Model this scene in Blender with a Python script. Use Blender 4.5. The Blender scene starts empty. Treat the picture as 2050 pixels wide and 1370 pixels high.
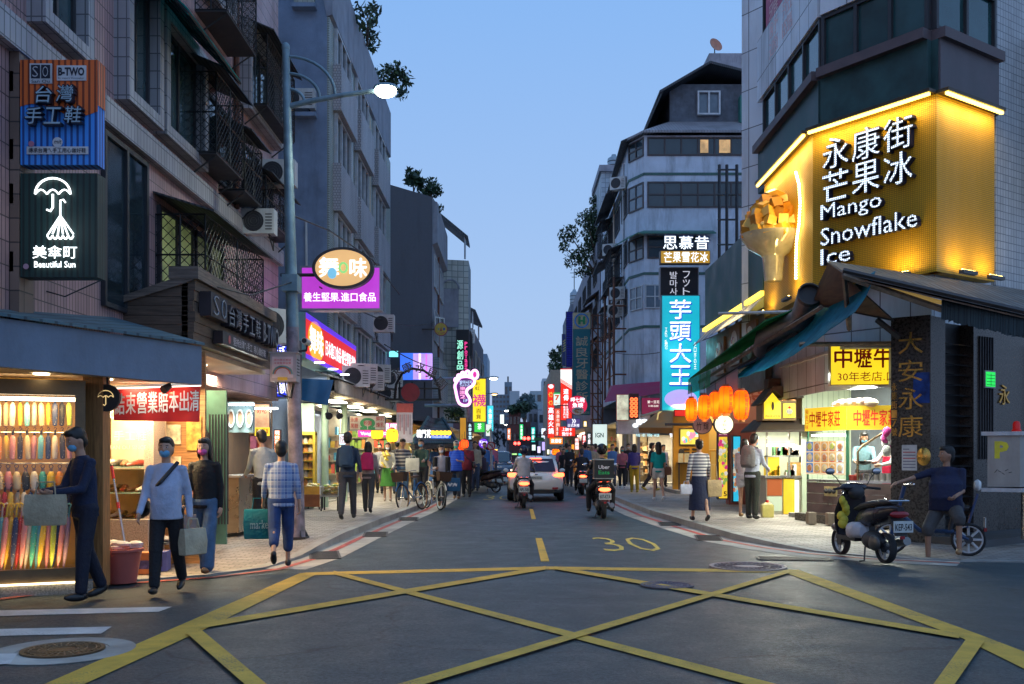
import bpy, math, random
from math import cos, sin, pi as PI
import numpy as np
from mathutils import Vector, Matrix, Euler
RAD = math.radians
rnd = random.Random(11)
C = bpy.context.scene.collection
scn = bpy.context.scene
# camera
CAMH, F, HX, HY = 1.5, 2050 * 35 / 36, 1025.0, 908.0
cam_d = bpy.data.cameras.new("camera"); cam = bpy.data.objects.new("camera", cam_d); C.objects.link(cam)
cam.location = (0, 0, CAMH); cam.rotation_euler = (RAD(90), 0, 0)
cam_d.lens, cam_d.sensor_width = 35, 36
cam_d.shift_y = (HY - 685) / 2050
cam_d.clip_end = 3000
scn.camera = cam
# dusk sky
wd = bpy.data.worlds.new("World"); scn.world = wd; wd.use_nodes = True
nt = wd.node_tree; bg = nt.nodes["Background"]
sky = nt.nodes.new("ShaderNodeTexSky"); sky.sky_type = 'NISHITA'; sky.sun_disc = False
sky.sun_elevation = RAD(3.0); sky.sun_rotation = RAD(200)
sky.air_density = 1.0; sky.dust_density = 0.6; sky.ozone_density = 4.0; sky.altitude = 100
SKYS = 0.12
mul = nt.nodes.new("ShaderNodeVectorMath"); mul.operation = 'MULTIPLY'; mul.inputs[1].default_value = (0.5, 0.35, 0.25)
tcw = nt.nodes.new("ShaderNodeTexCoord"); sepw = nt.nodes.new("ShaderNodeSeparateXYZ"); nt.links.new(tcw.outputs["Generated"], sepw.inputs[0])
glow = nt.nodes.new("ShaderNodeValToRGB"); nt.links.new(sepw.outputs[2], glow.inputs[0])       # twilight airglow, paler low down and darker overhead
for pos, c_ in ((0.0, (.41, .52, .80)), (.15, (.365, .52, .82)), (.41, (.245, .455, .85)), (1.0, (.27, .48, .88))):
    e_ = glow.color_ramp.elements[0] if pos == 0 else glow.color_ramp.elements[-1] if pos == 1 else glow.color_ramp.elements.new(pos)
    e_.position = pos; e_.color = (*[v / SKYS / 10 for v in c_], 1)
sc10 = nt.nodes.new("ShaderNodeVectorMath"); sc10.operation = 'SCALE'; sc10.inputs[3].default_value = 10; nt.links.new(glow.outputs[0], sc10.inputs[0])
add = nt.nodes.new("ShaderNodeVectorMath"); add.operation = 'ADD'; nt.links.new(sc10.outputs[0], add.inputs[1])
nt.links.new(sky.outputs[0], mul.inputs[0]); nt.links.new(mul.outputs[0], add.inputs[0])
nt.links.new(add.outputs[0], bg.inputs[0]); bg.inputs[1].default_value = SKYS
sun_d = bpy.data.lights.new("sun", 'SUN'); sun_d.energy = 0.05; sun_d.angle = RAD(30); sun_d.color = (0.8, 0.86, 1)
sun = bpy.data.objects.new("sun", sun_d); C.objects.link(sun); sun.rotation_euler = (RAD(50), 0, RAD(20))
scn.view_settings.view_transform = 'Standard'; scn.view_settings.look = 'None'
scn.view_settings.exposure = 0.0; scn.view_settings.gamma = 1; scn.view_settings.use_curve_mapping = False
scn.cycles.use_denoising = True
scn.cycles.max_bounces = 6; scn.cycles.diffuse_bounces = 3; scn.cycles.glossy_bounces = 3
scn.cycles.transparent_max_bounces = 12; scn.cycles.sample_clamp_indirect = 4
scn.cycles.use_adaptive_sampling = True; scn.cycles.adaptive_threshold = 0.02
scn.cycles.caustics_reflective = False; scn.cycles.caustics_refractive = False

# helpers
V = Vector
UP = V((0, 0, 1)); EX = V((1, 0, 0)); EY = V((0, 1, 0))
def at(px, py, Y): return V(((px - HX) / F * Y, Y, CAMH + (HY - py) / F * Y))
def onX(px, py, X): return at(px, py, X * F / (px - HX))
def gp(px, py, z=0.0):
    return at(px, py, (CAMH - z) * F / (py - HY))
_mats = {}
def _nt(name):
    m = bpy.data.materials.new(name); m.use_nodes = True
    return m, m.node_tree, m.node_tree.nodes["Principled BSDF"]
def N(t, kind, **kw):
    n = t.nodes.new("ShaderNode" + kind)
    for k, v in kw.items():
        if k[0] == "_": setattr(n, k[1:], v)
        else: n.inputs[int(k[1:]) if k[1:].isdigit() and k[0] == "i" else k.replace("_", " ")].default_value = v
    return n
def mixrgb(t, fac, a, b, mode='MIX'):
    n = t.nodes.new("ShaderNodeMix"); n.data_type = 'RGBA'; n.blend_type = mode
    for s, v in ((0, fac), (6, a), (7, b)):
        if hasattr(v, "is_output"): t.links.new(v, n.inputs[s])
        else: n.inputs[s].default_value = v if s == 0 else tuple(v)[:3] + (1,)
    return n.outputs[2]
def ramp(t, src, lo, hi, a=0.0, b=1.0):
    n = N(t, "MapRange", i1=lo, i2=hi, i3=a, i4=b); t.links.new(src, n.inputs[0]); return n.outputs[0]
def noise(t, coord, scale, detail=4, rough=.6, stretch=None):
    n = N(t, "TexNoise", Scale=scale, Detail=detail, Roughness=rough)
    if stretch:
        mp = N(t, "Mapping"); mp.inputs["Scale"].default_value = stretch
        t.links.new(coord, mp.inputs[0]); coord = mp.outputs[0]
    t.links.new(coord, n.inputs["Vector"]); return n.outputs["Fac"]
def PM(col, rough=.6, metal=0, var=.22, vs=4, bump=0, bs=60, dirt=0, spec=.5, coord="Object", name="paint"):
    key = ("p", tuple(col), rough, metal, var, vs, bump, bs, dirt, spec, coord)
    if key in _mats: return _mats[key]
    m, t, p = _nt(name)
    co = N(t, "TexCoord").outputs[coord]
    n1 = noise(t, co, vs)
    c = mixrgb(t, ramp(t, n1, .3, .7), [x * (1 - var) for x in col], [min(1, x * (1 + var)) for x in col])
    if dirt:
        n2 = noise(t, co, 1.6, 6, .7, (1, 1, .18))
        c = mixrgb(t, ramp(t, n2, .5, .72, 0, dirt), c, (.035, .032, .03))
    t.links.new(c, p.inputs["Base Color"])
    t.links.new(ramp(t, n1, .3, .7, max(.03, rough - .1), min(1, rough + .12)), p.inputs["Roughness"])
    p.inputs["Metallic"].default_value = metal; p.inputs["Specular IOR Level"].default_value = spec
    if bump:
        b = N(t, "Bump", Strength=bump, Distance=.02); t.links.new(noise(t, co, bs, 3), b.inputs["Height"]); t.links.new(b.outputs[0], p.inputs["Normal"])
    _mats[key] = m; return m
def TM(col, grout, w, h, mortar=.008, rough=.35, var=.18, dirt=.35, offset=0.0, bump=.3, name="tile"):
    key = ("t", tuple(col), tuple(grout), w, h, mortar, rough, var, dirt, offset)
    if key in _mats: return _mats[key]
    m, t, p = _nt(name)
    tc = N(t, "TexCoord")
    br = N(t, "TexBrick", _offset=offset, _squash=1.0, Color1=(*[x * (1 - var) for x in col], 1), Color2=(*[min(1, x * (1 + var)) for x in col], 1),
           Mortar=(*grout, 1), Scale=1.0, Mortar_Size=mortar, Mortar_Smooth=.1, Brick_Width=w, Row_Height=h, Bias=0.0)
    t.links.new(tc.outputs["UV"], br.inputs["Vector"])
    n2 = noise(t, tc.outputs["Object"], 1.1, 6, .7, (1, 1, .2))
    c = mixrgb(t, ramp(t, n2, .45, .75, 0, dirt), br.outputs["Color"], (.03, .028, .03))
    n3 = noise(t, tc.outputs["Object"], .5, 3)
    c = mixrgb(t, ramp(t, n3, .35, .65, 0, .3), c, [x * .6 for x in col])
    t.links.new(c, p.inputs["Base Color"])
    t.links.new(ramp(t, n2, .3, .7, rough, min(1, rough + .3)), p.inputs["Roughness"])
    if bump:
        b = N(t, "Bump", Strength=bump, Distance=.01); b.invert = True
        t.links.new(br.outputs["Fac"], b.inputs["Height"]); t.links.new(b.outputs[0], p.inputs["Normal"])
    _mats[key] = m; return m
def EM(col, s=1.0, var=0.0, sample=True, name="light", vs=3):
    key = ("e", tuple(col), s, var, sample, vs)
    if key in _mats: return _mats[key]
    m, t, p = _nt(name)
    p.inputs["Base Color"].default_value = (*[min(.8, x * .5) for x in col], 1); p.inputs["Roughness"].default_value = .4
    p.inputs["Emission Strength"].default_value = s
    if var:
        co = N(t, "TexCoord").outputs["Object"]
        c = mixrgb(t, ramp(t, noise(t, co, vs), .3, .7), [x * (1 - var) for x in col], [x * (1 + var * .5) for x in col])
        t.links.new(c, p.inputs["Emission Color"])
    else: p.inputs["Emission Color"].default_value = (*col, 1)
    if not sample: m.cycles.emission_sampling = 'NONE'
    _mats[key] = m; return m
def GM(col=(.02, .035, .045), rough=.06, var=.4, name="window_glass"):
    key = ("g", tuple(col), rough)
    if key in _mats: return _mats[key]
    m = PM(col, rough, 0, var, .9, name=name, spec=.8); _mats[key] = m; return m
def CLEAR(fac=.08, col=(1, 1, 1), rough=.02):
    key = ("c", fac, col, rough)
    if key in _mats: return _mats[key]
    m, t, p = _nt("clear_glass"); t.nodes.remove(p)
    tr = N(t, "BsdfTransparent"); gl = N(t, "BsdfGlossy", Roughness=rough); tr.inputs[0].default_value = (*col, 1)
    mx = N(t, "MixShader"); mx.inputs[0].default_value = fac
    t.links.new(tr.outputs[0], mx.inputs[1]); t.links.new(gl.outputs[0], mx.inputs[2])
    t.links.new(mx.outputs[0], t.nodes["Material Output"].inputs[0])
    _mats[key] = m; return m
def TRL(col, f=.6, rough=.7):
    key = ("tr", col, f)
    if key in _mats: return _mats[key]
    m, t, p = _nt("translucent_sheet"); co = N(t, "TexCoord").outputs["Object"]; c = mixrgb(t, ramp(t, noise(t, co, 3, 5), .3, .7), [x * .6 for x in col], [min(1, x * 1.3) for x in col])
    tr = N(t, "BsdfTranslucent"); mx = N(t, "MixShader", i0=f); t.links.new(c, p.inputs[0]); t.links.new(c, tr.inputs[0]); p.inputs["Roughness"].default_value = rough
    t.links.new(p.outputs[0], mx.inputs[1]); t.links.new(tr.outputs[0], mx.inputs[2]); t.links.new(mx.outputs[0], t.nodes["Material Output"].inputs[0]); _mats[key] = m; return m
def WOOD(col=(.22, .11, .05), sc=1.0, rough=.55, dirt=.3, axis=(1, 12, 12)):
    key = ("w", tuple(col), sc, dirt, axis)
    if key in _mats: return _mats[key]
    m, t, p = _nt("wood"); co = N(t, "TexCoord").outputs["Object"]
    n = noise(t, co, 3 * sc, 5, .65, axis)
    c = mixrgb(t, ramp(t, n, .3, .7), [x * .45 for x in col], [min(1, x * 1.4) for x in col])
    n2 = noise(t, co, .9, 4)
    c = mixrgb(t, ramp(t, n2, .5, .75, 0, dirt), c, (.03, .025, .02))
    t.links.new(c, p.inputs["Base Color"]); p.inputs["Roughness"].default_value = rough
    b = N(t, "Bump", Strength=.3, Distance=.01); t.links.new(n, b.inputs["Height"]); t.links.new(b.outputs[0], p.inputs["Normal"])
    _mats[key] = m; return m
def STRIPES(cols, period, axis=2, plaid=False, rough=.85):
    key = ("s", str(cols), period, axis, plaid)
    if key in _mats: return _mats[key]
    m, t, p = _nt("striped_cloth"); co = N(t, "TexCoord").outputs["Object"]
    sp = N(t, "SeparateXYZ"); t.links.new(co, sp.inputs[0])
    def line(ax, per, th):
        a = N(t, "Math", _operation='DIVIDE', i1=per); t.links.new(sp.outputs[ax], a.inputs[0])
        fr = N(t, "Math", _operation='FRACT'); t.links.new(a.outputs[0], fr.inputs[0])
        g = N(t, "Math", _operation='GREATER_THAN', i1=th); t.links.new(fr.outputs[0], g.inputs[0]); return g.outputs[0]
    c = mixrgb(t, line(axis, period, .6), cols[0], cols[1])
    if plaid:
        c2 = mixrgb(t, line(0, period, .55), cols[0], cols[2]); c = mixrgb(t, .5, c, c2)
        c = mixrgb(t, line(0, period * .5, .9), c, cols[3]); c = mixrgb(t, line(2, period * .5, .9), c, cols[3])
    t.links.new(c, p.inputs["Base Color"]); p.inputs["Roughness"].default_value = rough
    _mats[key] = m; return m

# a scratch scene in which text and remeshed shapes are evaluated
_tmp = bpy.data.scenes.new("scratch")
def _evalmesh(o):
    _tmp.collection.objects.link(o)
    _tmp.view_layers[0].update(); dg = _tmp.view_layers[0].depsgraph
    if dg is None:
        with bpy.context.temp_override(scene=_tmp, view_layer=_tmp.view_layers[0]): dg = bpy.context.evaluated_depsgraph_get()
    dg.update()
    me = bpy.data.meshes.new_from_object(o.evaluated_get(dg), depsgraph=dg)
    _tmp.collection.objects.unlink(o); bpy.data.objects.remove(o)
    return me
_gl = {}
def glyphs(s, bold=0.0, extr=0.0):
    key = (s, bold, extr)
    if key in _gl: return _gl[key]
    cu = bpy.data.curves.new("lettering", 'FONT'); cu.body = s; cu.resolution_u = 2; cu.offset = bold; cu.extrude = extr / 2
    o = bpy.data.objects.new("lettering", cu); me = _evalmesh(o)
    n = len(me.vertices); co = np.zeros(n * 3); me.vertices.foreach_get("co", co); co = co.reshape(-1, 3)
    fs = [tuple(p.vertices) for p in me.polygons]
    bpy.data.meshes.remove(me); bpy.data.curves.remove(cu)
    if n == 0: _gl[key] = (co, fs); return _gl[key]
    lo, hi = co.min(0), co.max(0); w = np.maximum(hi - lo, 1e-6)
    co[:, 0] = (co[:, 0] - lo[0]) / w[0]; co[:, 1] = (co[:, 1] - lo[1]) / w[1]; co[:, 2] -= lo[2]
    _gl[key] = (co, fs); return _gl[key]

class MB:
    def __init__(s): s.v, s.f, s.m, s.mats = [], [], [], []
    def mi(s, mat):
        if mat not in s.mats: s.mats.append(mat)
        return s.mats.index(mat)
    def add(s, vs, fs, mat):
        b = len(s.v); k = s.mi(mat); s.v.extend(V(v) for v in vs)
        for f in fs: s.f.append(tuple(b + i for i in f)); s.m.append(k)
        return s
    def box(s, x0, x1, y0, y1, z0, z1, mat):
        x0, x1 = sorted((x0, x1)); y0, y1 = sorted((y0, y1)); z0, z1 = sorted((z0, z1))
        vs = [(x, y, z) for z in (z0, z1) for y in (y0, y1) for x in (x0, x1)]
        return s.add(vs, [(0, 2, 3, 1), (4, 5, 7, 6), (0, 1, 5, 4), (2, 6, 7, 3), (0, 4, 6, 2), (1, 3, 7, 5)], mat)
    def ob(s, O, R, U, D, mat):
        O, R, U, D = V(O), V(R), V(U), V(D)
        vs = [O, O + R, O + R + U, O + U, O + D, O + R + D, O + R + U + D, O + U + D]
        fs = [(0, 1, 2, 3), (5, 4, 7, 6), (4, 0, 3, 7), (1, 5, 6, 2), (3, 2, 6, 7), (4, 5, 1, 0)]
        if R.cross(U).dot(D) > 0: fs = [f[::-1] for f in fs]
        return s.add(vs, fs, mat)
    def poly(s, pts, mat): return s.add(pts, [tuple(range(len(pts)))], mat)
    def slab(s, pts, ext, mat, side=None):
        n = len(pts); ext = V(ext); a = [V(p) for p in pts]; b = [p + ext for p in a]
        s.add(a + b, [tuple(range(n))[::-1], tuple(range(n, 2 * n))], mat)
        s.add(a + b, [(i, (i + 1) % n, n + (i + 1) % n, n + i) for i in range(n)], side or mat); return s
    def loft(s, rings, mat, caps=True, closed=False):
        n = len(rings[0]); vs = [p for r in rings for p in r]; fs = []
        K = len(rings)
        for k in range(K if closed else K - 1):
            a, b = k * n, ((k + 1) % K) * n
            for i in range(n): fs.append((a + i, a + (i + 1) % n, b + (i + 1) % n, b + i))
        if caps and not closed: fs += [tuple(range(n))[::-1], tuple((K - 1) * n + i for i in range(n))]
        return s.add(vs, fs, mat)
    def tube(s, pts, r, mat, n=8, closed=False, caps=True):
        pts = [V(p) for p in pts]; K = len(pts); rs = r if isinstance(r, (list, tuple)) else [r] * K
        rings = []; prev = None
        for k in range(K):
            if closed: d = pts[(k + 1) % K] - pts[k - 1]
            else: d = pts[min(k + 1, K - 1)] - pts[max(k - 1, 0)]
            if d.length < 1e-9: d = V((0, 0, 1))
            d.normalize()
            if prev is None:
                a = UP if abs(d.z) < .9 else EX
                u = a.cross(d).normalized()
            else:
                u = prev - d * prev.dot(d)
                u = u.normalized() if u.length > 1e-6 else (UP if abs(d.z) < .9 else EX).cross(d).normalized()
            prev = u; w = d.cross(u)
            rings.append([pts[k] + (u * cos(2 * PI * i / n) + w * sin(2 * PI * i / n)) * rs[k] for i in range(n)])
        return s.loft(rings, mat, caps, closed)
    def cyl(s, p0, p1, r, mat, n=12, r1=None): return s.tube([p0, p1], [r, r if r1 is None else r1], mat, n)
    def lathe(s, prof, c, mat, n=16, axis=UP):
        c = V(c); axis = V(axis).normalized(); a = (EX if abs(axis.x) < .9 else EY); u = (a - axis * a.dot(axis)).normalized(); w = axis.cross(u)
        rings = [[c + axis * z + (u * cos(2 * PI * i / n) + w * sin(2 * PI * i / n)) * max(r, 1e-4) for i in range(n)] for r, z in prof]
        return s.loft(rings, mat)
    def ell(s, c, r, mat, n=12, k=8, rot=None):
        c = V(c); R = rot or Matrix.Identity(3); rings = []
        for j in range(k + 1):
            a = -PI / 2 + PI * j / k; cr = max(cos(a), .02); z = sin(a)
            rings.append([c + R @ V((r[0] * cr * cos(2 * PI * i / n), r[1] * cr * sin(2 * PI * i / n), r[2] * z)) for i in range(n)])
        return s.loft(rings, mat)
    def cap(s, p0, p1, r0, r1, mat, n=10):
        p0, p1 = V(p0), V(p1); d = p1 - p0; L = d.length or 1e-6; d = d / L; pts, rs = [], []
        for a in (80, 50, 20): pts.append(p0 - d * r0 * sin(RAD(a))); rs.append(r0 * cos(RAD(a)))
        for a in (20, 50, 80): pts.append(p1 + d * r1 * sin(RAD(a))); rs.append(r1 * cos(RAD(a)))
        return s.tube(pts, rs, mat, n)
    def txt(s, st, O, R, U, w, h, mat, bold=0.0, extr=0.0, ital=0.0):
        R, U, O = V(R).normalized(), V(U).normalized(), V(O); Nn = R.cross(U)
        k = h if extr else 1
        if any(ord(c) > 0x2E80 for c in st) and bold > .008:      # thicken dense characters by overlaying shifted copies
            co, fs = glyphs(st, 0.0, extr / max(h, .01) if extr else 0.0); e = min(bold, .04) * h * .55
            for i, (dx, dy) in enumerate(((-e, 0), (e, 0), (0, e), (0, -e))):
                s.add([O + R * (c[0] * w + ital * c[1] * h + dx) + U * (c[1] * h + dy) + Nn * (c[2] * k + i * .0006) for c in co], fs, mat)
            return s
        co, fs = glyphs(st, bold, extr / max(h, .01) if extr else 0.0)
        return s.add([O + R * (c[0] * w + ital * c[1] * h) + U * (c[1] * h) + Nn * (c[2] * k) for c in co], fs, mat)
    def vtxt(s, st, O, R, U, w, h, mat, bold=0.0, extr=0.0, gap=.14):
        n = len(st); ch = h / n; U = V(U).normalized()
        for i, c in enumerate(st):
            if c.strip(): s.txt(c, V(O) + U * (h - (i + 1) * ch + ch * gap / 2), R, U, w, ch * (1 - gap), mat, bold, extr)
        return s
    def htxt(s, st, O, R, U, w, h, mat, bold=0.0, extr=0.0, gap=.12):
        n = len(st); cw = w / n; R = V(R).normalized()
        for i, c in enumerate(st):
            if c.strip(): s.txt(c, V(O) + R * (i * cw + cw * gap / 2), R, U, cw * (1 - gap), h, mat, bold, extr)
        return s
    def mesh(s, name="mesh", ang=40):
        me = bpy.data.meshes.new(name); me.from_pydata([tuple(v) for v in s.v], [], s.f)
        for m in s.mats: me.materials.append(m)
        me.polygons.foreach_set("material_index", s.m)
        finish(me, ang); return me
    def build(s, name, parent=None, label=None, cat=None, group=None, kind=None, ang=40):
        return put(name, s.mesh(name, ang), parent, label, cat, group, kind)
def finish(me, ang=40):
    me.update()
    nf, nl = len(me.polygons), len(me.loops)
    if not nf: return
    me.polygons.foreach_set("use_smooth", [True] * nf); me.set_sharp_from_angle(angle=RAD(ang))
    co = np.zeros(len(me.vertices) * 3); me.vertices.foreach_get("co", co); co = co.reshape(-1, 3)
    vi = np.zeros(nl, np.int32); me.loops.foreach_get("vertex_index", vi)
    nr = np.zeros(nf * 3); me.polygons.foreach_get("normal", nr); nr = nr.reshape(-1, 3)
    tot = np.zeros(nf, np.int32); me.polygons.foreach_get("loop_total", tot)
    nl_ = np.repeat(nr, tot, axis=0); P = co[vi]
    flat = np.abs(nl_[:, 2]) > .75
    ux = np.stack([-nl_[:, 1], nl_[:, 0]], 1); L = np.maximum(np.linalg.norm(ux, axis=1), 1e-6); ux /= L[:, None]
    u = np.where(flat, P[:, 0], P[:, 0] * ux[:, 0] + P[:, 1] * ux[:, 1]); v = np.where(flat, P[:, 1], P[:, 2])
    uv = me.uv_layers.new(name="UVMap"); uv.data.foreach_set("uv", np.stack([u, v], 1).ravel())
def put(name, me, parent=None, label=None, cat=None, group=None, kind=None):
    o = bpy.data.objects.new(name, me); C.objects.link(o)
    if parent is not None: o.parent = parent
    tag(o, label, cat, group, kind); return o
def tag(o, label=None, cat=None, group=None, kind=None):
    for k, v in (("label", label), ("category", cat), ("group", group), ("kind", kind)):
        if v: o[k] = v
    return o
def thing(name, label, cat, group=None, loc=None, rz=0):
    o = bpy.data.objects.new(name, None); C.objects.link(o); o.empty_display_size = .2
    if loc is not None: o.location = loc; o.rotation_euler = (0, 0, rz); o["placed"] = 1
    return tag(o, label, cat, group)
def kids(o): return [c for c in C.objects if c.parent == o]
_kid = {}
def dup(o, loc=None, rz=None, label=None, group=None, parent=None, recolor=None, cache=True):
    c = o.copy(); C.objects.link(c)
    if parent is not None: c.parent = parent
    if loc is not None: c.location = loc
    if rz is not None: c.rotation_euler = (0, 0, rz)
    if label: c["label"] = label
    if group: c["group"] = group
    if recolor:
        for i, sl in enumerate(c.material_slots):
            if sl.material in recolor: sl.link = 'OBJECT'; sl.material = recolor[o.material_slots[i].material]
    if o.name not in _kid: _kid[o.name] = kids(o)
    for k in _kid[o.name]: dup(k, parent=c, recolor=recolor)
    return c
def area(loc, tgt, sx, sy, power, col, parent=None, name="lamp_light"):
    d = bpy.data.lights.new(name, 'AREA'); d.shape = 'RECTANGLE'; d.size, d.size_y = sx, sy; d.energy = power; d.color = col
    o = bpy.data.objects.new(name, d); C.objects.link(o); o.location = loc
    o.rotation_euler = (V(tgt) - V(loc)).to_track_quat('-Z', 'Y').to_euler(); return o
def point(loc, r, power, col, name="lamp_light"):
    d = bpy.data.lights.new(name, 'POINT'); d.shadow_soft_size = r; d.energy = power; d.color = col
    o = bpy.data.objects.new(name, d); C.objects.link(o); o.location = loc; return o
def board(name, label, cat, O, R, U, w, h, d, face, body, texts=(), rim=.02, group=None, extra=None, proud=.006):
    O, R, U = V(O), V(R).normalized(), V(U).normalized(); Nn = R.cross(U)
    mb = MB(); mb.ob(O, R * w, U * h, -Nn * d, body); root = mb.build(name, None, label, cat, group)
    if face:
        MB().ob(O + R * rim + U * rim + Nn * proud, R * (w - 2 * rim), U * (h - 2 * rim), -Nn * (proud - .001), face).build("sign_face", root)
    if texts:
        tb = MB()
        for tx in texts:
            st, x0, y0, x1, y1, mat = tx[:6]; mode = tx[6] if len(tx) > 6 else 't'; bold = tx[7] if len(tx) > 7 else .01; ex = tx[8] if len(tx) > 8 else 0
            o2 = O + R * (x0 * w) + U * ((1 - y1) * h) + Nn * (proud + .006)
            fn = {'t': tb.txt, 'v': tb.vtxt, 'h': tb.htxt}.get(mode)
            if mode == 'b': tb.ob(o2 - Nn * .003, R * ((x1 - x0) * w), U * ((y1 - y0) * h), -Nn * .002, mat)
            elif mode == 'o':
                cc = o2 + R * ((x1 - x0) * w / 2) + U * ((y1 - y0) * h / 2)
                tb.poly([cc - Nn * .003 + R * (cos(a * PI / 12) * (x1 - x0) * w / 2) + U * (sin(a * PI / 12) * (y1 - y0) * h / 2) for a in range(24)], mat)
            else: fn(st, o2, R, U, (x1 - x0) * w, (y1 - y0) * h, mat, bold, ex)
        tb.build("lettering", root)
    if extra: extra(root, O, R, U, Nn)
    return root
def fb(name, label, cat, x0, y0, x1, y1, Y, d, face, body, texts=(), rim=.02, group=None, extra=None, ang=0):
    O = at(x0, y1, Y); w = (x1 - x0) / F * Y; h = (y1 - y0) / F * Y
    tx = [(t[0], (t[1] - x0) / (x1 - x0), (t[2] - y0) / (y1 - y0), (t[3] - x0) / (x1 - x0), (t[4] - y0) / (y1 - y0), *t[5:]) for t in texts]
    R = V((cos(RAD(ang)), sin(RAD(ang)), 0))
    return board(name, label, cat, O, R, UP, w, h, d, face, body, tx, rim, group, extra)
def remesh(mb, vox, it=3, name="body"):
    me = bpy.data.meshes.new(name); me.from_pydata([tuple(v) for v in mb.v], [], mb.f)
    o = bpy.data.objects.new(name, me)
    r = o.modifiers.new("r", 'REMESH'); r.mode = 'VOXEL'; r.voxel_size = vox
    if it: s = o.modifiers.new("s", 'SMOOTH'); s.iterations = it; s.factor = .5
    out = _evalmesh(o); bpy.data.meshes.remove(me)
    return out
# == ground
def asphalt():
    m, t, p = _nt("asphalt"); co = N(t, "TexCoord").outputs["Object"]
    n1 = noise(t, co, 26, 5, .9); n2 = noise(t, co, .35, 5, .6); n3 = noise(t, co, 2.2, 5, .7)
    c = mixrgb(t, ramp(t, n1, .42, .62), (.006, .016, .02), (.075, .118, .132))
    c = mixrgb(t, ramp(t, n2, .4, .62, 0, .4), c, (.016, .03, .036))
    c = mixrgb(t, ramp(t, n3, .52, .7, 0, .35), c, (.05, .075, .082))
    vo = N(t, "TexVoronoi", Scale=.22); vo.feature = 'DISTANCE_TO_EDGE'
    wob = N(t, "TexNoise", Scale=1.2, Detail=6); t.links.new(co, wob.inputs[0])
    ad = N(t, "VectorMath", _operation='ADD'); sc = N(t, "VectorMath", _operation='SCALE'); sc.inputs[3].default_value = 1.1
    t.links.new(wob.outputs["Color"], sc.inputs[0]); t.links.new(sc.outputs[0], ad.inputs[0]); t.links.new(co, ad.inputs[1]); t.links.new(ad.outputs[0], vo.inputs["Vector"])
    c = mixrgb(t, ramp(t, vo.outputs["Distance"], .0, .006, .85, 0), c, (.012, .012, .013))
    t.links.new(c, p.inputs["Base Color"]); t.links.new(ramp(t, n3, .3, .7, .42, .62), p.inputs["Roughness"])
    b = N(t, "Bump", Strength=.8, Distance=.015); t.links.new(n1, b.inputs["Height"]); t.links.new(b.outputs[0], p.inputs["Normal"])
    return m
ASPH = asphalt()
PAVE = TM((.34, .3, .26), (.1, .09, .08), .22, .11, .008, .6, .28, .35, .5, .5, "paving")
CONC = PM((.3, .29, .27), .75, 0, .25, 2, .25, 40, .3, name="concrete")
def WORN(col):
    m, t, p = _nt("worn_paint"); co = N(t, "TexCoord").outputs["Object"]; n = noise(t, co, 55, 4, .8); n2 = noise(t, co, 1.1, 5, .7); ad = N(t, "Math", _operation='ADD'); t.links.new(n, ad.inputs[0]); t.links.new(n2, ad.inputs[1])
    c = mixrgb(t, ramp(t, noise(t, co, 4), .3, .7), [x * .75 for x in col], [x * 1.15 for x in col]); c = mixrgb(t, ramp(t, ad.outputs[0], 1.08, 1.25), c, (.07, .075, .075)); t.links.new(c, p.inputs[0]); p.inputs["Roughness"].default_value = .7
    b = N(t, "Bump", Strength=.5, Distance=.01); t.links.new(n, b.inputs["Height"]); t.links.new(b.outputs[0], p.inputs["Normal"]); return m
YEL = WORN((.66, .4, .045))
WHT = WORN((.62, .62, .6))
REDP = PM((.42, .09, .07), .7, 0, .4, 6, .2, 60, .3, name="red_paint")
IRON = PM((.06, .055, .05), .5, .6, .4, 12, .4, 50, 0, name="cast_iron")
BLACK = PM((.015, .015, .017), .5, 0, .3, name="black_paint")
DARK = PM((.035, .035, .04), .55, 0, .3, name="dark_metal")
STEEL = PM((.5, .5, .5), .32, .9, .15, 2, name="steel")
ALU = PM((.5, .52, .54), .45, .3, .15, 5, dirt=.3, name="aluminium")
PLAST = PM((.6, .6, .58), .45, 0, .1, 6, dirt=.35, name="plastic")
def sheet(name, pts, z, mat, kind="structure"):
    return MB().poly([(p[0], p[1], z) for p in pts], mat).build(name, kind=kind)
MB().poly([(-1500, -60, -.02), (1500, -60, -.02), (1500, 2600, -.02), (-1500, 2600, -.02)], CONC).build("ground", kind="structure")
sheet("road", [(-30, -8), (30, -8), (30, 18), (9, 15.6), (5.2, 15.2), (4.0, 16.6), (4.0, 150), (-3.4, 150), (-3.4, 16), (-4, 13), (-30, 10.5)], 0.0, ASPH)
def kerb_walk(name, pts, inner, mat):
    mb = MB(); k = len(pts)
    for i in range(k - 1):
        a, b = V(pts[i]), V(pts[i + 1]); c, d = V(inner[i]), V(inner[i + 1])
        n = (b - a).cross(UP).normalized(); n = n if n.dot(c - a) > 0 else -n
        ka, kb = a + n * .16, b + n * .16
        mb.poly([ka, kb, d, c], mat); mb.poly([a, b, kb, ka], CONC)
        mb.poly([V((a.x, a.y, -.01)), V((b.x, b.y, -.01)), b, a], CONC)
    o = mb.build(name, kind="structure"); return o
LK = [(-30, 9.6), (-5.6, 10.0), (-4.75, 11.45), (-3.75, 12.15), (-3.2, 12.9), (-3.0, 14.2), (-2.95, 15.5), (-2.9, 17.4), (-2.75, 21), (-2.5, 26), (-2.35, 32), (-2.3, 60), (-2.3, 150)]
LZ = [.02, .02, .02, .02, .025, .05, .1, .13, .13, .13, .13, .13, .13]
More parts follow.
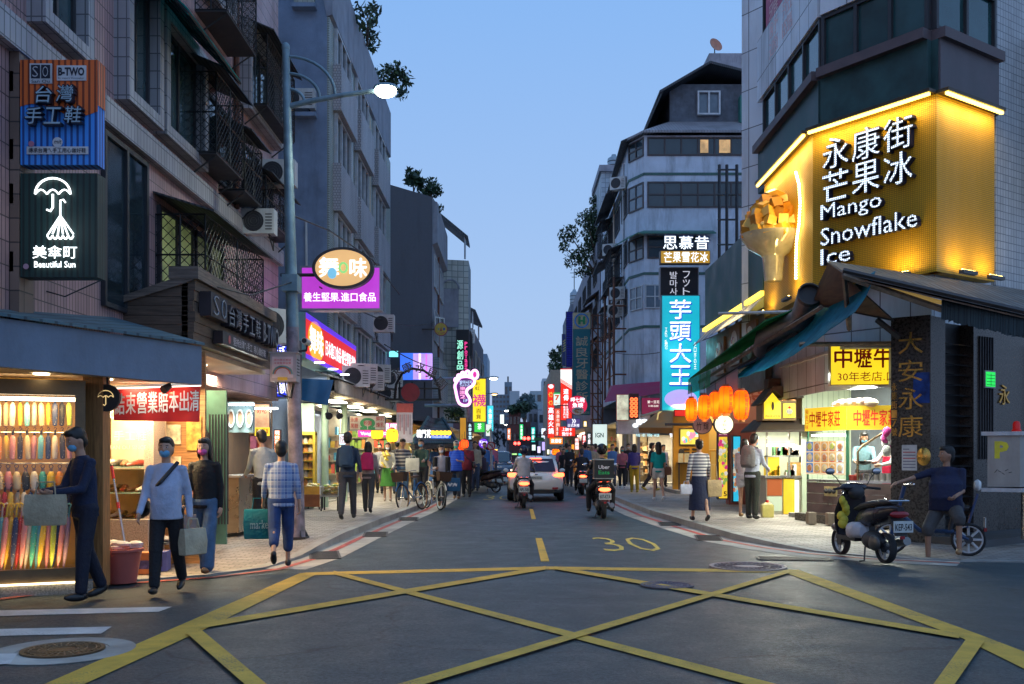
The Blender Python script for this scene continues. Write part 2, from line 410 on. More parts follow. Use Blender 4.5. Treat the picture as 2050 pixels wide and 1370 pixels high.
kerb_walk("pavement", [(x, y, z) for (x, y), z in zip(LK, LZ)], [(-40, 30, .14), (-12, 30, .14), (-9, 30, .14), (-9, 31, .14), (-9, 32, .14), (-9, 33, .14), (-9, 34, .14), (-9, 35, .14), (-9, 36, .14), (-9, 37, .14), (-9, 38, .14), (-9, 60, .14), (-9, 150, .14)], PAVE)
RK = [(30, 14.5), (8.0, 13.6), (6.2, 13.75), (5.2, 14.3), (4.6, 15.0), (4.2, 15.9), (3.85, 17.2), (3.6, 20), (3.35, 24), (3.28, 28), (3.3, 33), (3.5, 60), (3.5, 150)]
RZ = [.02, .02, .02, .02, .03, .07, .11, .13, .13, .13, .12, .12, .12]
kerb_walk("pavement", [(x, y, z) for (x, y), z in zip(RK, RZ)][::-1], [(14, 150, .15), (14, 60, .15), (14, 33, .15), (14, 30, .14), (14, 29, .14), (14, 28, .14), (14, 27, .14), (14, 26, .14), (14, 25, .14), (14, 24, .14), (14, 23, .14), (16, 22, .14), (40, 22, .14)], PAVE)
def band(line, off0, off1, z, mat, name, side=1, kind="structure"):
    mb = MB(); P = [V((x, y, 0)) for x, y in line]
    q0, q1 = [], []
    for i, p in enumerate(P):
        d = (P[min(i + 1, len(P) - 1)] - P[max(i - 1, 0)]).normalized(); n = V((d.y, -d.x, 0)) * side
        q0.append(p + n * off0 + UP * z); q1.append(p + n * off1 + UP * z)
    for i in range(len(P) - 1): mb.poly([q0[i], q0[i + 1], q1[i + 1], q1[i]], mat)
    return mb.build(name, kind=kind)
GUT = PM((.4, .38, .34), .8, 0, .35, 1.2, .3, 40, .3, name="gutter_concrete")
band(LK[4:12], .0, .55, .006, GUT, "gutter")
band(LK[1:11], .16, .27, .011, REDP, "kerb_line")
band(RK[2:12], .0, .62, .006, GUT, "gutter", -1)
band(RK[2:11], .2, .32, .011, REDP, "kerb_line", -1)
def gline(name, a, b, t0, t1, mat, z=.006):
    (x0, y0), (x1, y1) = a, b
    MB().poly([(*gp(x0, y0 + t0 / 2).xy, z), (*gp(x1, y1 + t1 / 2).xy, z), (*gp(x1, y1 - t1 / 2).xy, z), (*gp(x0, y0 - t0 / 2).xy, z)], mat).build(name, kind="structure")
z_ = .006
gline("road_marking", (612, 1150), (1100, 1138), 6, 6, YEL, .005); gline("road_marking", (1100, 1138), (1585, 1145), 6, 6, YEL, .005)
def gpoly(name, px, z, mat): MB().poly([(*gp(x, y).xy, z) for x, y in px], mat).build(name, kind="structure")
gpoly("road_marking", [(622, 1147), (600, 1149), (80, 1376), (160, 1376), (405, 1264), (632, 1152)][::-1], .008, YEL)
gpoly("road_marking", [(1574, 1142), (1598, 1142), (1960, 1272), (2100, 1326), (2100, 1366), (1925, 1279), (1572, 1148)][::-1], .008, YEL)
gline("road_marking", (668, 1148), (1580, 1388), 7, 17, YEL, .011); gline("road_marking", (1092, 1139), (395, 1257), 7, 11, YEL, .014)
gline("road_marking", (1110, 1139), (1920, 1277), 6, 10, YEL, .017); gline("road_marking", (1582, 1146), (790, 1386), 7, 17, YEL, .020)
gpoly("road_marking", [(372, 1272), (397, 1261), (545, 1386), (500, 1386)][::-1], .023, YEL)
gpoly("road_marking", [(1938, 1280), (1970, 1290), (1905, 1386), (1862, 1386)][::-1], .023, YEL)
for a in ([(1072, 1078), (1085, 1078), (1100, 1125), (1083, 1125)], [(1060, 1020), (1067, 1020), (1073, 1040), (1064, 1040)], [(1052, 992), (1057, 992), (1059, 1000), (1053, 1000)]): gpoly("lane_dash", a[::-1], .006, YEL)
gpoly("crossing_stripe", [(-120, 1226), (345, 1216), (318, 1226), (-120, 1238)][::-1], .006, WHT)
gpoly("crossing_stripe", [(-60, 1262), (224, 1256), (202, 1270), (-60, 1276)][::-1], .006, WHT)
gpoly("crossing_stripe", [(-60, 1312), (36, 1311), (20, 1331), (-60, 1340)][::-1], .010, WHT)
for i in range(6): gpoly("crossing_stripe", [(1236, 972 + i * 2.6), (1300, 972 + i * 2.6), (1302, 973.3 + i * 2.6), (1238, 973.3 + i * 2.6)][::-1], .135, WHT)
# the speed number
def gnum(st, px, nm):
    a, b, c = [gp(*p) for p in px]      # lower left, lower right, upper left
    R, U = b - a, c - a
    MB().txt(st, V((a.x, a.y, .006)), R, U, R.length, U.length, PM((.62, .46, .08), .65, 0, .4, 9, .3, 80, .2), -.015).build(nm, kind="structure")
gnum("30", [(1213, 1104), (1338, 1104), (1182, 1077)], "speed_number")
gnum("30", [(967, 1001), (1024, 1001), (973, 993)], "speed_number")
# covers and grates
def manhole(name, label, c, r, mat, ringmat, collar=None):
    c = V((c.x, c.y, 0)); o = thing(name, label, "manhole cover")
    if collar: MB().lathe([(collar, .004), (collar, .009), (r + .03, .010), (r + .03, .005)], c, GUT, 40).build("concrete_collar", o)
    mb = MB(); mb.lathe([(r, .004), (r, .02), (r - .03, .02), (r - .035, .013), (.05, .014), (.01, .014)], c, mat, 48).build("plate", o)
    mb = MB()
    for k in range(3): mb.tube([c + V((cos(a * PI / 20), sin(a * PI / 20), 0)) * r * (.35 + .22 * k) + UP * .016 for a in range(40)], .006, ringmat, 5, True)
    for a in range(28):
        d = V((cos(a * PI / 14), sin(a * PI / 14), 0)); mb.ob(c + d * r * .4 + UP * .014, d * r * .48, UP.cross(d) * .012, UP * .006, ringmat)
    mb.build("relief", o); return o
manhole("manhole_cover", "rusty round iron manhole cover in a concrete collar beside the white crossing stripes", gp(126, 1304), .3, PM((.12, .075, .04), .5, .5, .4, 9, .3), PM((.2, .13, .07), .5, .5, .4, 9), .52)
manhole("manhole_cover", "pale pinkish round manhole cover at the far edge of the yellow box", gp(1497, 1136), .5, PM((.36, .28, .26), .6, 0, .2), PM((.2, .14, .13), .6))
manhole("manhole_cover", "dark worn round manhole cover inside the yellow box", gp(1335, 1174), .3, PM((.1, .09, .11), .6, .3), PM((.16, .13, .17), .6))
GRT = PM((.07, .065, .06), .6, .2, .3, 9)
def grate(label, c, w, l, rz=0):
    mb = MB(); mb.box(-w / 2, w / 2, -l / 2, l / 2, .008, .014, BLACK)
    for k in range(int(l / .05)): mb.box(-w / 2 + .02, w / 2 - .02, -l / 2 + .02 + k * .05, -l / 2 + .04 + k * .05, .0142, .016, GRT)
    for sx in (-1, 1): mb.box(sx * w / 2 - .015, sx * w / 2 + .015, -l / 2, l / 2, .0142, .017, GRT)
    o = mb.build("drain_grate", None, label, "drain grate", "drain grates in the gutters"); o.location = (c.x, c.y, 0); o.rotation_euler = (0, 0, rz); o["placed"] = 1
grate("iron drain grate in the gutter below the street lamp pole", gp(650, 1113), .42, 1.1, RAD(12))
grate("iron drain grate in the gutter behind the one by the lamp pole", gp(752, 1071), .42, 1.1, RAD(6))
grate("small iron drain grate in the gutter next to the parked bicycles", gp(818, 1040), .42, 1.2, RAD(5))
grate("wide perforated drain grate at the corner in front of the parked scooter", gp(1590, 1120), 1.0, .45, RAD(-8))
grate("iron drain grate in the gutter beside the food stall kerb", gp(1418, 1078), .42, 1.1, RAD(-8))
grate("iron drain grate in the gutter near the delivery rider", gp(1340, 1050), .42, 1.1, RAD(-6))
# == shared building pieces
def win(par, O, R, U, w, h, frame, glass, nx=2, nz=1, t=.05, d=.06, name="window"):
    O, R, U = V(O), V(R).normalized(), V(U).normalized(); Nn = R.cross(U); mb = MB()
    for i in range(nx + 1):
        ww = t; x = (w - t) * i / nx; mb.ob(O + R * x + Nn * d, R * ww, U * h, -Nn * d, frame)
    for j in range(nz + 1):
        z = (h - t) * j / nz
        for i in range(nx): mb.ob(O + R * ((w - t) * i / nx + t) + U * z + Nn * (d - .003), R * ((w - t) / nx - t), U * t, -Nn * d * .9, frame)
    o = mb.build(name, par)
    MB().ob(O + R * t * .5 + U * t * .5 + Nn * d * .35, R * (w - t), U * (h - t), -Nn * d * .3, glass).build("pane", o)
    return o
def surround(par, O, R, U, w, h, b, d, mat, name="window_frame"):
    O, R, U = V(O), V(R).normalized(), V(U).normalized(); Nn = R.cross(U); mb = MB()
    mb.ob(O + Nn * d, R * b, U * h, -Nn * d, mat); mb.ob(O + R * (w - b) + Nn * d, R * b, U * h, -Nn * d, mat)
    mb.ob(O + R * b + Nn * d, R * (w - 2 * b), U * b, -Nn * d, mat); mb.ob(O + R * b + U * (h - b) + Nn * d, R * (w - 2 * b), U * b, -Nn * d, mat)
    return mb.build(name, par)
def lattice(mb, O, R, U, w, h, s, r, mat):
    O, R, U = V(O), V(R).normalized(), V(U).normalized()
    k = -h
    while k < w:
        for f in (0, 1):
            a, b = max(k, 0), min(k + h, w)
            if b - a > .02:
                p, q = O + R * a + U * (a - k), O + R * b + U * (b - k)
                if f: p, q = O + R * a + U * (h - (a - k)), O + R * b + U * (h - (b - k))
                mb.tube([p, q], r, mat, 4, False, False)
        k += s
    for p, q in ((O, R * w), (O + U * h, R * w), (O, U * h), (O + R * w, U * h), (O + R * w / 2, U * h), (O + U * h / 2, R * w)): mb.tube([p, p + q], r * 2.2, mat, 4)
def cage(par, X0, X1, Y0, Y1, z0, z1, roofmat, s=.13, name="window_cage"):
    sg = 1 if X1 > X0 else -1; mb = MB()
    if sg > 0: lattice(mb, (X1, Y0, z0), EY, UP, Y1 - Y0, z1 - z0, s, .006, BLACK)
    else: lattice(mb, (X1, Y1, z0), -EY, UP, Y1 - Y0, z1 - z0, s, .006, BLACK)
    for Y in (Y0, Y1): lattice(mb, (X0, Y, z0), EX * sg, UP, abs(X1 - X0), z1 - z0, s, .006, BLACK)
    mb.box(X0, X1, Y0, Y1, z0 - .03, z0, DARK)
    for Y in (Y0 + .1, Y1 - .1): mb.tube([(X0, Y, z0 - .35), (X1 - sg * .05, Y, z0 - .04)], .015, DARK, 4)
    o = mb.build(name, par)
    MB().slab([(X0, Y0 - .1, z1 + .28), (X0, Y1 + .1, z1 + .28), (X1 + sg * .15, Y1 + .1, z1 + .02), (X1 + sg * .15, Y0 - .1, z1 + .02)], (0, 0, .025), roofmat).build("cage_roof", o)
    return o
def aircon(label, c, w=.75, h=.52, d=.3, face=EX, group="air conditioner units on the facades"):
    c = V(c); face = V(face).normalized(); R = UP.cross(face); O = c - R * w / 2 - UP * h / 2 + face * d / 2
    mb = MB(); mb.ob(O, R * w, UP * h, -face * d, PLAST); o = mb.build("air_conditioner", None, label, "air conditioner", group)
    g = MB(); cc = O + R * w * .38 + UP * h * .5 + face * .004
    for rr in (.06, .11, .16, .2): g.tube([cc + (R * cos(a * PI / 10) + UP * sin(a * PI / 10)) * rr * h / .5 for a in range(20)], .007, DARK, 4, True)
    g.lathe([(.21 * h / .5, 0), (.21 * h / .5, .002), (.01, .002)], cc - face * .003, DARK, 20, face); g.build("fan_grille", o)
    g = MB()
    for k in range(6): g.ob(O + R * w * .74 + UP * (h * .15 + k * h * .12) + face * .006, R * w * .2, UP * .02, -face * .005, DARK)
    g.build("vent", o)
    for s_ in (.1, .85): g = MB(); g.tube([O + R * w * s_ - UP * .02, O + R * w * s_ - UP * .02 - face * d * 1.2, O + R * w * s_ - UP * .25 - face * d * 1.2, O + R * w * s_ - UP * .02], .012, DARK, 4); g.build("bracket", o)
    return o
GLS = GM(); GLS2 = GM((.05, .09, .1)); GLSL = GM((.12, .16, .2)); WARMG = EM((1, .6, .25), .55, .6)
CORR = TM((.07, .08, .09), (.02, .02, .025), .09, 30, .02, .5, .1, .5, name="corrugated")
# == left: pink tiled apartment block
PINK = TM((.54, .33, .32), (.07, .05, .055), .075, .24, .007, .3, .12, .45)
PALE = TM((.42, .4, .42), (.1, .1, .11), .11, .24, .008, .3, .12, .4)
X1 = -5.0
A = MB().box(-14, X1, 7.0, 21.3, 2.62, 15, PINK).build("apartment_block", None, "pink tiled apartment block with caged windows above the umbrella and shoe shops", "building")
MB().box(-14, X1 - .6, 7.0, 21.2, 0, 2.6, PM((.2, .13, .08), .7)).build("lower_wall", A)
MB().box(X1, X1 + .12, 7.0, 21.3, 5.5, 5.82, PALE).build("cornice", A)
MB().box(X1, X1 + .1, 9.9, 10.2, 2.62, 5.5, TM((.22, .15, .12), (.05, .04, .04), .2, .24)).build("pilaster", A)
def lwin(Y0, Y1, z0, z1, nx=2, gl=GLS2, b=.16):
    f = surround(A, (X1, Y0, z0), EY, UP, Y1 - Y0, z1 - z0, b, .2, PALE)
    win(A, (X1, Y0 + b, z0 + b), EY, UP, Y1 - Y0 - 2 * b, z1 - z0 - 2 * b, DARK, gl, nx, 1, .05, .05)
for a in ((10.25, 11.45, 5.95, 7.9), (12.5, 13.75, 5.95, 7.9), (13.85, 15.75, 5.95, 7.75), (18.3, 20.9, 7.85, 9.5), (10.2, 11.6, 8.8, 10.8), (15.6, 17.4, 8.9, 10.6)): lwin(*a)
win(A, (X1, 16.2, 6.1), EY, UP, 1.9, 1.3, DARK, GLS, 3); win(A, (X1, 18.4, 5.95), EY, UP, 2.2, 1.3, DARK, GLS, 3)
cage(A, X1, -4.53, 15.25, 16.75, 6.12, 7.35, CORR); cage(A, X1, -4.55, 16.95, 18.1, 6.0, 6.95, CORR); cage(A, X1, -4.6, 18.6, 20.9, 5.95, 6.7, CORR)
cage(A, X1, -4.5, 15.7, 17.5, 8.5, 10.4, CORR); cage(A, X1, -4.55, 18.5, 20.8, 8.0, 9.3, CORR)
# second-floor glazing and the large cage
win(A, (X1, 12.1, 3.3), EY, UP, 1.45, 2.15, DARK, GLS, 2, 1, .06)
win(A, (X1, 14.0, 3.4), EY, UP, 1.5, 1.6, DARK, EM((.6, .75, .3), .16, .7, vs=2), 2, 1, .06); win(A, (X1, 15.6, 3.4), EY, UP, 1.5, 1.6, DARK, EM((.35, .45, .2), .1, .7, vs=2), 2, 1, .06)
cage(A, X1, -4.3, 13.95, 17.2, 3.72, 4.85, CORR, .15)
mb = MB()
for i in range(12): mb.box(-4.8, -4.6, 15.3 + i * .14, 15.41 + i * .14, 3.74, 3.95 + .05 * (i % 3), PM([(.5, .1, .08), (.55, .42, .1), (.1, .15, .4)][i % 3], .6))
mb.build("stored_boxes", A)
def awning():
    mt = TRL((.02, .42, .38), .75)
    mb = MB(); P = [V((X1, 12.9, 8.05)), V((X1, 15.4, 8.05)), V((-4.2, 15.4, 7.25)), V((-4.2, 12.9, 7.25))]
    mb.slab(P, (0, 0, .02), mt); o = mb.build("window_awning", A); g = MB()
    for k in range(6):
        y = 12.92 + k * .49; g.tube([(X1, y, 8.02), (-4.2, y, 7.22)], .018, DARK, 4)
    for f in (0, .25, .5, .75, 1): g.tube([(X1 + .8 * f, 12.9, 8.02 - .8 * f), (X1 + .8 * f, 15.4, 8.02 - .8 * f)], .018, DARK, 4)
    g.build("awning_frame", o)
awning()
aircon("small air conditioner on the pink wall below the far window cages", (-4.62, 18.2, 5.72), .6, .45, .28, -EY)
aircon("air conditioner behind the lamp pole with a brown hood, high on the pink wall", (-4.6, 19.6, 7.0), .7, .5, .3, -EY)
aircon("white air conditioner just above the wooden shop fascia", (-4.25, 17.6, 3.75), .8, .6, .32, V((1, -1, 0)))
# wooden shoe shop fascia
WD = WOOD((.13, .085, .06), 1, .6, .5, (1, 1, 14)); WDL = WOOD((.2, .15, .12), 1, .6, .4, (1, 1, 14))
S = thing("storefront", "weathered plank shoe shop fascia with dark raised letters beside the lamp pole", "shop front")
mb = MB()
for k in range(6): mb.box(-4.25 + .004 * (k % 2), -4.1 + .012 * (k % 3), 12.8, 16.95, 2.93 + k * .135, 3.06 + k * .135, WD)
mb.build("plank_fascia", S); MB().box(-4.4, -4.02, 12.75, 17.0, 3.74, 3.9, WDL).build("capping", S)
mb = MB(); pp = [(60, 655), (240, 600), (372, 556), (372, 720), (60, 720)]
for k in range(9):
    y0, y1 = 556 + k * 19, 574 + k * 19
    x0 = 372 - max(0, min(1, (y1 - 556) / 100)) * 310
    mb.slab([at(x0, y1, 12.8), at(376, y1, 12.8), at(376, y0, 12.8), at(x0 + 40, y0, 12.8)], (0, .1, 0), WD)
mb.slab([at(60, 655, 12.76), at(60, 664, 12.76), at(372, 566, 12.76), at(388, 560, 12.76), at(368, 550, 12.76)], (0, .3, 0), WDL)
mb.build("plank_gable", S)
PLAS = PM((.62, .5, .38), .7, 0, .1, 2, dirt=.15, name="plaster")
MB().box(-5.6, -4.26, 12.9, 17.2, 2.86, 2.93, PLAS).build("soffit", S)
LET = PM((.035, .025, .03), .45, 0, .2); LETF = PM((.3, .32, .38), .4, .2)
mb = MB(); mb.box(-4.09, -3.93, 13.0, 13.75, 3.3, 3.62, LET)
mb.txt("S", (-3.925, 13.1, 3.33), EY, UP, .22, .26, LETF, -.02, .01); mb.txt("O", (-3.925, 13.45, 3.33), EY, UP, .22, .26, LETF, -.02, .01)
for i, c in enumerate("台灣手工鞋"): mb.txt(c, (-4.06, 13.85 + i * .36, 3.28), EY, UP, .31, .3, LET, .03, .12); mb.txt(c, (-3.93, 13.87 + i * .36, 3.3), EY, UP, .27, .26, LETF, -.01)
mb.txt("B-TWO", (-4.06, 15.75, 3.26), EY, UP, 1.05, .34, LET, .03, .12); mb.txt("B-TWO", (-3.93, 15.77, 3.28), EY, UP, 1.0, .3, LETF, 0)
mb.build("raised_lettering", S)
b = MB(); b.box(-4.08, -3.95, 13.6, 16.1, 3.0, 3.18, LET); b = b.build("small_sign", S)
mb = MB(); mb.txt("堅持台灣ㄟ手工  用心做好鞋", (-3.945, 14.1, 3.03), EY, UP, 1.85, .12, PM((.6, .55, .6), .5), .005)
mb.lathe([(.06, 0), (.06, .004), (.01, .004)], (-3.948, 13.92, 3.09), PM((.5, .12, .12), .5), 16, EX); mb.build("lettering", b)
for y in (13.5, 14.2, 15.2):
    o = MB().lathe([(.09, 0), (.09, -.02), (.07, -.015), (.01, -.012)], (-4.75, y, 2.858), EM((1, .85, .6), 9), 16).build("downlight", S)
area((-4.8, 14.4, 2.82), (-4.8, 14.4, 0), .5, 2.4, 120, (1, .72, .42)); area((-4.9, 16.6, 2.8), (-4.8, 16.6, 0), .5, 1.0, 70, (1, .8, .55))
MB().box(-4.85, -4.2, 13.15, 13.2, 2.3, 2.68, PM((.6, .42, .3), .7)).build("bare_panel", S)
# umbrella shop canopy
K = thing("shop_canopy", "blue grey plastered canopy over the umbrella shop window", "canopy")
Pa, Pb = V((-6.62, 5.4, 0)), V((-3.71, 11.9, 0)); dv = (Pb - Pa).normalized(); nv = V((dv.y, -dv.x, 0))
BG = PM((.17, .22, .3), .75, 0, .15, 3, .2, 30, .2, name="plaster")
MB().ob(Pa + UP * 2.32, Pb - Pa, UP * .46, -nv * .12, BG).build("fascia", K)
MB().ob(Pb + UP * 2.32 - nv * .12, -nv * 1.2, UP * .44, -dv * .1, BG).build("end_fascia", K)
MB().slab([Pa + UP * 2.79 + nv * .05, Pb + UP * 2.79 + nv * .05, Pb + UP * 3.2 - nv * 1.5, Pa + UP * 3.2 - nv * 1.9], (0, 0, .03), TM((.08, .16, .2), (.03, .06, .08), .18, 30, .02, .5, .1, .4)).build("roof", K)
MB().slab([Pa + UP * 2.34 - nv * .13, Pb + UP * 2.34 - nv * .13, V((-4.2, 13.1, 2.34)), V((-6.5, 13.1, 2.34))], (0, 0, .03), PLAS).build("soffit", K)
for s_ in (.62, .74, .86): MB().lathe([(.08, 0), (.08, -.015), (.01, -.012)], Pa.lerp(Pb, s_) + UP * 2.338 - nv * .5, EM((1, .85, .55), 8), 14).build("downlight", K)
# == left: second building, stepped bays
SW = PM((.2, .26, .36), .8, 0, .25, 1.3, .2, 30, .35, name="stucco"); CT = TM((.5, .55, .5), (.17, .19, .17), .12, .06, .012, .35, .1, .35)
PN = TM((.5, .49, .52), (.24, .23, .25), .07, .07, .009, .4, .06, .4, .5)
X2 = -4.7
B = MB().box(-16, X2, 25.3, 38, 2.9, 14.6, SW).build("apartment_block", None, "tall grey block with dark side wall and stacked projecting bays behind the lit street lamp", "building")
MB().box(-16, X2 - .9, 25.3, 38, 0, 2.88, SW).build("lower_wall", B)
MB().box(X2, X2 + .06, 25.3, 38, 2.9, 12.6, CT).build("tiled_front", B)
MB().slab([(X2, 25.28, 12.6), (X2 + .14, 25.28, 12.65), (X2 + .14, 25.28, 14.3), (X2 - .5, 25.28, 14.9)], (0, 12.2, 0), PM((.3, .32, .38), .8, 0, .2, 2, dirt=.4)).build("parapet", B)
for (Y0, Y1) in ((25.8, 28.5), (29.2, 32.0), (33.0, 36.2)):
    for z0, z1 in ((10.4, 11.6), (7.8, 9.03), (5.2, 6.4)):
        MB().box(X2 + .062, -4.42, Y0, Y1, z0, z1, PN).build("bay_panel", B)
    for z0, z1 in ((11.62, 12.58), (9.05, 10.38), (6.42, 7.78), (3.9, 5.18)):
        win(B, (X2 + .065, Y0 + .15, z0), EY, UP, Y1 - Y0 - .5, z1 - z0, PM((.5, .52, .55), .5), GLS2 if z0 < 9 else GLS, 3, 1, .06, .09)
for z in (12.75, 10.0): MB().box(-5.55, -4.95, 25.05, 25.3, z, z + .1, SW).build("ledge", B)
mb = MB(); mb.box(-5.5, -5.0, 25.1, 25.28, 12.87, 13.6, TM((.5, .5, .42), (.25, .25, .2), .12, .09, .01)); mb.build("blanked_opening", B)
MB().tube([(-5.2, 25.24, 5.6), (-5.22, 25.24, 7.4)], .03, PLAST, 6).build("pipe", B)
aircon("window air conditioner set into the dark side wall above the oval sign", (-5.45, 25.2, 10.45), .95, .5, .25, -EY)
for i, (y, z) in enumerate(((26.6, 3.55), (28.1, 3.75), (29.6, 3.65), (31.2, 4.0), (33.2, 3.5), (34.6, 4.1))):
    aircon(["large air conditioner beside the red shop sign's far end, lower", "air conditioner just above the far end of the red shop sign", "third air conditioner along the grey bays, near the red sign", "small air conditioner on the fourth bay bracket", "low air conditioner over the sagging cables", "air conditioner nearest the lit blue screen"][i], (-4.2, y, z), .75, .55, .34, V((.35, -1, 0)))
aircon("air conditioner hanging below the purple sign's corner", (-3.75, 29.2, 5.3), .6, .5, .34, -EY)
# further blocks on the left, each a building
def block(name, label, pts, z0, z1, mats, group=None, cat="building"):
    mb = MB(); n = len(pts)
    for i in range(n):
        a, b = pts[i], pts[(i + 1) % n]
        mb.poly([(a[0], a[1], z0), (b[0], b[1], z0), (b[0], b[1], z1), (a[0], a[1], z1)], mats[i % len(mats)])
    mb.poly([(p[0], p[1], z1) for p in pts], mats[0])
    return mb.build(name, None, label, cat, group)
BRN = PM((.1, .1, .115), .8, 0, .2, 30, .4, 60, .3, name="pebble_dash"); GRY = PM((.3, .31, .35), .8, 0, .2, 2, dirt=.45, name="stucco")
BT = TM((.3, .38, .42), (.14, .17, .19), .2, .1, .01, .4)
D = block("apartment_block", "dark pebble-dashed block with plants along its roof beyond the grey bays", [(-3.2, 40), (-3.2, 46.5), (-12, 46.5), (-12, 38), (-4.75, 38.05)], 2.8, 11.8, [GRY, GRY, GRY, GRY, BRN])
MB().slab([(-3.2, 40.05, 9.9), (-3.0, 40.05, 10.0), (-3.0, 40.05, 11.6), (-3.2, 40.05, 11.7)], (0, 6.3, 0), GRY).build("parapet", D)
for z in (8.3, 6.1): win(D, (-3.19, 40.6, z), EY, UP, 2.2, 1.3, ALU, GLSL, 3); win(D, (-3.19, 43.4, z), EY, UP, 2.2, 1.3, ALU, GLSL, 3)
MB().box(-3.2, -2.95, 40.4, 46, 3.6, 5.4, BT).build("bay", D)
win(D, (-3.14, 40.0, 6.6), V((-.6, -.8, 0)) * -1, UP, .6, .4, PLAST, GLS, 2)
E = block("apartment_block", "pale tiled block with an arched niche and a sloping tin roof shelter", [(-2.05, 47), (-2.05, 49.5), (-12, 49.5), (-12, 46.6), (-3.6, 46.6)], 3, 10.6, [BT, BT, BT, BT, TM((.5, .52, .46), (.2, .24, .22), .28, .28, .02, .4)])
mb = MB(); mb.slab([(-3.5, 46.3, 12.7), (-2.05, 46.3, 11.5), (-2.05, 48.5, 11.5), (-3.5, 48.5, 12.7)], (0, 0, .12), CORR)
mb.tube([(-2.2, 46.6, 10.6), (-2.2, 46.6, 11.6)], .05, ALU, 6); mb.tube([(-3.3, 46.6, 10.6), (-3.3, 46.6, 12.5)], .05, ALU, 6); mb.build("roof_shelter", E)
mb = MB(); mb.tube([V((-2.9 + .42 * cos(a * PI / 10), 46.6 - .02, 9.2 + .42 * sin(a * PI / 10))) for a in range(11)], .05, GRY, 6); mb.box(-3.3, -2.5, 46.5, 46.62, 7.4, 9.2, GRY); mb.build("niche", E)
win(E, (-2.3, 46.75, 5.0), V((1, .02, 0)), UP, .25, 1.2, PLAST, GLS); win(E, (-2.04, 48, 6.2), EY, UP, 2, 1.2, DARK, GLS, 3)
G = block("apartment_block", "narrow maroon-sided block with a tin roof terrace far down the street", [(-2.6, 66), (-2.3, 80), (-12, 80), (-12, 66), (-3.9, 66)], 3, 9.8, [GRY, GRY, GRY, GRY, PM((.16, .08, .09), .8)])
mb = MB(); mb.slab([(-4.0, 65.5, 11.6), (-2.4, 65.5, 10.8), (-2.2, 74, 10.8), (-4.0, 74, 11.6)], (0, 0, .15), CORR); mb.tube([(-2.6, 66, 9.8), (-2.6, 66, 10.9)], .06, ALU, 6); mb.tube([(-2.45, 73, 9.8), (-2.45, 73, 10.9)], .06, ALU, 6); mb.build("roof_shelter", G)
for y in (67.5, 72, 77): win(G, (-2.56 + (y - 66) * .022, y, 7.2), V((.022, 1, 0)), UP, 2.2, 1.3, PLAST, GLSL, 2)
aircon("air conditioner on the maroon wall above the black vertical sign", (-3.0, 65.7, 9.2), 1.1, .9, .5, -EY)
block("tower_block", "slim blue grey tower just past the maroon block", [(-3.0, 120), (-2.9, 130), (-9, 130), (-9, 120)], 0, 13.5, [PM((.2, .3, .4), .6)])
# == lit shop rooms
GOODC = [(.7, .12, .08), (.75, .5, .08), (.1, .35, .55), (.75, .7, .6), (.15, .4, .15), (.6, .2, .4), (.8, .35, .1), (.3, .16, .08)]
GOODS = [PM(c, .45, 0, .25, 7, name="packaging") for c in GOODC]
def shop(name, label, O, R, w, h, dep, wall, lamp, power, shelves=3, goods=None, tube=True, floor=None, dens=.75):
    O, R = V(O), V(R).normalized(); Nn = R.cross(UP); I = -Nn
    o = thing(name, label, "shop")
    mb = MB(); t = .06
    mb.ob(O + I * dep, R * w, UP * h, I * t, wall)
    mb.ob(O - R * t + I * 0, R * t, UP * h, I * dep, wall); mb.ob(O + R * w, R * t, UP * h, I * dep, wall)
    mb.ob(O + UP * h, R * w, UP * t, I * dep, wall); mb.build("wall", o)
    MB().ob(O + UP * .012, R * w, UP * .02, I * dep, floor or CONC).build("shop_floor", o)
    if tube:
        for k in range(2):
            p = O + R * w * (.3 + .4 * k) + I * dep * .35 + UP * (h - .06); MB().ob(p, R * w * .25, UP * .04, I * .06, EM(lamp, 5)).build("tube_lamp", o)
    area(O + R * w / 2 + I * dep * .35 + UP * (h - .1), O + R * w / 2 + I * dep * .45, w * .7, .3, power, lamp)
    goods = goods or GOODS
    power *= 2.4; r = random.Random(len(label)); em = MB()
    for side in (0, 1):                        # goods racked along both end walls
        q = O + (R * (w - .02) if side else R * .02); di = -R if side else R
        for s in range(5):
            z = .4 + s * (h - .7) / 5; em.ob(q + UP * (z - .03), di * .3, UP * .02, I * dep * .9, PM((.6, .5, .35), .5)); x = .05
            while x < dep * .9 - .15:
                bw = r.uniform(.06, .16); bh = r.uniform(.1, (h - .7) / 5 * .8)
                if r.random() < .85: em.ob(q + di * .03 + I * x + UP * z, di * r.uniform(.15, .25), UP * bh, I * bw, r.choice(goods))
                x += bw + .01
    eg = em.build("end_goods", o); eg["kind"] = "stuff"
    if shelves:
        fm = MB(); r = random.Random(hash(label) % 999)
        fm.ob(O + I * (dep - .02) + UP * .3, R * w, UP * (h - .7), I * .015, PM((.55, .45, .3), .6))
        for s in range(shelves):
            z = .45 + s * (h - .9) / shelves; fm.ob(O + I * (dep - .4) + UP * (z - .03), R * w, UP * .025, I * .38, PM((.6, .5, .35), .5))
        sh = fm.build("shelving", o); gm = MB()
        for s in range(shelves):
            z = .45 + s * (h - .9) / shelves; x = .05
            while x < w - .2:
                bw = r.uniform(.08, .22); bh = r.uniform(.12, (h - .9) / shelves * .75)
                if r.random() < dens: gm.ob(O + R * x + I * (dep - .36 + r.uniform(0, .08)) + UP * z, R * bw, UP * bh, I * .2, r.choice(goods))
                x += bw + .015
        g = gm.build("shelf_goods", sh); g["kind"] = "stuff"
    return o
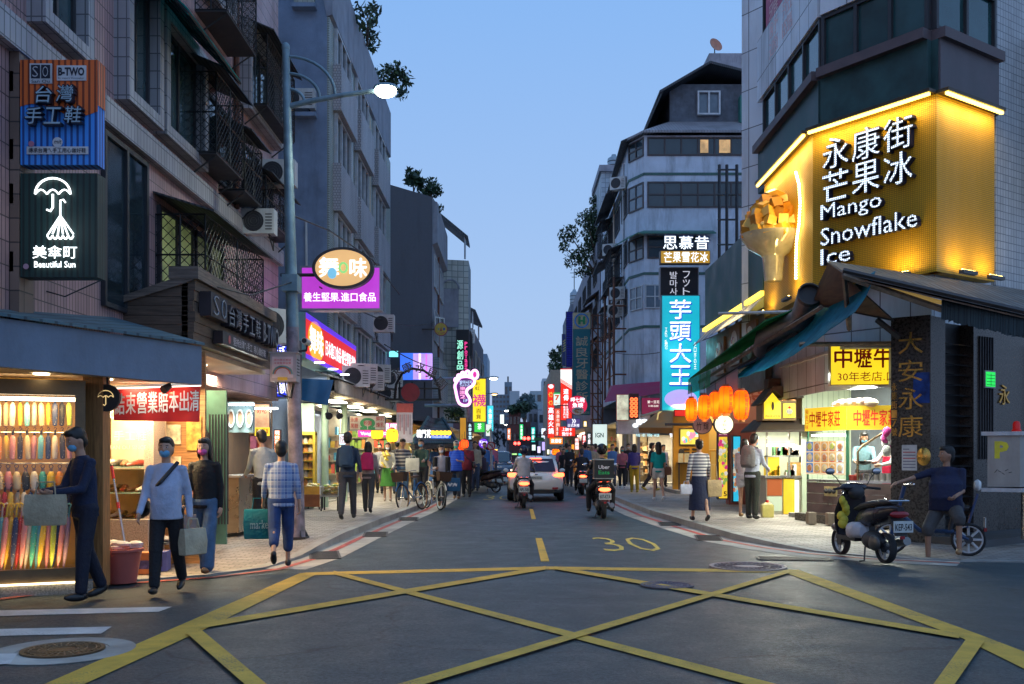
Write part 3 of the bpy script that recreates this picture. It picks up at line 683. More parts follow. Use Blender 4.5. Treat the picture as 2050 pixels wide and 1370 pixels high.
# == right: the yellow corner block
WT = TM((.72, .77, .82), (.07, .075, .09), .62, .95, .012, .4, .08, .5, name="wall_panel")
ST = TM((.5, .52, .53), (.16, .18, .2), .095, .14, .008, .3, .1, .35)
MAR = PM((.02, .065, .065), .5, 0, .6, 1.2, dirt=.2, name="green_marble")
C0, C1, C2, C3 = V((5.8, 22.9, 0)), V((5.8, 19.2, 0)), V((7.28, 17.07, 0)), V((8.78, 18.12, 0))
B0, B1, B2 = V((6.05, 24.0, 0)), V((6.05, 19.28, 0)), V((7.34, 17.42, 0)); rd = V((.817, .576, 0)); B3 = B2 + rd * 1.95
CO = block("corner_building", "white panelled corner block with a dark green marble band behind the yellow dessert box", [tuple(B0.xy), tuple(B1.xy), tuple(B2.xy), tuple(B3.xy), (20, 30), (8, 30)], 2.7, 16, [WT])
def strip(par, name, pts, z0, z1, d, mat, off=0.0):
    mb = MB()
    for a, b in zip(pts[:-1], pts[1:]):
        R = (b - a).normalized(); n = R.cross(UP); mb.ob(a + UP * z0 + n * (d + off), b - a, UP * (z1 - z0), -n * d, mat)
    return mb.build(name, par)
PB = [B0, B1, B2, B3]
strip(CO, "marble_band", PB, 7.75, 8.72, .12, MAR); strip(CO, "sill", [p for p in PB], 8.72, 8.9, .26, PM((.11, .08, .085), .6, 0, .2)); strip(CO, "spandrel", PB, 9.95, 11.4, .14, WT)
R3m = PM((.1, .085, .095), .55, 0, .25, 3, dirt=.3)
MB().ob(B2 + rd * .02 + UP * 7.75 + V((.576, -.817, 0)) * .16, rd * 1.9, UP * .97, V((-.576, .817, 0)) * .04, R3m).build("brown_panel", CO)
for a, b, n in ((B0 + V((0, -.35, 0)), B1, 4), (B1, B2, 3), (B2, B3, 2)):
    R = (b - a); win(CO, a + UP * 8.91, R, UP, R.length, 1.03, DARK, GM((.02, .07, .075)), n, 1, .07, .1)
    win(CO, a + UP * 11.42, R, UP, R.length, 1.6, DARK, GM((.02, .07, .075)), n, 1, .07, .1)
# pier at the far end, pier at the near end, next block
MB().ob((5.70, 24.7, 4.4), V((.42, -.6, 0)), UP * 11.6, V((.6, .42, 0)), WT).build("corner_pier", CO)
n3 = V((.576, -.817, 0))
MB().ob(B2 + rd * 1.96 + UP * 2.7 + n3 * .08, rd * 1.05, UP * 13, -n3 * .6, ST).build("tiled_pier", CO)
NB = MB().ob(B2 + rd * 3.02 + UP * 0 + n3 * .06, rd * 9, UP * 16, -n3 * 4, PM((.13, .15, .17), .6, 0, .2, dirt=.4)).build("side_street_block", None, "grey blue block at the frame edge beside the white tiled pier", "building")
MB().ob(B2 + rd * 3.1 + UP * 6.3 + n3 * .5, rd * 2.5, UP * 3.2, -n3 * .42, PM((.12, .2, .23), .5, 0, .15, dirt=.3)).build("oriel", NB)
# pink banner on the far flank
PK = PM((.5, .13, .22), .75, 0, .1, dirt=.1)
board("banner", "pink vertical banner with two columns of pale characters high on the white corner block", "banner", (5.92, 23.2, 10.35), -EY, UP, 2.6, 2.9, .03, PK, PK,
      [("各界嘉賓蒞臨", .55, .06, .85, .95, PM((.75, .5, .5), .6), 'v', .01), ("景致優雅舒適", .12, .06, .42, .95, PM((.75, .5, .5), .6), 'v', .01)])
# the yellow dessert box
YP = TM((.74, .4, .006), (.3, .16, .0), .035, .035, .006, .45, .05, .1, 0, .6, "perforated_yellow")
Z0, Z1 = 4.62, 7.67
MX = thing("dessert_sign_box", "big glowing yellow perforated sign box wrapped round the corner with white bulb lettering", "sign")
dch = (C2 - C1).normalized(); nch = dch.cross(UP)
for a, b in ((C0, C1), (C1, C2), (C2, C3)):
    n = (b - a).normalized().cross(UP); MB().ob(a + UP * Z0, b - a, UP * (Z1 - Z0), -n * .2, YP).build("yellow_panel", MX)
LEDY = EM((1, .72, .12), 7, name="lamp_strip")
for a, b in ((C0, C1), (C1, C2), (C2, C3)):
    R = (b - a).normalized(); n = R.cross(UP); L = (b - a).length
    MB().ob(a + UP * (Z1 + .0) + n * .22, b - a, UP * .06, -n * .3, PM((.06, .04, .02), .5)).build("cornice", MX)
    MB().ob(a + R * .03 + UP * (Z1 - .05) + n * .19, R * (L - .06), UP * .045, -n * .05, LEDY).build("lamp_strip", MX)
    area(a + R * L / 2 + UP * (Z1 - .07) + n * .2, a + R * L / 2 + UP * (Z1 - 2) - n * .1, L * .95, .06, 11 * L, (1, .74, .3))
    for f in (.3, .78) if L < 3 else (.2, .75):
        p = a + R * L * f + n * .2 + UP * (Z0 - .03)
        if (a - C1).length < .1 and f < .5: continue
        MB().ob(p - R * .22 + n * .1, R * .44, UP * .06, -n * .09, PM((.1, .09, .08), .5)).build("floodlight", MX)
        m2 = MB()
        for q in range(9): m2.ell(p + R * (-.19 + q * .047) + n * .055 + UP * .066, (.018, .018, .012), EM((1, .75, .2), 14), 8, 4)
        m2.build("bulbs", MX)
        area(p + n * .06 + UP * .09, p + UP * 2.2 - n * .12, .4, .06, 9, (1, .72, .25))
def DOTS(col, s, sp):
    m, t, p = _nt("bulb_lettering"); co = N(t, "TexCoord").outputs["UV"]; sc = N(t, "VectorMath", _operation='SCALE'); sc.inputs[3].default_value = 1 / sp; fr = N(t, "VectorMath", _operation='FRACTION'); sb = N(t, "VectorMath", _operation='SUBTRACT', i1=(.5, .5, 0)); mu = N(t, "VectorMath", _operation='MULTIPLY', i1=(1, 1, 0)); ln = N(t, "VectorMath", _operation='LENGTH')
    for a, b in ((co, sc), (sc.outputs[0], fr), (fr.outputs[0], sb), (sb.outputs[0], mu), (mu.outputs[0], ln)): t.links.new(a, b.inputs[0])
    t.links.new(ramp(t, ln.outputs["Value"], .3, .42, s, s * .16), p.inputs["Emission Strength"]); p.inputs["Emission Color"].default_value = (*col, 1); p.inputs["Base Color"].default_value = (.2, .25, .35, 1); return m
LEDW = DOTS((.75, .88, 1), 2.2, .042); NAVY = PM((.012, .02, .06), .4)
def mtext(mb, st, t0, t1, z0, z1, mode="h"):
    o = C1 + dch * (t0 * 1.2178) + UP * z0 + nch * .012; w = (t1 - t0) * 1.2178
    fn = mb.htxt if mode == "h" else mb.txt
    fn(st, o, dch, UP, w, z1 - z0, NAVY, .02, .12); fn(st, o + nch * .126, dch, UP, w, z1 - z0, LEDW, 0, 0)
mb = MB(); mtext(mb, "永康街", .24, 1.86, 6.85, 7.42); mtext(mb, "芒果冰", .24, 1.86, 6.24, 6.8); mb.build("chinese_lettering", MX)
mb = MB()
for st, t0, t1, z0, z1 in (("Mango", .24, 1.32, 5.83, 6.2), ("Snowflake", .24, 1.9, 5.43, 5.76), ("Ice", .24, .78, 5.06, 5.36)): mtext(mb, st, t0, t1, z0, z1, "t")
mb.build("latin_lettering", MX)
# bulb edged dessert cup relief
CP = thing("dessert_cup", "giant glass dessert cup heaped with mango cubes mounted on the yellow sign box", "sculpture")
cc = V((5.5, 20.95, 5.12))
MB().lathe([(.17, 0), (.19, .04), (.23, .5), (.27, .55), (.52, .7), (.66, .9), (.7, .98), (.6, 1.0)], cc, PM((.5, .46, .36), .1, .25, .2, name="glazed_cup"), 24).build("cup", CP)
mb = MB(); r = random.Random(5); MC = [PM((.7, .36, .02), .35, 0, .25), PM((.5, .2, .012), .4, 0, .25), PM((.7, .4, .05), .35, 0, .2)]
for z_, R_, n_ in ((1.27, .53, 13), (1.44, .52, 12), (1.6, .44, 11), (1.76, .34, 9), (1.92, .22, 6), (2.06, .08, 3)):
  for i in range(n_):
    a = 2 * PI * i / n_ + z_ * 3; c = cc + V((R_ * cos(a), R_ * sin(a), z_ - .26 + r.uniform(-.05, .05))); s = r.uniform(.085, .12)
    M = Euler((r.uniform(-.5, .5), r.uniform(-.5, .5), r.uniform(0, 3))).to_matrix()
    mb.ob(c + M @ V((-s, -s, -s)), M @ V((2 * s, 0, 0)), M @ V((0, 0, 2 * s)), M @ V((0, 2 * s, 0)), r.choice(MC))
for i in range(30):
    a = r.uniform(0, 2 * PI); mb.ell(cc + V((.5 * cos(a), .5 * sin(a), 1.02 + r.uniform(-.03, .1))), (.09, .09, .06), PM((.75, .6, .2), .5), 8, 5)
mb.ell(cc + UP * 1.22, (.42, .42, .5), PM((.3, .13, .01), .4)); mb.build("mango_cubes", CP)
mb = MB(); path = [(20.2, 7.2), (19.98, 6.9), (19.9, 6.5), (19.98, 6.1), (20.15, 5.8), (20.2, 5.4), (20.2, 5.0)]
pts = []
for (y0, z0), (y1, z1) in zip(path[:-1], path[1:]):
    for k in range(7): pts.append(V((5.76, y0 + (y1 - y0) * k / 7, z0 + (z1 - z0) * k / 7)))
for p in pts: mb.ell(p, (.03, .028, .028), EM((1, .8, .3), 12), 8, 5)
mb.build("bulb_chain", CP); point((5.5, 20.0, 6.2), .15, 14, (1, .75, .3))
# lower yellow shop under the band: lamp strip, striped awning, pictures
SH = thing("parlour_facade", "dark upper parlour front with yellow lamp strip, striped awning and dessert pictures", "shop front")
MB().box(5.82, 6.0, 23.1, 30, 5.3, 7.0, MAR).build("marble_panel", SH)
MB().box(5.74, 5.84, 23.0, 30, 5.16, 5.26, EM((1, .7, .08), 2.2)).build("lamp_strip", SH)
MB().slab([(5.8, 23.0, 5.12), (5.8, 30, 5.12), (5.45, 30, 4.75), (5.45, 23.0, 4.75)], (0, 0, -.02), STRIPES([(.28, .3, .34), (.5, .5, .5)], .9, 1)).build("striped_awning", SH)
MB().box(5.85, 6.0, 23.0, 30, 3.0, 4.9, PM((.1, .07, .04), .4)).build("panelling", SH)
WOODR = TM((.3, .19, .11), (.05, .03, .02), .3, 40)
for y, z in ((23.6, 3.7), (25.3, 3.8), (27.2, 3.7)):
    f = MB().box(5.78, 5.84, y, y + 1.25, z, z + 1.0, PM((.2, .1, .03), .4)).build("dessert_picture", SH)
    m2 = MB(); c = V((5.775, y + .62, z + .5)); m2.lathe([(.4, 0), (.4, .004), (.3, .01), (.01, .01)], c, PM((.7, .65, .55), .3), 24, -EX)
    for i in range(14): m2.ell(c + V((-.015, r.uniform(-.25, .25), r.uniform(-.2, .25))), (.01, .1, .08), PM(r.choice([(.8, .35, .25), (.8, .5, .2), (.8, .7, .5), (.5, .15, .1)]), .4), 8, 5)
    m2.build("dish_print", f)
area((5.4, 25, 5.0), (5.9, 25, 4.0), 3, .1, 20, (1, .7, .25))
# granite pillar and louvred corner wall
GRA = PM((.055, .047, .04), .28, 0, .6, 26, name="granite", dirt=.1); GRA2 = PM((.07, .06, .052), .3, 0, .5, 40)
GP = thing("granite_corner", "dark polished granite corner pillar with tall gold characters and louvred wall beside the parked scooter", "wall")
q0, q1 = V((6.30, 16.55, 0)), V((6.79, 16.15, 0)); fr = (q1 - q0).normalized(); fnn = fr.cross(UP)
MB().ob(q0, q1 - q0, UP * 3.75, -fnn * .5, GRA).build("pillar", GP)
q2 = q1 + rd * .42; MB().ob(q1 + n3 * 0, q2 - q1, UP * 3.73, -n3 * .45, GRA2).build("pillar_side", GP)
q3 = q2 + rd * .85; mb = MB(); mb.ob(q2 - n3 * .25, q3 - q2, UP * 3.7, -n3 * .05, BLACK)
for k in range(19): mb.ob(q2 + UP * (.25 + k * .17) - n3 * .02, q3 - q2, UP * .035 - n3 * .1, -n3 * .012, PM((.05, .05, .055), .4, .3))
mb.build("louvres", GP)
q4 = q3 + rd * .75; mb = MB(); mb.ob(q3, q4 - q3, UP * 3.7, -n3 * .3, GRA2)
for k in range(6): mb.ob(q3 + rd * (.16 + k * .08) + n3 * .03 + UP * 1.4, rd * .02, UP * 2.1, -n3 * .028, DARK)
mb.build("ribbed_panel", GP); q5 = q4 + rd * 6; MB().ob(q4, q5 - q4, UP * 3.7, -n3 * .3, GRA).build("granite_wall", GP)
GOLD = PM((.65, .36, .08), .3, .75, .25, 8, name="gilt")
mb = MB(); gw = (q1 - q0).length
mb.vtxt("大安永康", q0 + fr * gw * .2 + UP * 1.72 + fnn * .005, fr, UP, gw * .62, 1.82, GOLD, 0, .02, .22); mb.vtxt("永康街17號", q0 + fr * gw * .02 + UP * 1.78 + fnn * .005, fr, UP, gw * .14, .9, GOLD, 0, .01)
mb.build("gilt_lettering", GP)
mb = MB(); mb.txt("永", q4 + rd * .02 + UP * 2.35 + n3 * .005, rd, UP, .35, .35, GOLD, 0, .02); mb.build("gilt_character", GP)
MB().ob(q0 + fr * .18 + UP * 1.22 + fnn * .012, fr * .24, UP * .42, -fnn * .01, PM((.6, .6, .6), .6)).build("paper_notice", GP)
m2 = MB()
for k in range(7): m2.ob(q0 + fr * .2 + UP * (1.26 + k * .05) + fnn * .016, fr * (.2 if k < 6 else .1), UP * .018, -fnn * .003, PM((.45, .1, .1) if k in (3, 5) else (.2, .2, .25), .7))
m2.build("notice_print", GP)
m2 = MB(); m2.lathe([(.11, 0), (.11, .02), (.07, .05), (.01, .06)], V((0, 0, 0)), GOLD, 20, fnn)
pc = q1 - fr * .1 + UP * 1.45 + fnn * .01; m2.v = [pc + V((v.x, v.y, v.z * 1.35)) for v in m2.v]; m2.build("gilt_plaque", GP)
MB().ob(q0 + fr * .36 + UP * 2.32 + fnn * .004, fr * .26, UP * .5, -fnn * .002, PM((.01, .06, .3), .15, 0, .7, 5)).build("blue_sticker", GP)
MB().ob(q4 + rd * -.5 + UP * 2.62 + n3 * .06, rd * .34, UP * .3, -n3 * .05, PM((.3, .33, .3), .4)).build("sign_box", GP)
m2 = MB(); m2.ob(q4 + rd * -.475 + UP * 2.645 + n3 * .066, rd * .29, UP * .25, -n3 * .004, EM((.01, .75, .08), 1.1))
for k in range(4): m2.ob(q4 + rd * -.46 + UP * (2.67 + k * .055) + n3 * .07, rd * .26, UP * .01, -n3 * .002, PM((.01, .15, .03), .5))
m2.ob(q4 + rd * -.33 + UP * 2.66 + n3 * .07, rd * .012, UP * .21, -n3 * .002, PM((.01, .15, .03), .5)); m2.build("green_display", GP)
MB().slab([q1 + n3 * .9 + UP * 0, q1 + n3 * .9 + rd * 7, q1 + rd * 7 - n3 * .1, q1 - n3 * .1], (0, 0, .16), PM((.07, .075, .08), .55, 0, .2, 3, .2)).build("doorstep", GP)
# street stall canopies
TA = thing("stall_canopy", "ragged tin canopy on a steel frame projecting over the beef noodle stall", "canopy")
TIN = TM((.08, .12, .14), (.02, .03, .04), .12, 40, .02, .5, .2, .5); UND = WOOD((.13, .075, .045), .6, .7, .4, (8, 1, 1))
a, b, c, d = at(1658, 527, 17.6), at(1688, 548, 15.2), at(2090, 640, 14.0), at(2090, 592, 16.6)
e = at(1622, 606, 17.9)
MB().slab([a, b, c, d], (0, 0, .04), TIN, PM((.12, .13, .14), .6)).build("tin_sheet", TA)
MB().slab([a + UP * -.05, b + UP * -.05, c + UP * -.05, d + UP * -.05], (0, 0, .02), UND).build("plank_lining", TA)
MB().slab([a, e, at(1790, 640, 15.6), b], (0, 0, -.03), UND, DARK).build("side_flap", TA)
m2 = MB(); RUST = PM((.25, .2, .15), .6, .4, .4, 9); m2.tube([b - UP * .03, at(1893, 622, 14.8)], .05, RUST, 4); m2.tube([b + V((.15, .05, -.08)), at(1900, 610, 15.2)], .035, EM((.6, .4, .12), .35), 4)
m2.tube([at(1690, 550, 15.25), at(1700, 660, 16.4)], .04, RUST, 4); m2.tube([at(1600, 690, 17.0), at(1788, 688, 16.9)], .04, RUST, 4); m2.tube([at(1755, 640, 16), at(1800, 675, 16)], .05, DARK, 4)
m2.tube([b + V((0, 0, .05)), c + V((0, 0, .05))], .04, DARK, 4); m2.build("steel_frame", TA)
m2 = MB(); r = random.Random(3)
for k in range(40):
    f = k / 40; p = at(1885, 598, 14.75).lerp(c, f); m2.poly([p + UP * .02, p + V((.08, 0, .02)), p + V((.08, .02, -.28 - r.uniform(0, .06))), p + V((0, .02, -.28 - r.uniform(0, .06)))], TM((.04, .075, .09), (.015, .03, .04), .05, 9))
m2.build("ragged_valance", TA)
TP = thing("tarpaulin_awning", "long sagging blue tarpaulin awning with a grey fringed valance over the food stalls", "awning")
BL = TRL((.02, .26, .38), .55)
rings = []
for i in range(13):
    f = i / 12; o_ = V((4.45, 20.2, 3.0)).lerp(V((5.0, 14.5, 3.58)), f) + UP * (-.16 * sin(PI * f)); w_ = V((5.75, 21.0, 4.2)).lerp(V((5.55, 15.2, 4.3)), f) + UP * (-.05 * sin(PI * f))
    rings.append([o_.lerp(w_, g / 6) + UP * (-.1 * sin(PI * g / 6) + .015 * sin(i * 2.6 + g)) for g in range(7)])
m2 = MB(); vs = [p for q in rings for p in q]; vs2 = [p - UP * .015 for p in vs]
m2.add(vs, [(i * 7 + j, i * 7 + j + 1, i * 7 + j + 8, i * 7 + j + 7) for i in range(12) for j in range(6)], BL); m2.add(vs2, [(i * 7 + j + 7, i * 7 + j + 8, i * 7 + j + 1, i * 7 + j) for i in range(12) for j in range(6)], BL)
m2.build("tarpaulin", TP)
VAL = STRIPES([(.1, .1, .13), (.24, .24, .28)], .09, 1); m2 = MB()
for k in range(26):
    f0, f1 = k / 26, (k + 1) / 26; p, q = V((4.42, 22.6, 2.95)).lerp(V((4.45, 19.6, 3.16)), f0), V((4.42, 22.6, 2.95)).lerp(V((4.45, 19.6, 3.16)), f1)
    m2.poly([p, q, q - UP * (.4 + .03 * (k % 2)), p - UP * (.4 + .05 * ((k + 1) % 2))], VAL)
m2.build("valance", TP)
m2 = MB(); m2.slab([(4.42, 22.6, 2.97), (4.44, 19.6, 3.18), (5.9, 20.4, 3.85), (5.9, 23.4, 3.6)], (0, 0, -.03), PM((.07, .075, .1), .7)); m2.build("canvas_end", TP)
GA = thing("folding_awning", "green folding awning half rolled with rusty arms above the blue tarpaulin", "awning")
GRN = TRL((.02, .24, .1), .5); m2 = MB()
m2.slab([(4.55, 25.5, 3.4), (4.7, 18.6, 3.95), (5.6, 18.6, 4.3), (5.7, 25.5, 3.95)], (0, 0, .03), GRN); m2.build("canvas", GA)
m2 = MB(); m2.tube([(4.6, 24.5, 3.25), (5.25, 16.9, 3.98)], .045, RUST, 4); m2.tube([(4.7, 24.5, 3.1), (5.3, 18.5, 3.75)], .03, DARK, 4)
for k in range(18): m2.poly([(4.52, 25.5 - k * .16, 3.4), (4.52, 25.36 - k * .16, 3.4), (4.5, 25.36 - k * .16, 3.02), (4.5, 25.5 - k * .16, 3.0)], GRN)
m2.build("awning_arm", GA)
DU = MB(); DU.tube([(5.25, 17.6, 4.28), (5.3, 18.0, 4.12), (5.35, 18.4, 3.98), (5.2, 19.2, 3.9), (5.1, 20.0, 3.85), (5.15, 20.4, 3.6)], .21, PM((.16, .16, .17), .5, .5, .3, 6, .3, 30), 16, caps=False)
DU.lathe([(.215, 0), (.215, .1), (.19, .1), (.17, -.2), (.01, -.2)], (5.25, 17.6, 4.28), PM((.05, .05, .05), .6), 16, V((-.1, -1, .35))).build("exhaust_duct", None, "fat grey exhaust duct elbow under the yellow sign box", "duct")
m2 = MB()
for p in ((1440, 24), (1455, 23), (1475, 22.5)): m2.tube([at(p[0], 330, p[1] + 8), at(p[0], 800, p[1] + 8)], .05, DARK, 4)
for k in range(9): m2.tube([at(1437, 340 + 50 * k, 31.5), at(1476, 340 + 50 * k, 31)], .03, DARK, 4)
m2.build("scaffold_frame", None, "dark iron sign scaffold with a white cross tube beside the cyan vertical sign", "scaffold")
MB().tube([at(1440, 628, 21), at(1600, 624, 19)], .035, ALU, 6).build("cross_tube", C.objects[-1])
# == right: grey chamfered block across the lane
GW = PM((.55, .6, .68), .8, 0, .16, 1.2, .2, 25, .55, name="weathered_render"); GLN = PM((.05, .12, .1), .6, 0, .2)
P2 = [(5.55, 62), (5.55, 47.2), (6.1, 46), (14, 46), (14, 62)]
RB = block("grey_apartment_block", "weathered grey chamfered block with brown window bands and a rooftop shed across the lane", P2, 4.3, 16.2, [GW])
MB().box(6.3, 14, 46.1, 60, 0, 4.28, PM((.2, .19, .18), .8)).build("lower_wall", RB)
a0, a1, a2 = V((5.55, 47.2, 0)), V((6.1, 46, 0)), V((13, 46, 0)); BRF = PM((.06, .045, .045), .5)
for z0, z1 in ((15.25, 16.1), (12.85, 14.05), (10.5, 11.55)):
    win(RB, a0 + UP * z0, a1 - a0, UP, (a1 - a0).length, z1 - z0, BRF, GLS if z0 > 15 else GLSL, 2, 2, .06); win(RB, a1 + V((.15, 0, z0)), EX, UP, 6.2 if z0 > 12 else 2.4, z1 - z0, BRF, GLS, 8 if z0 > 12 else 3, 1 if z0 > 15 else 2, .07)
win(RB, a0 + UP * 8.2 + (a1 - a0) * .1, a1 - a0, UP, 1.1, 1.1, ALU, GLSL, 2, 2); win(RB, a1 + V((.05, 0, 8.2)), EX, UP, .9, 1.1, ALU, GLSL, 2, 2)
for x0_, x1_ in ((1402, 1418), (1440, 1462)): p = at(x0_, 306, 45.92); MB().ob(p, EX * ((x1_ - x0_) / F * 46), UP * .6, EY * .02, WARMG).build("lit_pane", RB)
for z in (14.35, 9.75, 7.3): strip(RB, "painted_line", [V((5.55, 62, 0)), a0, a1, a2], z, z + .12, .03, GLN)
m2 = MB(); m2.slab([a0 + V((0, 0, 11.75)), a1 + UP * 11.75, a1 + V((3.2, 0, 11.75)), a1 + V((3.2, -.7, 11.5)), a1 + V((-.4, -.7, 11.5)), a0 + V((-.7, 0, 11.3))], (0, 0, .05), PM((.03, .14, .1), .5)); m2.build("green_canopy", RB)
m2 = MB(); m2.slab([(5.3, 47.0, 16.2), (6.0, 45.6, 16.2), (14, 45.6, 16.2), (14, 48, 17.4), (7.6, 48, 17.4)], (0, 0, .1), TM((.33, .31, .33), (.15, .14, .15), .14, 40, .02, .6, .1, .5)); m2.build("tin_skirt_roof", RB)
m2 = MB(); m2.slab([(5.1, 46.6, 16.05), (5.5, 62.5, 16.1), (6.4, 62.5, 16.9), (6.5, 47.4, 16.9)], (0, 0, .08), CORR); m2.build("side_roof", RB)
SHD = MB().box(7.6, 14, 48, 56, 16.3, 19.3, PM((.1, .12, .15), .7, 0, .4, 3, dirt=.5)).build("rooftop_shed", RB)
m2 = MB(); m2.slab([(7.0, 47.2, 18.6), (9.4, 47.2, 20.0), (12.6, 47.2, 19.2), (12.6, 57, 19.2), (9.4, 57, 20.0), (7.0, 57, 18.6)], (0, 0, .12), CORR); m2.slab([(6.3, 47.3, 16.9), (7.1, 47.3, 18.7), (7.1, 60, 18.7), (6.3, 60, 16.9)], (.1, 0, .05), CORR); m2.build("shed_roof", SHD)
win(SHD, (8.9, 47.98, 17.75), EX, UP, 1.1, 1.15, ALU, GLSL, 2, 1, .08, .25); MB().box(10.9, 13, 47.5, 47.96, 17.3, 18.6, PM((.04, .2, .17), .6)).build("green_sheet", SHD)
MO = PM((.34, .34, .38), .85, 0, .25, 2, .2, 30, 1.0); MB().box(9.9, 14, 50, 57, 16.3, 21.6, MO).build("stair_tower", RB)
m2 = MB(); m2.lathe([(.01, 0), (.2, .02), (.36, .1), (.37, .12), (.01, .04)], V((10.2, 50.1, 22.0)), PM((.5, .2, .12), .5), 20, V((.5, -1, .4))); m2.tube([(10.2, 50.1, 21.6), (10.2, 50.15, 22.0)], .03, DARK, 5); m2.build("satellite_dish", None, "small orange satellite dish on the mouldy rooftop stair tower", "satellite dish")
for i, y in enumerate((47.6, 51, 54.5, 58)):
    for z in (13.0, 10.6, 8.2): win(RB, (5.548, y + 2.4, z), -EY, UP, 2.2, 1.2, DARK, GLSL if i % 2 else GLS, 3)
for y0, y1, z in ((50.2, 53.5, 10.4), (55, 58.2, 12.9), (53.8, 56.2, 8.0)): cage(RB, 5.55, 5.0, y0, y1, z, z + 1.35, CORR, .25)
for y0, y1, z in ((49, 53.8, 9.7), (54.5, 59, 11.9), (50, 57, 14.5)): MB().slab([(5.5, y0, z + .5), (5.5, y1, z + .5), (4.7, y1, z), (4.7, y0, z)], (0, 0, .04), CORR).build("side_awning", RB)
for i, (y, z) in enumerate(((48.4, 14.6), (48.6, 9.3), (49.6, 8.6), (52.4, 12.2))): aircon(["air conditioner high on the grey block's street flank under its roof", "air conditioner on the grey block's chamfer edge above the pink canopy", "air conditioner among the rusty balconies of the grey block", "air conditioner on the balcony rail of the grey block's third floor"][i], (5.2, y, z), .8, .6, .4, V((-.5, -1, 0)))
RUSTY = PM((.16, .07, .045), .7, .2, .4, 6)
m2 = MB()
for Y in (47.9, 50, 52.5): m2.tube([(4.9, Y, 4.3), (4.9, Y, 10)], .06, RUSTY, 4)
for z in (5.3, 6.4, 7.5, 8.6): m2.tube([(4.9, 47.9, z), (4.9, 52.5, z)], .04, RUSTY, 4); m2.tube([(4.9, 47.9, z), (5.5, 47.9, z)], .04, RUSTY, 4)
for z in (5.3, 7.5): m2.tube([(4.9, 47.9, z), (4.9, 50, z + 1.1), (4.9, 52.5, z)], .03, RUSTY, 4)
m2.build("fire_escape", RB)
# taller and further blocks on the right
RT = block("tiled_tower", "pale tiled stair tower with a steel water tank behind the grey chamfered block", [(5.75, 64), (7.7, 64), (7.7, 70), (5.75, 70)], 0, 19.8, [TM((.42, .5, .55), (.2, .24, .27), .3, .3, .02, .4)])
MB().box(5.6, 7.8, 63.8, 70, 19.6, 20.0, GRY).build("coping", RT)
TNK = PM((.3, .36, .4), .4, .6, .15, 3)
def tank(label, c, r, h):
    m2 = MB(); m2.lathe([(r * .96, 0), (r, .05), (r, h * .75), (r * .95, h * .8), (r * .4, h * .92), (r * .35, h), (.01, h)], c, TNK, 18); o = m2.build("water_tank", None, label, "water tank", "rooftop water tanks")
    m3 = MB()
    for z in (.2, .4, .6): m3.lathe([(r * 1.02, h * z), (r * 1.03, h * z + .03), (r * 1.02, h * z + .06)], c, DARK, 18)
    m3.build("band", o); return o
tank("steel water tank on top of the pale tiled stair tower", (6.75, 66, 20.0), .42, 1.3)
RC = block("dark_apartment_block", "shabby dark block with balconies behind the tall teal clinic sign", [(5.55, 90), (5.5, 62.1), (5.7, 62.1), (9, 62.1), (9, 90)], 2.5, 15.2, [PM((.22, .22, .26), .8, 0, .25, 1.5, dirt=.6)])
for y in (64, 69, 74, 79, 84):
    for z in (12.6, 9.8, 7.0): win(RC, (5.5, y + 3, z), -EY, UP, 2.6, 1.4, DARK, GLS, 3)
    for z in (11.2, 8.4): MB().slab([(5.5, y - 1, z + .6), (5.5, y + 2.4, z + .6), (4.7, y + 2.4, z), (4.7, y - 1, z)], (0, 0, .05), CORR).build("side_awning", RC)
RD = block("tank_roof_block", "distant dark block with two rooftop water tanks and an antenna", [(5.6, 110), (5.5, 94), (9, 94), (9, 110)], 2, 15.6, [PM((.14, .16, .19), .8, dirt=.5)])
tank("left-hand small water tank beside the roof antenna, far down the street", (6.0, 96, 15.6), .42, 1.7); tank("blue grey water tank beside the one with the antenna, far down the street", (7.1, 96, 15.6), .5, 2.0)
m2 = MB(); m2.tube([(6.0, 96, 17.2), (6.0, 96, 19.3)], .04, DARK, 4); m2.tube([(5.6, 96, 18.9), (6.4, 96, 18.9)], .03, DARK, 4); m2.tube([(5.75, 96, 18.5), (6.25, 96, 18.5)], .03, DARK, 4); m2.build("antenna", RD)
block("tan_house", "tan plastered house with roof plants beside the red column signs", [(4.7, 150), (4.55, 118), (9, 118), (9, 150)], 2, 11.4, [PM((.35, .26, .18), .8), PM((.36, .28, .2), .8)])
# == left: umbrella shop window
WARM = (1, .72, .36); BRASS = PM((.16, .11, .06), .4, .4, .2, 6, name="bronze_frame")
YW = PM((.75, .42, .04), .6, 0, .15, 3, name="yellow_wood")
W = thing("shop_window", "warm glowing display window full of folded umbrellas at the street corner", "shop window")
wa, wb = V((-5.42, 10.3, 0)), V((-4.66, 10.62, 0)); wr = (wb - wa).normalized(); wn = wr.cross(UP)
MB().ob(wa - wr * 1.2 + UP * .12 - wn * .5, wr * 2.05, UP * 2.2, -wn * .05, YW).build("back_panel", W)
mb = MB(); mb.ob(wa - wr * .09, wr * .09, UP * 2.28, -wn * .1, BRASS); mb.ob(wb, wr * .1, UP * 2.28, -wn * .1, BRASS); mb.ob(wa + UP * 2.12, wb - wa, UP * .16, -wn * .1, BRASS); mb.ob(wa + UP * .12, wb - wa, UP * .16, -wn * .1, BRASS)
mb.ob(wb - wn * .1, wr * .1, UP * 2.28, -wn * .45, BRASS); mb.build("frame", W)
MB().ob(wa + UP * .28 - wn * .02, wb - wa, UP * 1.84, -wn * .008, CLEAR(.05)).build("pane", W)
MB().ob(wa - wr * 1.2, wr * 2.2 , UP * .12, -wn * .6, PM((.3, .28, .25), .5, 0, .5, 60, name="terrazzo")).build("plinth", W)
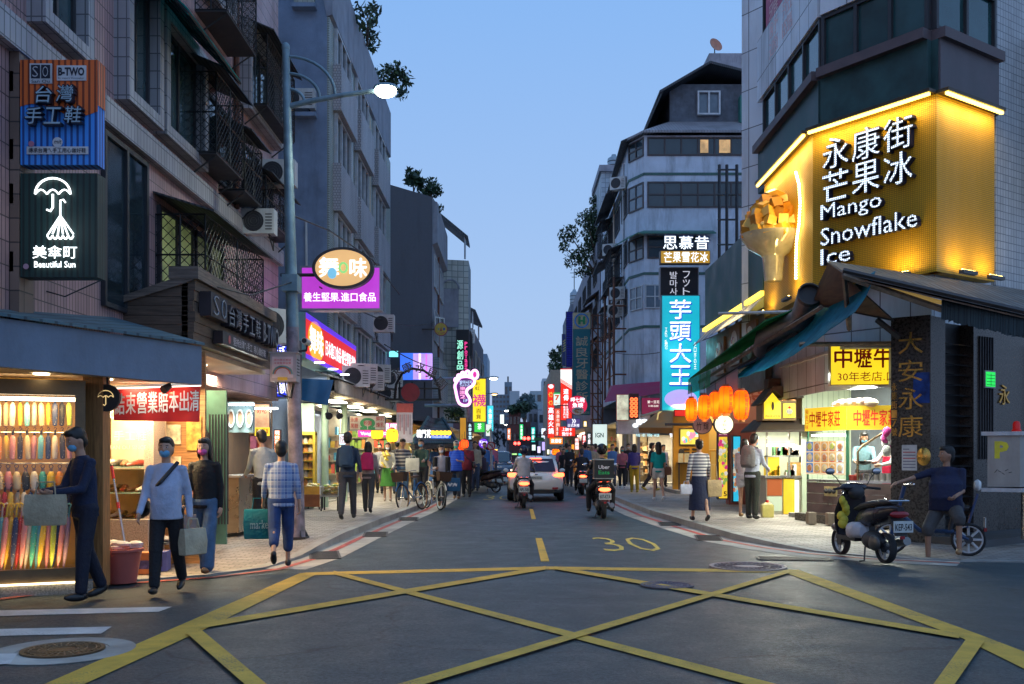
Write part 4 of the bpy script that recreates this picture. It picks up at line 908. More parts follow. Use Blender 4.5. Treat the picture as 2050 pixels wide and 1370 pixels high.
MB().ob(wa - wr * .1 + UP * .12 + wn * .03, wr * 1.02, UP * .018, -wn * .02, EM((1, .8, .45), 5)).build("sill_light", W)
MB().ob(wa + UP * 2.06 - wn * .12, wb - wa, UP * .04, -wn * .06, EM((1, .8, .5), 7)).build("lamp_strip", W)
area(wa.lerp(wb, .5) + UP * 2.04 - wn * .15, wa.lerp(wb, .5) + UP * .6 - wn * .45, .8, .1, 11, (1, .6, .18)); area(wa.lerp(wb, .5) + UP * .3 - wn * .1, wa.lerp(wb, .5) + UP * 1.4 - wn * .4, .8, .05, 3, (1, .6, .18))
MB().ob(wa - wr * 1.2 + UP * .1, wr * 1.1, UP * 2.2, -wn * .1, PM((.08, .06, .05), .5)).build("door_panel", W)
UCOL = {"yellow": (.8, .55, .04), "white": (.75, .72, .65), "pink": (.75, .3, .34), "sky blue": (.15, .5, .7), "navy": (.03, .05, .16), "lime": (.4, .55, .06), "red": (.6, .05, .04), "black": (.03, .03, .03), "cream": (.72, .6, .38), "orange": (.8, .3, .04), "teal": (.05, .4, .4), "lilac": (.45, .32, .55)}
UM = {}
for k_, c_ in UCOL.items():
    m, t, p = _nt("umbrella_cloth"); co = N(t, "TexCoord").outputs["Object"]; vo = N(t, "TexVoronoi", Scale=38); t.links.new(co, vo.inputs["Vector"])
    c2 = (.75, .72, .66) if sum(c_) < 1.4 else (.75, .25, .2)
    t.links.new(mixrgb(t, ramp(t, vo.outputs["Distance"], .16, .22, .75, 0), c_, c2), p.inputs["Base Color"]); p.inputs["Roughness"].default_value = .5; UM[k_] = m
HAN = PM((.25, .13, .05), .4)
def ubrella_protos():
    s = MB(); s.lathe([(.006, -.26), (.024, -.25), (.028, -.15), (.027, -.03), (.016, -.01), (.012, .0)], (0, 0, 0), UM["yellow"], 10); o1 = s.build("folded_umbrella", None, "x", "umbrella"); h = MB(); h.cyl((0, 0, 0), (0, 0, .05), .012, BLACK, 8); h.tube([(0, 0, .05), (.015, 0, .075), (0, 0, .09), (-.012, 0, .075)], .004, BLACK, 5); h.build("handle", o1)
    s = MB(); s.lathe([(.005, -.62), (.006, -.56), (.022, -.42), (.03, -.2), (.026, -.04), (.014, .0)], (0, 0, 0), UM["yellow"], 10); o2 = s.build("folded_umbrella", None, "x", "umbrella"); h = MB(); h.tube([(0, 0, -.01), (0, 0, .1), (.012, 0, .14), (.035, 0, .155), (.058, 0, .14), (.066, 0, .11)], .01, HAN, 6); h.build("handle", o2)
    s = MB(); s.lathe([(.01, -.2), (.036, -.18), (.04, -.05), (.022, -.0), (.01, .01)], (0, 0, 0), UM["yellow"], 10); o3 = s.build("folded_umbrella", None, "x", "umbrella"); h = MB(); h.cyl((0, 0, 0), (0, 0, .04), .016, HAN, 8); h.tube([(.02 * cos(a), .0, .06 + .02 * sin(a)) for a in [i * PI / 4 for i in range(8)]], .004, BLACK, 5, True); h.build("handle", o3)
    return o1, o2, o3
up = ubrella_protos(); used = [0, 0, 0]
HCOL = [PM(UCOL[k], .35) for k in ("yellow", "sky blue", "white", "pink", "orange")]
def uplace(k, p, col, label, tilt=0):
    o = up[k]
    if used[k]: o = dup(up[k], label=label)
    used[k] = 1; o["label"] = label; o["group"] = "folded umbrellas in the shop window"; o["placed"] = 1; o.location = p; o.rotation_euler = (0, tilt, RAD(20))
    o.material_slots[0].link = 'OBJECT'; o.material_slots[0].material = UM[col]
    if k == 1:
        for ch in C.objects:
            if ch.parent == o: ch.material_slots[0].link = 'OBJECT'; ch.material_slots[0].material = rnd.choice(HCOL)
def urow(k, py, n, x0, x1, cols, rown, tilt=0, dep=.3):
    for i in range(n):
        f = (i + .5) / n; px = x0 + (x1 - x0) * f; s = (px - 10) / 145
        b = wa.lerp(wb, .02 + .96 * s) - wn * (dep + .05 * (i % 2)); z = at(px, py, b.y).z
        ordn = ["first", "second", "third", "fourth", "fifth", "sixth", "seventh", "eighth", "ninth", "tenth", "eleventh", "twelfth", "thirteenth", "fourteenth", "fifteenth", "sixteenth"][i]
        uplace(k, V((b.x, b.y, z)), cols[i % len(cols)], f"{cols[i % len(cols)]} folded umbrella, {ordn} from the left in the {rown} row of the window", tilt + rnd.uniform(-.04, .04))
urow(0, 806, 11, 14, 152, ["white", "cream", "white", "yellow", "sky blue", "white", "cream", "yellow", "navy", "black", "lime"], "topmost")
urow(0, 872, 11, 14, 152, ["orange", "yellow", "pink", "black", "cream", "pink", "sky blue", "navy", "white", "black", "pink"], "second highest")
urow(2, 945, 9, 14, 152, ["cream", "pink", "cream", "black", "white", "teal", "yellow", "orange", "lime"], "middle", 0, .28)
urow(0, 985, 12, 14, 152, ["pink", "red", "yellow", "cream", "white", "navy", "white", "sky blue", "cream", "red", "orange", "navy"], "fourth", .06, .26)
urow(1, 1036, 16, 14, 150, ["lime", "sky blue", "pink", "yellow", "navy", "red", "pink", "white", "teal", "sky blue", "yellow", "pink", "lime", "navy", "pink", "lilac"], "lowest", .1, .2)
mb = MB()
for py in (800, 866, 928, 968, 1024): z = at(80, py, 10.7).z; mb.tube([wa + UP * z - wn * .34, wb + UP * z - wn * .34], .008, STEEL, 6)
mb.build("hanging_rail", W)
MB().ob(wa + UP * at(90, 990, 10.7).z - wn * .12 + wr * .42, wr * .45, UP * .015, -wn * .2, CLEAR(.2)).build("glass_shelf", W)
# stand with a purple umbrella at the frame edge
o = thing("umbrella_stand", "black rack holding a dark purple umbrella at the left frame edge", "umbrella stand")
mb = MB(); mb.tube([(-5.3, 9.95, .0), (-5.3, 9.95, 1.12), (-5.45, 9.95, 1.12)], .014, DARK, 6); mb.box(-5.5, -5.2, 9.85, 10.05, 0, .08, DARK); mb.box(-5.48, -5.22, 9.87, 10.03, .1, .16, DARK); mb.build("rack", o)
MB().lathe([(.01, .1), (.05, .3), (.06, .8), (.02, .95)], (-5.37, 9.93, 0), PM((.09, .03, .12), .6), 10).build("rolled_umbrella", o)
# entrance of the umbrella and shoe shop
SF = thing("shop_entrance", "warm wooden shop entrance with posters between the umbrella window and the wooden fascia", "shop entrance")
OWD = WOOD((.42, .2, .07), 1, .5, .15, (14, 14, 1)); OWH = WOOD((.45, .23, .09), 1, .5, .15, (1, 1, 16))
mb = MB(); mb.box(-4.72, -4.5, 10.95, 11.15, .03, 2.34, OWD); mb.build("wooden_post", SF)
MB().box(-5.9, -4.1, 13.3, 13.36, .03, 2.86, OWH).build("board_wall", SF); MB().box(-5.95, -5.9, 11.0, 13.3, .03, 2.34, OWH).build("side_wall", SF)
for px, py, w, h, c in ((345, 870, .22, .26, (.7, .6, .45)), (388, 868, .2, .45, (.75, .4, .08)), (335, 935, .36, .28, (.65, .5, .35)), (312, 960, .2, .5, (.5, .2, .06))):
    p = at(px, py, 13.27); MB().ob(p - V((w / 2, 0, h / 2)), EX * w, UP * h, EY * .02, PM(c, .5, 0, .6, 9)).build("poster", SF)
area((-4.6, 12.3, 2.3), (-4.6, 12.9, 0), 1.0, .5, 135, WARM); area((-5.0, 12.0, 2.25), (-5.0, 13, 1), .9, .1, 12, WARM)
TERR = PM((.34, .3, .27), .4, 0, .6, 70, name="terrazzo")
SC = thing("shoe_showcase", "speckled terrazzo showcase with lit glass shelves of shoes behind the red bucket", "showcase")
mb = MB(); mb.box(-5.2, -4.5, 12.3, 12.9, .03, .68, TERR); mb.box(-4.62, -4.5, 12.5, 12.9, .68, 2.2, TERR); mb.box(-5.2, -4.5, 12.92, 12.96, .68, 2.2, PM((.5, .42, .3), .5)); mb.build("terrazzo_body", SC)
for z in (1.0, 1.32): MB().box(-5.2, -4.63, 12.35, 12.9, z, z + .012, PM((.3, .5, .42), .15)).build("glass_shelf", SC)
mb = MB(); mb.txt("SO  B-TWO", (-5.03, 12.33, 1.93), EX, UP, .52, .1, WHT, .01); mb.txt("手工鞋", (-4.93, 12.33, 1.66), EX, UP, .4, .12, WHT, .02); mb.txt("SAN OU SINCE", (-4.98, 12.33, 1.55), EX, UP, .45, .05, WHT, .01); mb.build("window_lettering", SC)
MB().box(-5.2, -4.63, 12.34, 12.346, .69, 2.2, CLEAR(.06)).build("pane", SC)
area((-4.8, 12.5, 2.15), (-4.85, 12.7, .7), .5, .1, 9, (1, .85, .6))
def shoe_proto():
    m = MB(); m.loft([[V((cos(a) * w, y, z + sin(a) * h)) for a in [i * PI / 5 for i in range(10)]] for y, w, h, z in ((-.13, .02, .02, .04), (-.12, .032, .04, .05), (-.05, .032, .04, .05), (.03, .036, .03, .035), (.1, .034, .022, .028), (.135, .015, .012, .02))], HAN)
    o = m.build("shoe", None, "x", "shoe"); MB().loft([[V((cos(a) * w, y, .006 + (.006 if sin(a) > 0 else -.006))) for a in [i * PI / 5 for i in range(10)]] for y, w in ((-.135, .02), (-.1, .036), (.05, .038), (.14, .015))], BLACK).build("sole", o); return o
sp = shoe_proto(); first = True; SHC = {"black": (.02, .02, .02), "tan": (.4, .2, .08), "brown": (.16, .07, .03), "cream": (.6, .52, .4), "red": (.35, .04, .03)}
for z, rn, n in ((1.02, "upper", 5), (1.335, "top", 4), (.69, "lower", 5)):
    for i in range(n):
        cn = list(SHC)[(i * 2 + int(z * 10)) % 5]; lb = f"{cn} leather shoe, {['first', 'second', 'third', 'fourth', 'fifth'][i]} along the {rn} shelf of the terrazzo showcase"
        o = sp if first else dup(sp, label=lb); first = False; o["label"] = lb; o["group"] = "shoes in the showcase"; o["placed"] = 1
        o.location = (-5.12 + i * .115, 12.55 + .06 * (i % 2), z); o.rotation_euler = (0, 0, RAD(150 + 20 * (i % 3))); o.material_slots[0].link = 'OBJECT'; o.material_slots[0].material = PM(SHC[cn], .3)
# red banner, round sign, bucket, mop, boxes
CLR = PM((.62, .02, .015), .6, 0, .12, 4, name="red_cloth")
def banner():
    p0, p1 = at(226, 780, 11.6), at(402, 774, 12.3); h0, h1 = .36, .44; m = MB(); n = 16; vs = []
    for i in range(n + 1):
        f = i / n; t_ = p0.lerp(p1, f) + V((0, .03 * sin(f * 11), 0)); hh = h0 + (h1 - h0) * f; vs += [t_, t_ + UP * -hh + V((0, .03 * sin(f * 11 + 1), 0))]
    m.add(vs, [(2 * i, 2 * i + 1, 2 * i + 3, 2 * i + 2) for i in range(n)], CLR); o = m.build("cloth_banner", None, "sagging red cloth banner with bold white characters hanging over the shoe shop entrance", "banner")
    t = MB(); R = (p1 - p0).normalized()
    t.htxt("結束營業賠本出清", p0 + R * .03 - V((0, .045, .3)), p1 - p0, UP, (p1 - p0).length * .97, .25, PM((.8, .8, .78), .6), .02); t.build("lettering", o)
    MB().tube([p0 + UP * .01, p1 + UP * .01], .008, EM((1, .85, .75), 3), 6).build("lamp_tube", o)
    area(p0.lerp(p1, .5) + V((0, -.25, .0)), p0.lerp(p1, .5) + V((0, .05, -.2)), .8, .05, 5, (1, .8, .55))
banner()
c = at(215, 797, 11.0); o = MB().lathe([(.15, 0), (.15, .04), (.01, .04)], c, PM((.02, .02, .022), .5), 32, -EY).build("round_sign", None, "round black hanging sign with a gold open umbrella symbol", "sign")
m = MB(); g = EM((1, .7, .3), .8); cc = c + V((0, -.046, 0))
m.tube([cc + V((.085 * cos(a), 0, .005 + .075 * sin(a))) for a in [i * PI / 10 for i in range(11)]], .005, g, 5)
for k in range(3): m.tube([cc + V((-.085 + .0567 * k + .0567 * i / 6, 0, .005 + .018 * sin(PI * i / 6))) for i in range(7)], .005, g, 5)
m.tube([cc + V((0, 0, .02)), cc + V((0, 0, -.07)), cc + V((-.012, 0, -.085)), cc + V((-.028, 0, -.075))], .006, g, 5); m.build("umbrella_symbol", o)
m = MB(); m.tube([c + V((0, 0, .15)), c + V((0, 0, .33)), c + V((-.3, .4, .33))], .012, DARK, 6); m.build("hanging_rod", o)
o = thing("clamp_spotlight", "small black spotlight clamped above the red cloth banner", "spotlight"); p = at(340, 772, 11.7); MB().cyl(p, p + V((-.05, -.08, -.06)), .035, DARK, 10, .05).build("head", o); MB().tube([p, p + V((.02, 0, .09))], .008, DARK, 5).build("stem", o)
RB_ = PM((.5, .12, .1), .45, 0, .12, 3, name="red_plastic"); p = gp(242, 1166, .02)
o = thing("bucket", "big faded red plastic bucket with cloths inside at the shop entrance", "bucket"); m = MB(); m.lathe([(.17, 0), (.22, .3), (.235, .36), (.25, .36), (.25, .39), (.225, .39), (.2, .3), (.16, .03), (.01, .03)], p, RB_, 28); m.build("pail", o)
m = MB(); r = random.Random(2)
for i in range(9): m.ell(p + V((r.uniform(-.14, .14), r.uniform(-.1, .1), .4 + r.uniform(0, .06))), (.09, .07, .04), PM((.62, .6, .56), .85), 8, 5)
m.build("cloths", o); m = MB(); m.tube([p + V((-.16, -.18, .1)), p + V((-.2, -.16, .45)), p + V((-.14, -.1, .75)), p + V((-.2, .1, .8))], .022, PM((.65, .42, .1), .5), 8); m.build("hose", o)
o = thing("mop", "mop with a grey and red pole leaning out of the bucket", "mop"); a_, b_ = p + V((.07, 0, .3)), p + V((-.2, .25, 1.28)); MB().cyl(a_, b_, .014, STEEL, 8).build("pole", o)
MB().cyl(a_.lerp(b_, .9), a_.lerp(b_, 1.05), .019, PM((.6, .05, .05), .4), 8).build("grip", o); MB().cyl(a_.lerp(b_, .55), a_.lerp(b_, .62), .02, PM((.6, .05, .05), .4), 8).build("collar", o); MB().cyl(a_ - UP * .06, a_, .025, PM((.1, .4, .6), .4), 8).build("mop_head", o)
def carton(label, px, py, z, w, d, h, col, rz=10):
    c = gp(px, py, .02); m = MB(); M = Matrix.Rotation(RAD(rz), 3, 'Z'); O = V((c.x, c.y, z)) + M @ V((-w / 2, 0, 0))
    m.ob(O, M @ V((w, 0, 0)), UP * h, M @ V((0, d, 0)), PM(col, .7, 0, .2, 5)); o = m.build("carton", None, label, "carton", "cartons by the shop entrance")
    m = MB(); m.ob(O + UP * (h + .002) + M @ V((0, d / 2 - .03, 0)), M @ V((w, 0, 0)), UP * .001, M @ V((0, .06, 0)), PM((.5, .4, .25), .4)); m.ob(O + M @ V((w * .2, -.003, h * .25)), M @ V((w * .6, 0, 0)), UP * h * .4, M @ V((0, .002, 0)), PM((.1, .08, .2), .6, 0, .6, 20)); m.build("printed_label", o)
carton("orange printed carton right behind the red bucket", 285, 1152, .03, .3, .3, .26, (.6, .2, .06)); carton("blue and orange carton under a heap of newspapers", 312, 1146, .03, .26, .3, .24, (.1, .12, .4)); carton("dark blue carton nearest the shop door", 345, 1128, .03, .2, .3, .3, (.05, .06, .2))
m = MB(); r = random.Random(8); p = gp(290, 1140, .02)
for i in range(16): m.ob(V((p.x + r.uniform(-.25, .2), p.y + r.uniform(-.05, .2), .3 + i * .007)), V((.28, r.uniform(-.05, .05), r.uniform(-.02, .02))), UP * .006, V((0, .25, r.uniform(0, .04))), PM((.6, .58, .52), .9, 0, .4, 30))
m.build("newspaper_pile", None, "slumped heap of newspapers and white cloths on the cartons", "newspapers")
# == left: projecting sign boxes
Y = 9.9; ORG = TM((.9, .17, .03), (.2, .03, .01), .06, 50, .012, .45, .08, .2); BLU = TM((.05, .32, .95), (.01, .05, .25), .06, 50, .012, .45, .08, .2); LW = PM((.62, .64, .68), .5); NVY = PM((.015, .02, .04), .5); LTX = PM((.35, .5, .6), .4)
def so_sign(root, O, R, U, Nn):
    w, h = .77, 1.04
    m = MB(); n = 14
    top = [O + R * (w * i / n) + U * (h * (.52 + .06 * sin(i / n * 5.5 + .6))) + Nn * .008 for i in range(n + 1)]
    m.slab(top + [O + R * w + U * h + Nn * .008, O + U * h + Nn * .008], -Nn * .003, ORG); m.build("orange_panel", root)
    m = MB(); m.ob(O + R * w + Nn * 0 + U * h * .57 + R * .002, -Nn * .18, U * h * .43, -R * .001, ORG); m.build("orange_side", root)
    m = MB(); q = O + Nn * .02
    m = [MB().ob(q + R * x + U * z, R * w_, U * h_, -Nn * .012, LW).build("white_plate", root) for x, z, w_, h_ in ((.1, .8, .22, .2), (.37, .83, .29, .15), (.07, .1, .61, .075))]
    m = MB(); q = O + Nn * .022
    m.ob(q + R * .115 + U * .85, R * .09, U * .135, -Nn * .001, NVY); m.ob(q + R * .215 + U * .85, R * .09, U * .135, -Nn * .001, NVY); q = q + Nn * .002
    m.txt("S", q + R * .13 + U * .865, R, U, .055, .105, LW, -.01); m.txt("O", q + R * .23 + U * .865, R, U, .055, .105, LW, -.01); m.txt("San Ou", q + R * .12 + U * .807, R, U, .18, .03, NVY); m.txt("B-TWO", q + R * .385 + U * .875, R, U, .26, .085, NVY, .04); m.txt("By expert Shoemaker", q + R * .385 + U * .84, R, U, .26, .022, NVY)
    m.txt("傳承台灣ㄟ手工用心做好鞋", q + R * .09 + U * .112, R, U, .57, .048, NVY, .01)
    for st, x, z in (("台", .17, .58), ("灣", .38, .59), ("手", .07, .37), ("工", .26, .37), ("鞋", .46, .38)): m.txt(st, q + R * x + U * z, R, U, .18, .18, NVY, .05, .06, .12); m.txt(st, q + R * (x + .01) + U * (z + .01) + Nn * .062, R, U, .16, .16, LTX, .01, 0, .12)
    m.lathe([(.05, 0), (.05, .004), (.01, .004)], q + R * .38 + U * .215, LW, 20, Nn); m.txt("mit", q + R * .345 + U * .2 + Nn * .006, R, U, .07, .04, NVY, .01, 0, .3); m.lathe([(.028, 0), (.028, .004), (.01, .004)], q + R * .12 + U * .2, PM((.5, .2, .3), .5), 16, Nn)
    m.build("lettering", root); brackets(root, O, h)
def brackets(root, O, h):
    m = MB()
    for f in (.15, .8):
        m.cyl(O + UP * h * f + EY * .1, V((-4.99, Y + .1, O.z + h * f)), .05, PM((.1, .22, .26), .4, .4), 10); m.box(-4.999, -4.96, Y, Y + .22, O.z + h * f - .1, O.z + h * f + .1, PM((.3, .3, .27), .6))
    m.build("wall_bracket", root)
fb("sign_box", "projecting ribbed sign box, orange above and blue below, with shoe shop lettering", "sign", 41, 122, 195, 330, Y, .18, None, BLU, (), extra=so_sign)
DGR = TM((.012, .045, .04), (.004, .015, .014), .06, 50, .012, .4, .08, .1); LEDT = EM((.9, .97, 1), 2.2, name="neon_white")
def um_sign(root, O, R, U, Nn):
    q = O + Nn * .03; m = MB(); w, h = .77, 1.04
    def P(x, y): return q + R * (x / 154 * w) + U * ((210 - y) / 210 * h)
    def T(ps, r=.011): m.tube([P(*p) for p in ps], r, LEDT, 6)
    T([(32 + 35 - 35 * cos(a), 45 - 32 * sin(a)) for a in [i * PI / 14 for i in range(15)]])
    for k in range(3): T([(32 + 23.3 * k + 23.3 * i / 6, 45 - 9 * sin(PI * i / 6)) for i in range(7)], .009)
    T([(67, 45), (67, 72), (62, 79), (55, 76)]); T([(92, 62), (88, 56), (82, 57), (82, 88)], .009)
    for k in range(6): T([(82, 88), (56 + 52 * k / 5, 128 - 3 * (k % 2))], .009)
    for k in range(5): T([(56 + 10.4 * k + 10.4 * i / 5, 128 + 7 * sin(PI * i / 5)) for i in range(6)], .009)
    m.txt("美傘町", P(27, 174), R, U, 88 / 154 * w, 26 / 210 * h, LEDT, .015); m.txt("Beautiful Sun", P(30, 192), R, U, 82 / 154 * w, 13 / 210 * h, LEDT, .012); m.build("neon_lettering", root)
    MB().lathe([(.028, 0), (.028, .004), (.01, .004)], P(14, 190), PM((.5, .3, .4), .5), 16, Nn).build("round_sticker", root); brackets(root, O, h); point(q + R * .38 + U * .5 + Nn * .2, .2, 1.2, (.85, .95, 1))
fb("sign_box", "projecting dark green sign box with a white neon umbrella and lettering", "sign", 41, 347, 195, 555, Y, .2, None, DGR, (), extra=um_sign)
# == left: street lamp and boxes on its pole
LP = thing("street_lamp", "tall blue grey lamp post with a curved bracket arm and a blazing white lamp", "street lamp"); b0 = V((-3.53, 16.4, .1)); t0 = at(572, 96, 16.4)
PB_ = PM((.2, .3, .36), .5, .3, .3, 3, .2, 30, .45, name="weathered_steel"); PB2 = PM((.24, .21, .25), .6, .2, .5, 5, .3, 30, .5)
fpt = lambda f: b0.lerp(t0, f)
MB().tube([b0, fpt(.43)], [.125, .105], PB2, 18).build("lower_pole", LP); m = MB(); m.tube([fpt(.43), fpt(.85), t0], [.104, .068, .06], PB_, 18); m.ell(t0, (.07, .07, .09), PB_); m.build("pole", LP)
m = MB(); m.box(b0.x - .16, b0.x + .16, 16.24, 16.56, .09, .13, DARK)
for a in range(4): m.slab([b0 + Matrix.Rotation(a * PI / 2 + .5, 3, 'Z') @ V((.1, 0, 0)), b0 + Matrix.Rotation(a * PI / 2 + .5, 3, 'Z') @ V((.19, 0, 0)), b0 + Matrix.Rotation(a * PI / 2 + .5, 3, 'Z') @ V((.1, 0, .18))], (.01, .01, 0), DARK)
m.build("base_plate", LP)
l0, l1 = at(573, 215, 16.4), at(768, 180, 16.4); m = MB(); m.tube([l0, at(620, 203, 16.4), at(690, 190, 16.4), l1], [.05, .045, .04, .035], PB_, 10); m.build("arm", LP)
m = MB()
for y0, x1, y1 in ((113, 671, 190), (147, 640, 197), (178, 609, 204)): m.tube([at(574 + (x1 - 574) * sin(a), y0 + (y1 - y0) * (1 - cos(a)), 16.4) for a in [i * PI / 16 for i in range(9)]], .026, PB_, 8)
m.build("curved_brace", LP)
m = MB(); m.ell(at(772, 175, 16.4), (.2, .12, .07), PB_, 16, 8); m.build("lamp_head", LP); MB().ell(at(772, 182, 16.4), (.18, .14, .11), EM((.95, 1, .8), 60), 16, 8).build("bulb", LP)
d_ = bpy.data.lights.new("lamp_light", 'SPOT'); d_.energy = 260; d_.color = (.93, 1, .78); d_.spot_size = RAD(150); d_.spot_blend = .6; d_.shadow_soft_size = .12; o_ = bpy.data.objects.new("lamp_light", d_); C.objects.link(o_); o_.location = at(772, 190, 16.4) - UP * .05
m = MB(); m.box(-3.75, -3.5, 16.2, 16.55, 4.15, 4.42, PB_); m.build("clamp_box", LP)
BXP = PM((.4, .38, .4), .5, 0, .15, 3, dirt=.2); bx = at(541, 764, 16.1); MB().ob(bx, EX * .42, UP * .46, EY * .3, BXP).build("control_box", LP)
m = MB(); m.ob(bx + V((.03, -.004, .06)), EX * .34, UP * .34, EY * .003, PM((.55, .5, .52), .5)); m.build("box_poster", LP)
m = MB()
for k, c in enumerate(((.6, .12, .12), (.5, .35, .1), (.1, .25, .5), (.25, .45, .2))): m.tube([bx + V((.2 + .12 * cos(a) * (1 + k * .12), -.008, .12 + .1 * sin(a) * (1 + k * .12))) for a in [i * PI / 8 for i in range(9)]], .006, PM(c, .5), 4)
for k in range(2): m.htxt(["請勿靠近觸碰", "本箱電源設備"][k], bx + V((.06, -.008, .33 - k * .05)), EX, UP, .28, .035, PM((.5, .08, .1), .6))
m.ob(bx + V((.12, -.01, .02)), EX * .16, UP * .05, EY * .003, PM((.65, .45, .05), .5)); m.build("poster_print", LP)
m = MB(); m.box(bx.x - .02, bx.x + .45, bx.y - .02, bx.y + .32, bx.z + .46, bx.z + .48, BXP)
for k in range(6): m.ob(bx + V((.423, .06, .1 + k * .05)), EY * .18, UP * .02, -EX * .003, DARK)
m.build("box_lid", LP)
m = MB(); m.tube([bx + V((.1, .1, 0)), bx + V((.12, .12, -.2)), bx + V((.3, .2, -.25)), bx + V((.34, .2, -.02))], .018, BLACK, 6); m.tube([bx + V((.22, .1, 0)), bx + V((.26, .12, -.32)), bx + V((.33, .2, -.02))], .014, BLACK, 6); m.build("cable_loop", LP)
cm = thing("surveillance_camera", "white surveillance camera on a bracket beside the lamp post", "camera"); p = at(612, 684, 16.2); m = MB(); m.tube([p + V((0, -.12, 0)), p + V((0, .2, .0))], .055, PLAST, 12); m.build("housing", cm); m = MB(); m.lathe([(.04, 0), (.04, .004), (.01, .004)], p + V((0, -.121, 0)), BLACK, 14, -EY); m.build("lens", cm); MB().tube([p + V((0, .1, -.05)), p + V((-.02, .15, -.13)), p + V((-.25, .2, -.15))], .018, DARK, 6).build("bracket", cm)
m = MB(); m.tube([at(582, 430, 16.4), at(660, 462, 19), at(745, 520, 24), at(800, 590, 30)], .016, BLACK, 6); m.tube([at(600, 560, 16.6), at(500, 592, 14.5), at(380, 560, 12.9)], .012, BLACK, 5); m.tube([at(0, 582, 10.5), at(60, 574, 10.6), at(130, 594, 10.8), at(205, 560, 11)], .008, BLACK, 5); m.build("overhead_cable", None, "slack black cables strung from the lamp post along the left facades", "cable")
# signs around the lamp post
def lit(c, s=1.0, var=.12, vs=1.5): return EM(c, s, var, True, "lit_sign", vs)
WE = EM((.95, .95, 1), 1.5, 0, False, "lit_white"); WE2 = EM((1, .95, .85), 1.1, 0, False, "lit_white"); BOX = PM((.3, .33, .4), .5, 0, .15); BXD = PM((.05, .05, .06), .5)
fb("lightbox_sign", "purple lit sign box with white nut and food shop lettering under the oval sign", "sign", 600, 532, 764, 622, 22, .3, lit((.5, .05, .62)), BOX, [("養生堅果.進口食品", 608, 586, 752, 604, WE, 't', .015)], .05)
c = at(689, 540, 21.6); m = MB(); m.lathe([(.66, 0), (.66, .2), (.6, .2), (.01, .2)], V((0, 0, 0)), BXD, 40, -EY); m.v = [c + V((v.x, v.y, v.z * .68)) for v in m.v]; ov = m.build("oval_sign", None, "cream oval lightbox with stylised shop name in a dark rim above the purple sign", "sign")
m = MB(); m.lathe([(.59, .205), (.585, .215), (.01, .215)], V((0, 0, 0)), lit((1, .6, .25), .72), 40, -EY); m.v = [c + V((v.x, v.y, v.z * .66)) for v in m.v]; m.build("sign_face", ov)
m = MB(); m.txt("舞", c + V((-.5, -.225, -.2)), EX, UP, .42, .42, WE, .05); m.txt("味", c + V((.16, -.225, -.2)), EX, UP, .36, .4, WE, .05); m.tube([c + V((.02 + .08 * cos(a), -.23, .1 * sin(a))) for a in [i * PI / 8 for i in range(16)]], .025, EM((.3, .75, .25), .9), 6, True); m.ell(c + V((-.22, -.23, -.12)), (.1, .01, .12), EM((.2, .55, .8), .9)); m.build("lettering", ov)
MB().tube([c + V((-.6, .1, -.1)), c + V((-1.4, .1, -.1))], .04, DARK, 6).build("sign_arm", ov)
RS = board("lightbox_sign", "long red and violet lit shop sign with an orange disc above the blue canopy", "sign", (-4.5, 21.7, 3.58), EY, UP, 7.0, 1.0, .5, lit((.75, .02, .02), 1.0), PM((.2, .42, .45), .5, 0, .15),
      [("x", 0, 0, 1, .13, EM((.12, .03, .75), 1.0, 0, False), 'b'), ("x", 0, .9, 1, 1, EM((.12, .03, .75), 1.0, 0, False), 'b'), ("x", .03, .06, .3, .98, EM((1, .4, .02), 1.1, 0, False), 'o'), ("舞味", .05, .22, .29, .8, WE, 'h', .05), ("日本進口食品·養生堅果·禮盒", .33, .33, .98, .72, WE, 't', .02)], .02)
for k in range(4): MB().lathe([(.12, 0), (.12, -.02), (.01, -.02)], (-4.35, 22.5 + k * 1.7, 3.56), EM((.9, .95, 1), 8), 12).build("downlight", RS)
area((-4.3, 25, 3.5), (-4.0, 25, 0), .3, 5, 45, (.9, .95, 1))
BS = lit((.01, .04, .8), 1.0); fb("lightbox_sign", "narrow blue lit sign half hidden behind the lamp post", "sign", 553, 682, 600, 796, 20.5, .2, BS, BXD, [("永旺眼鏡", 555, 690, 578, 790, WE, 'v', .02), ("大業", 584, 745, 598, 790, WE, 'v', .02)])
# == left: nut shop by the lamp post
GRW = PM((.42, .55, .4), .7, 0, .15, 2, dirt=.3, name="green_render"); CW = (1, .93, .75)
N1 = thing("snack_counter", "brushed steel snack counter with a lamp panel of three oval windows", "counter")
BRS = PM((.42, .34, .24), .28, .8, .2, 2, name="brushed_steel")
mb = MB(); mb.box(-5.05, -4.72, 17.2, 18.6, .13, 1.08, BRS); mb.build("counter", N1); MB().box(-5.1, -4.68, 17.15, 18.65, 1.08, 1.12, STEEL).build("counter_top", N1)
m = MB(); m.ob(at(452, 866, 18.2), EX * .5, UP * .56, EY * .12, PM((.28, .45, .5), .5)); m.build("lamp_panel", N1)
for k in range(3):
    c = at(463 + k * 18, 838, 18.15); m = MB(); m.lathe([(.065, 0), (.065, .03), (.05, .035), (.045, .0), (.01, .0)], V((0, 0, 0)), PM((.55, .65, .68), .4), 20, -EY); m.v = [c + V((v.x, v.y, v.z * 2.6)) for v in m.v]; m.build("oval_window", N1); m = MB(); m.lathe([(.045, .01), (.045, .012), (.01, .012)], V((0, 0, 0)), PM((.35, .22, .15), .4), 20, -EY); m.v = [c + V((v.x, v.y, v.z * 2.6)) for v in m.v]; m.build("oval_pane", N1)
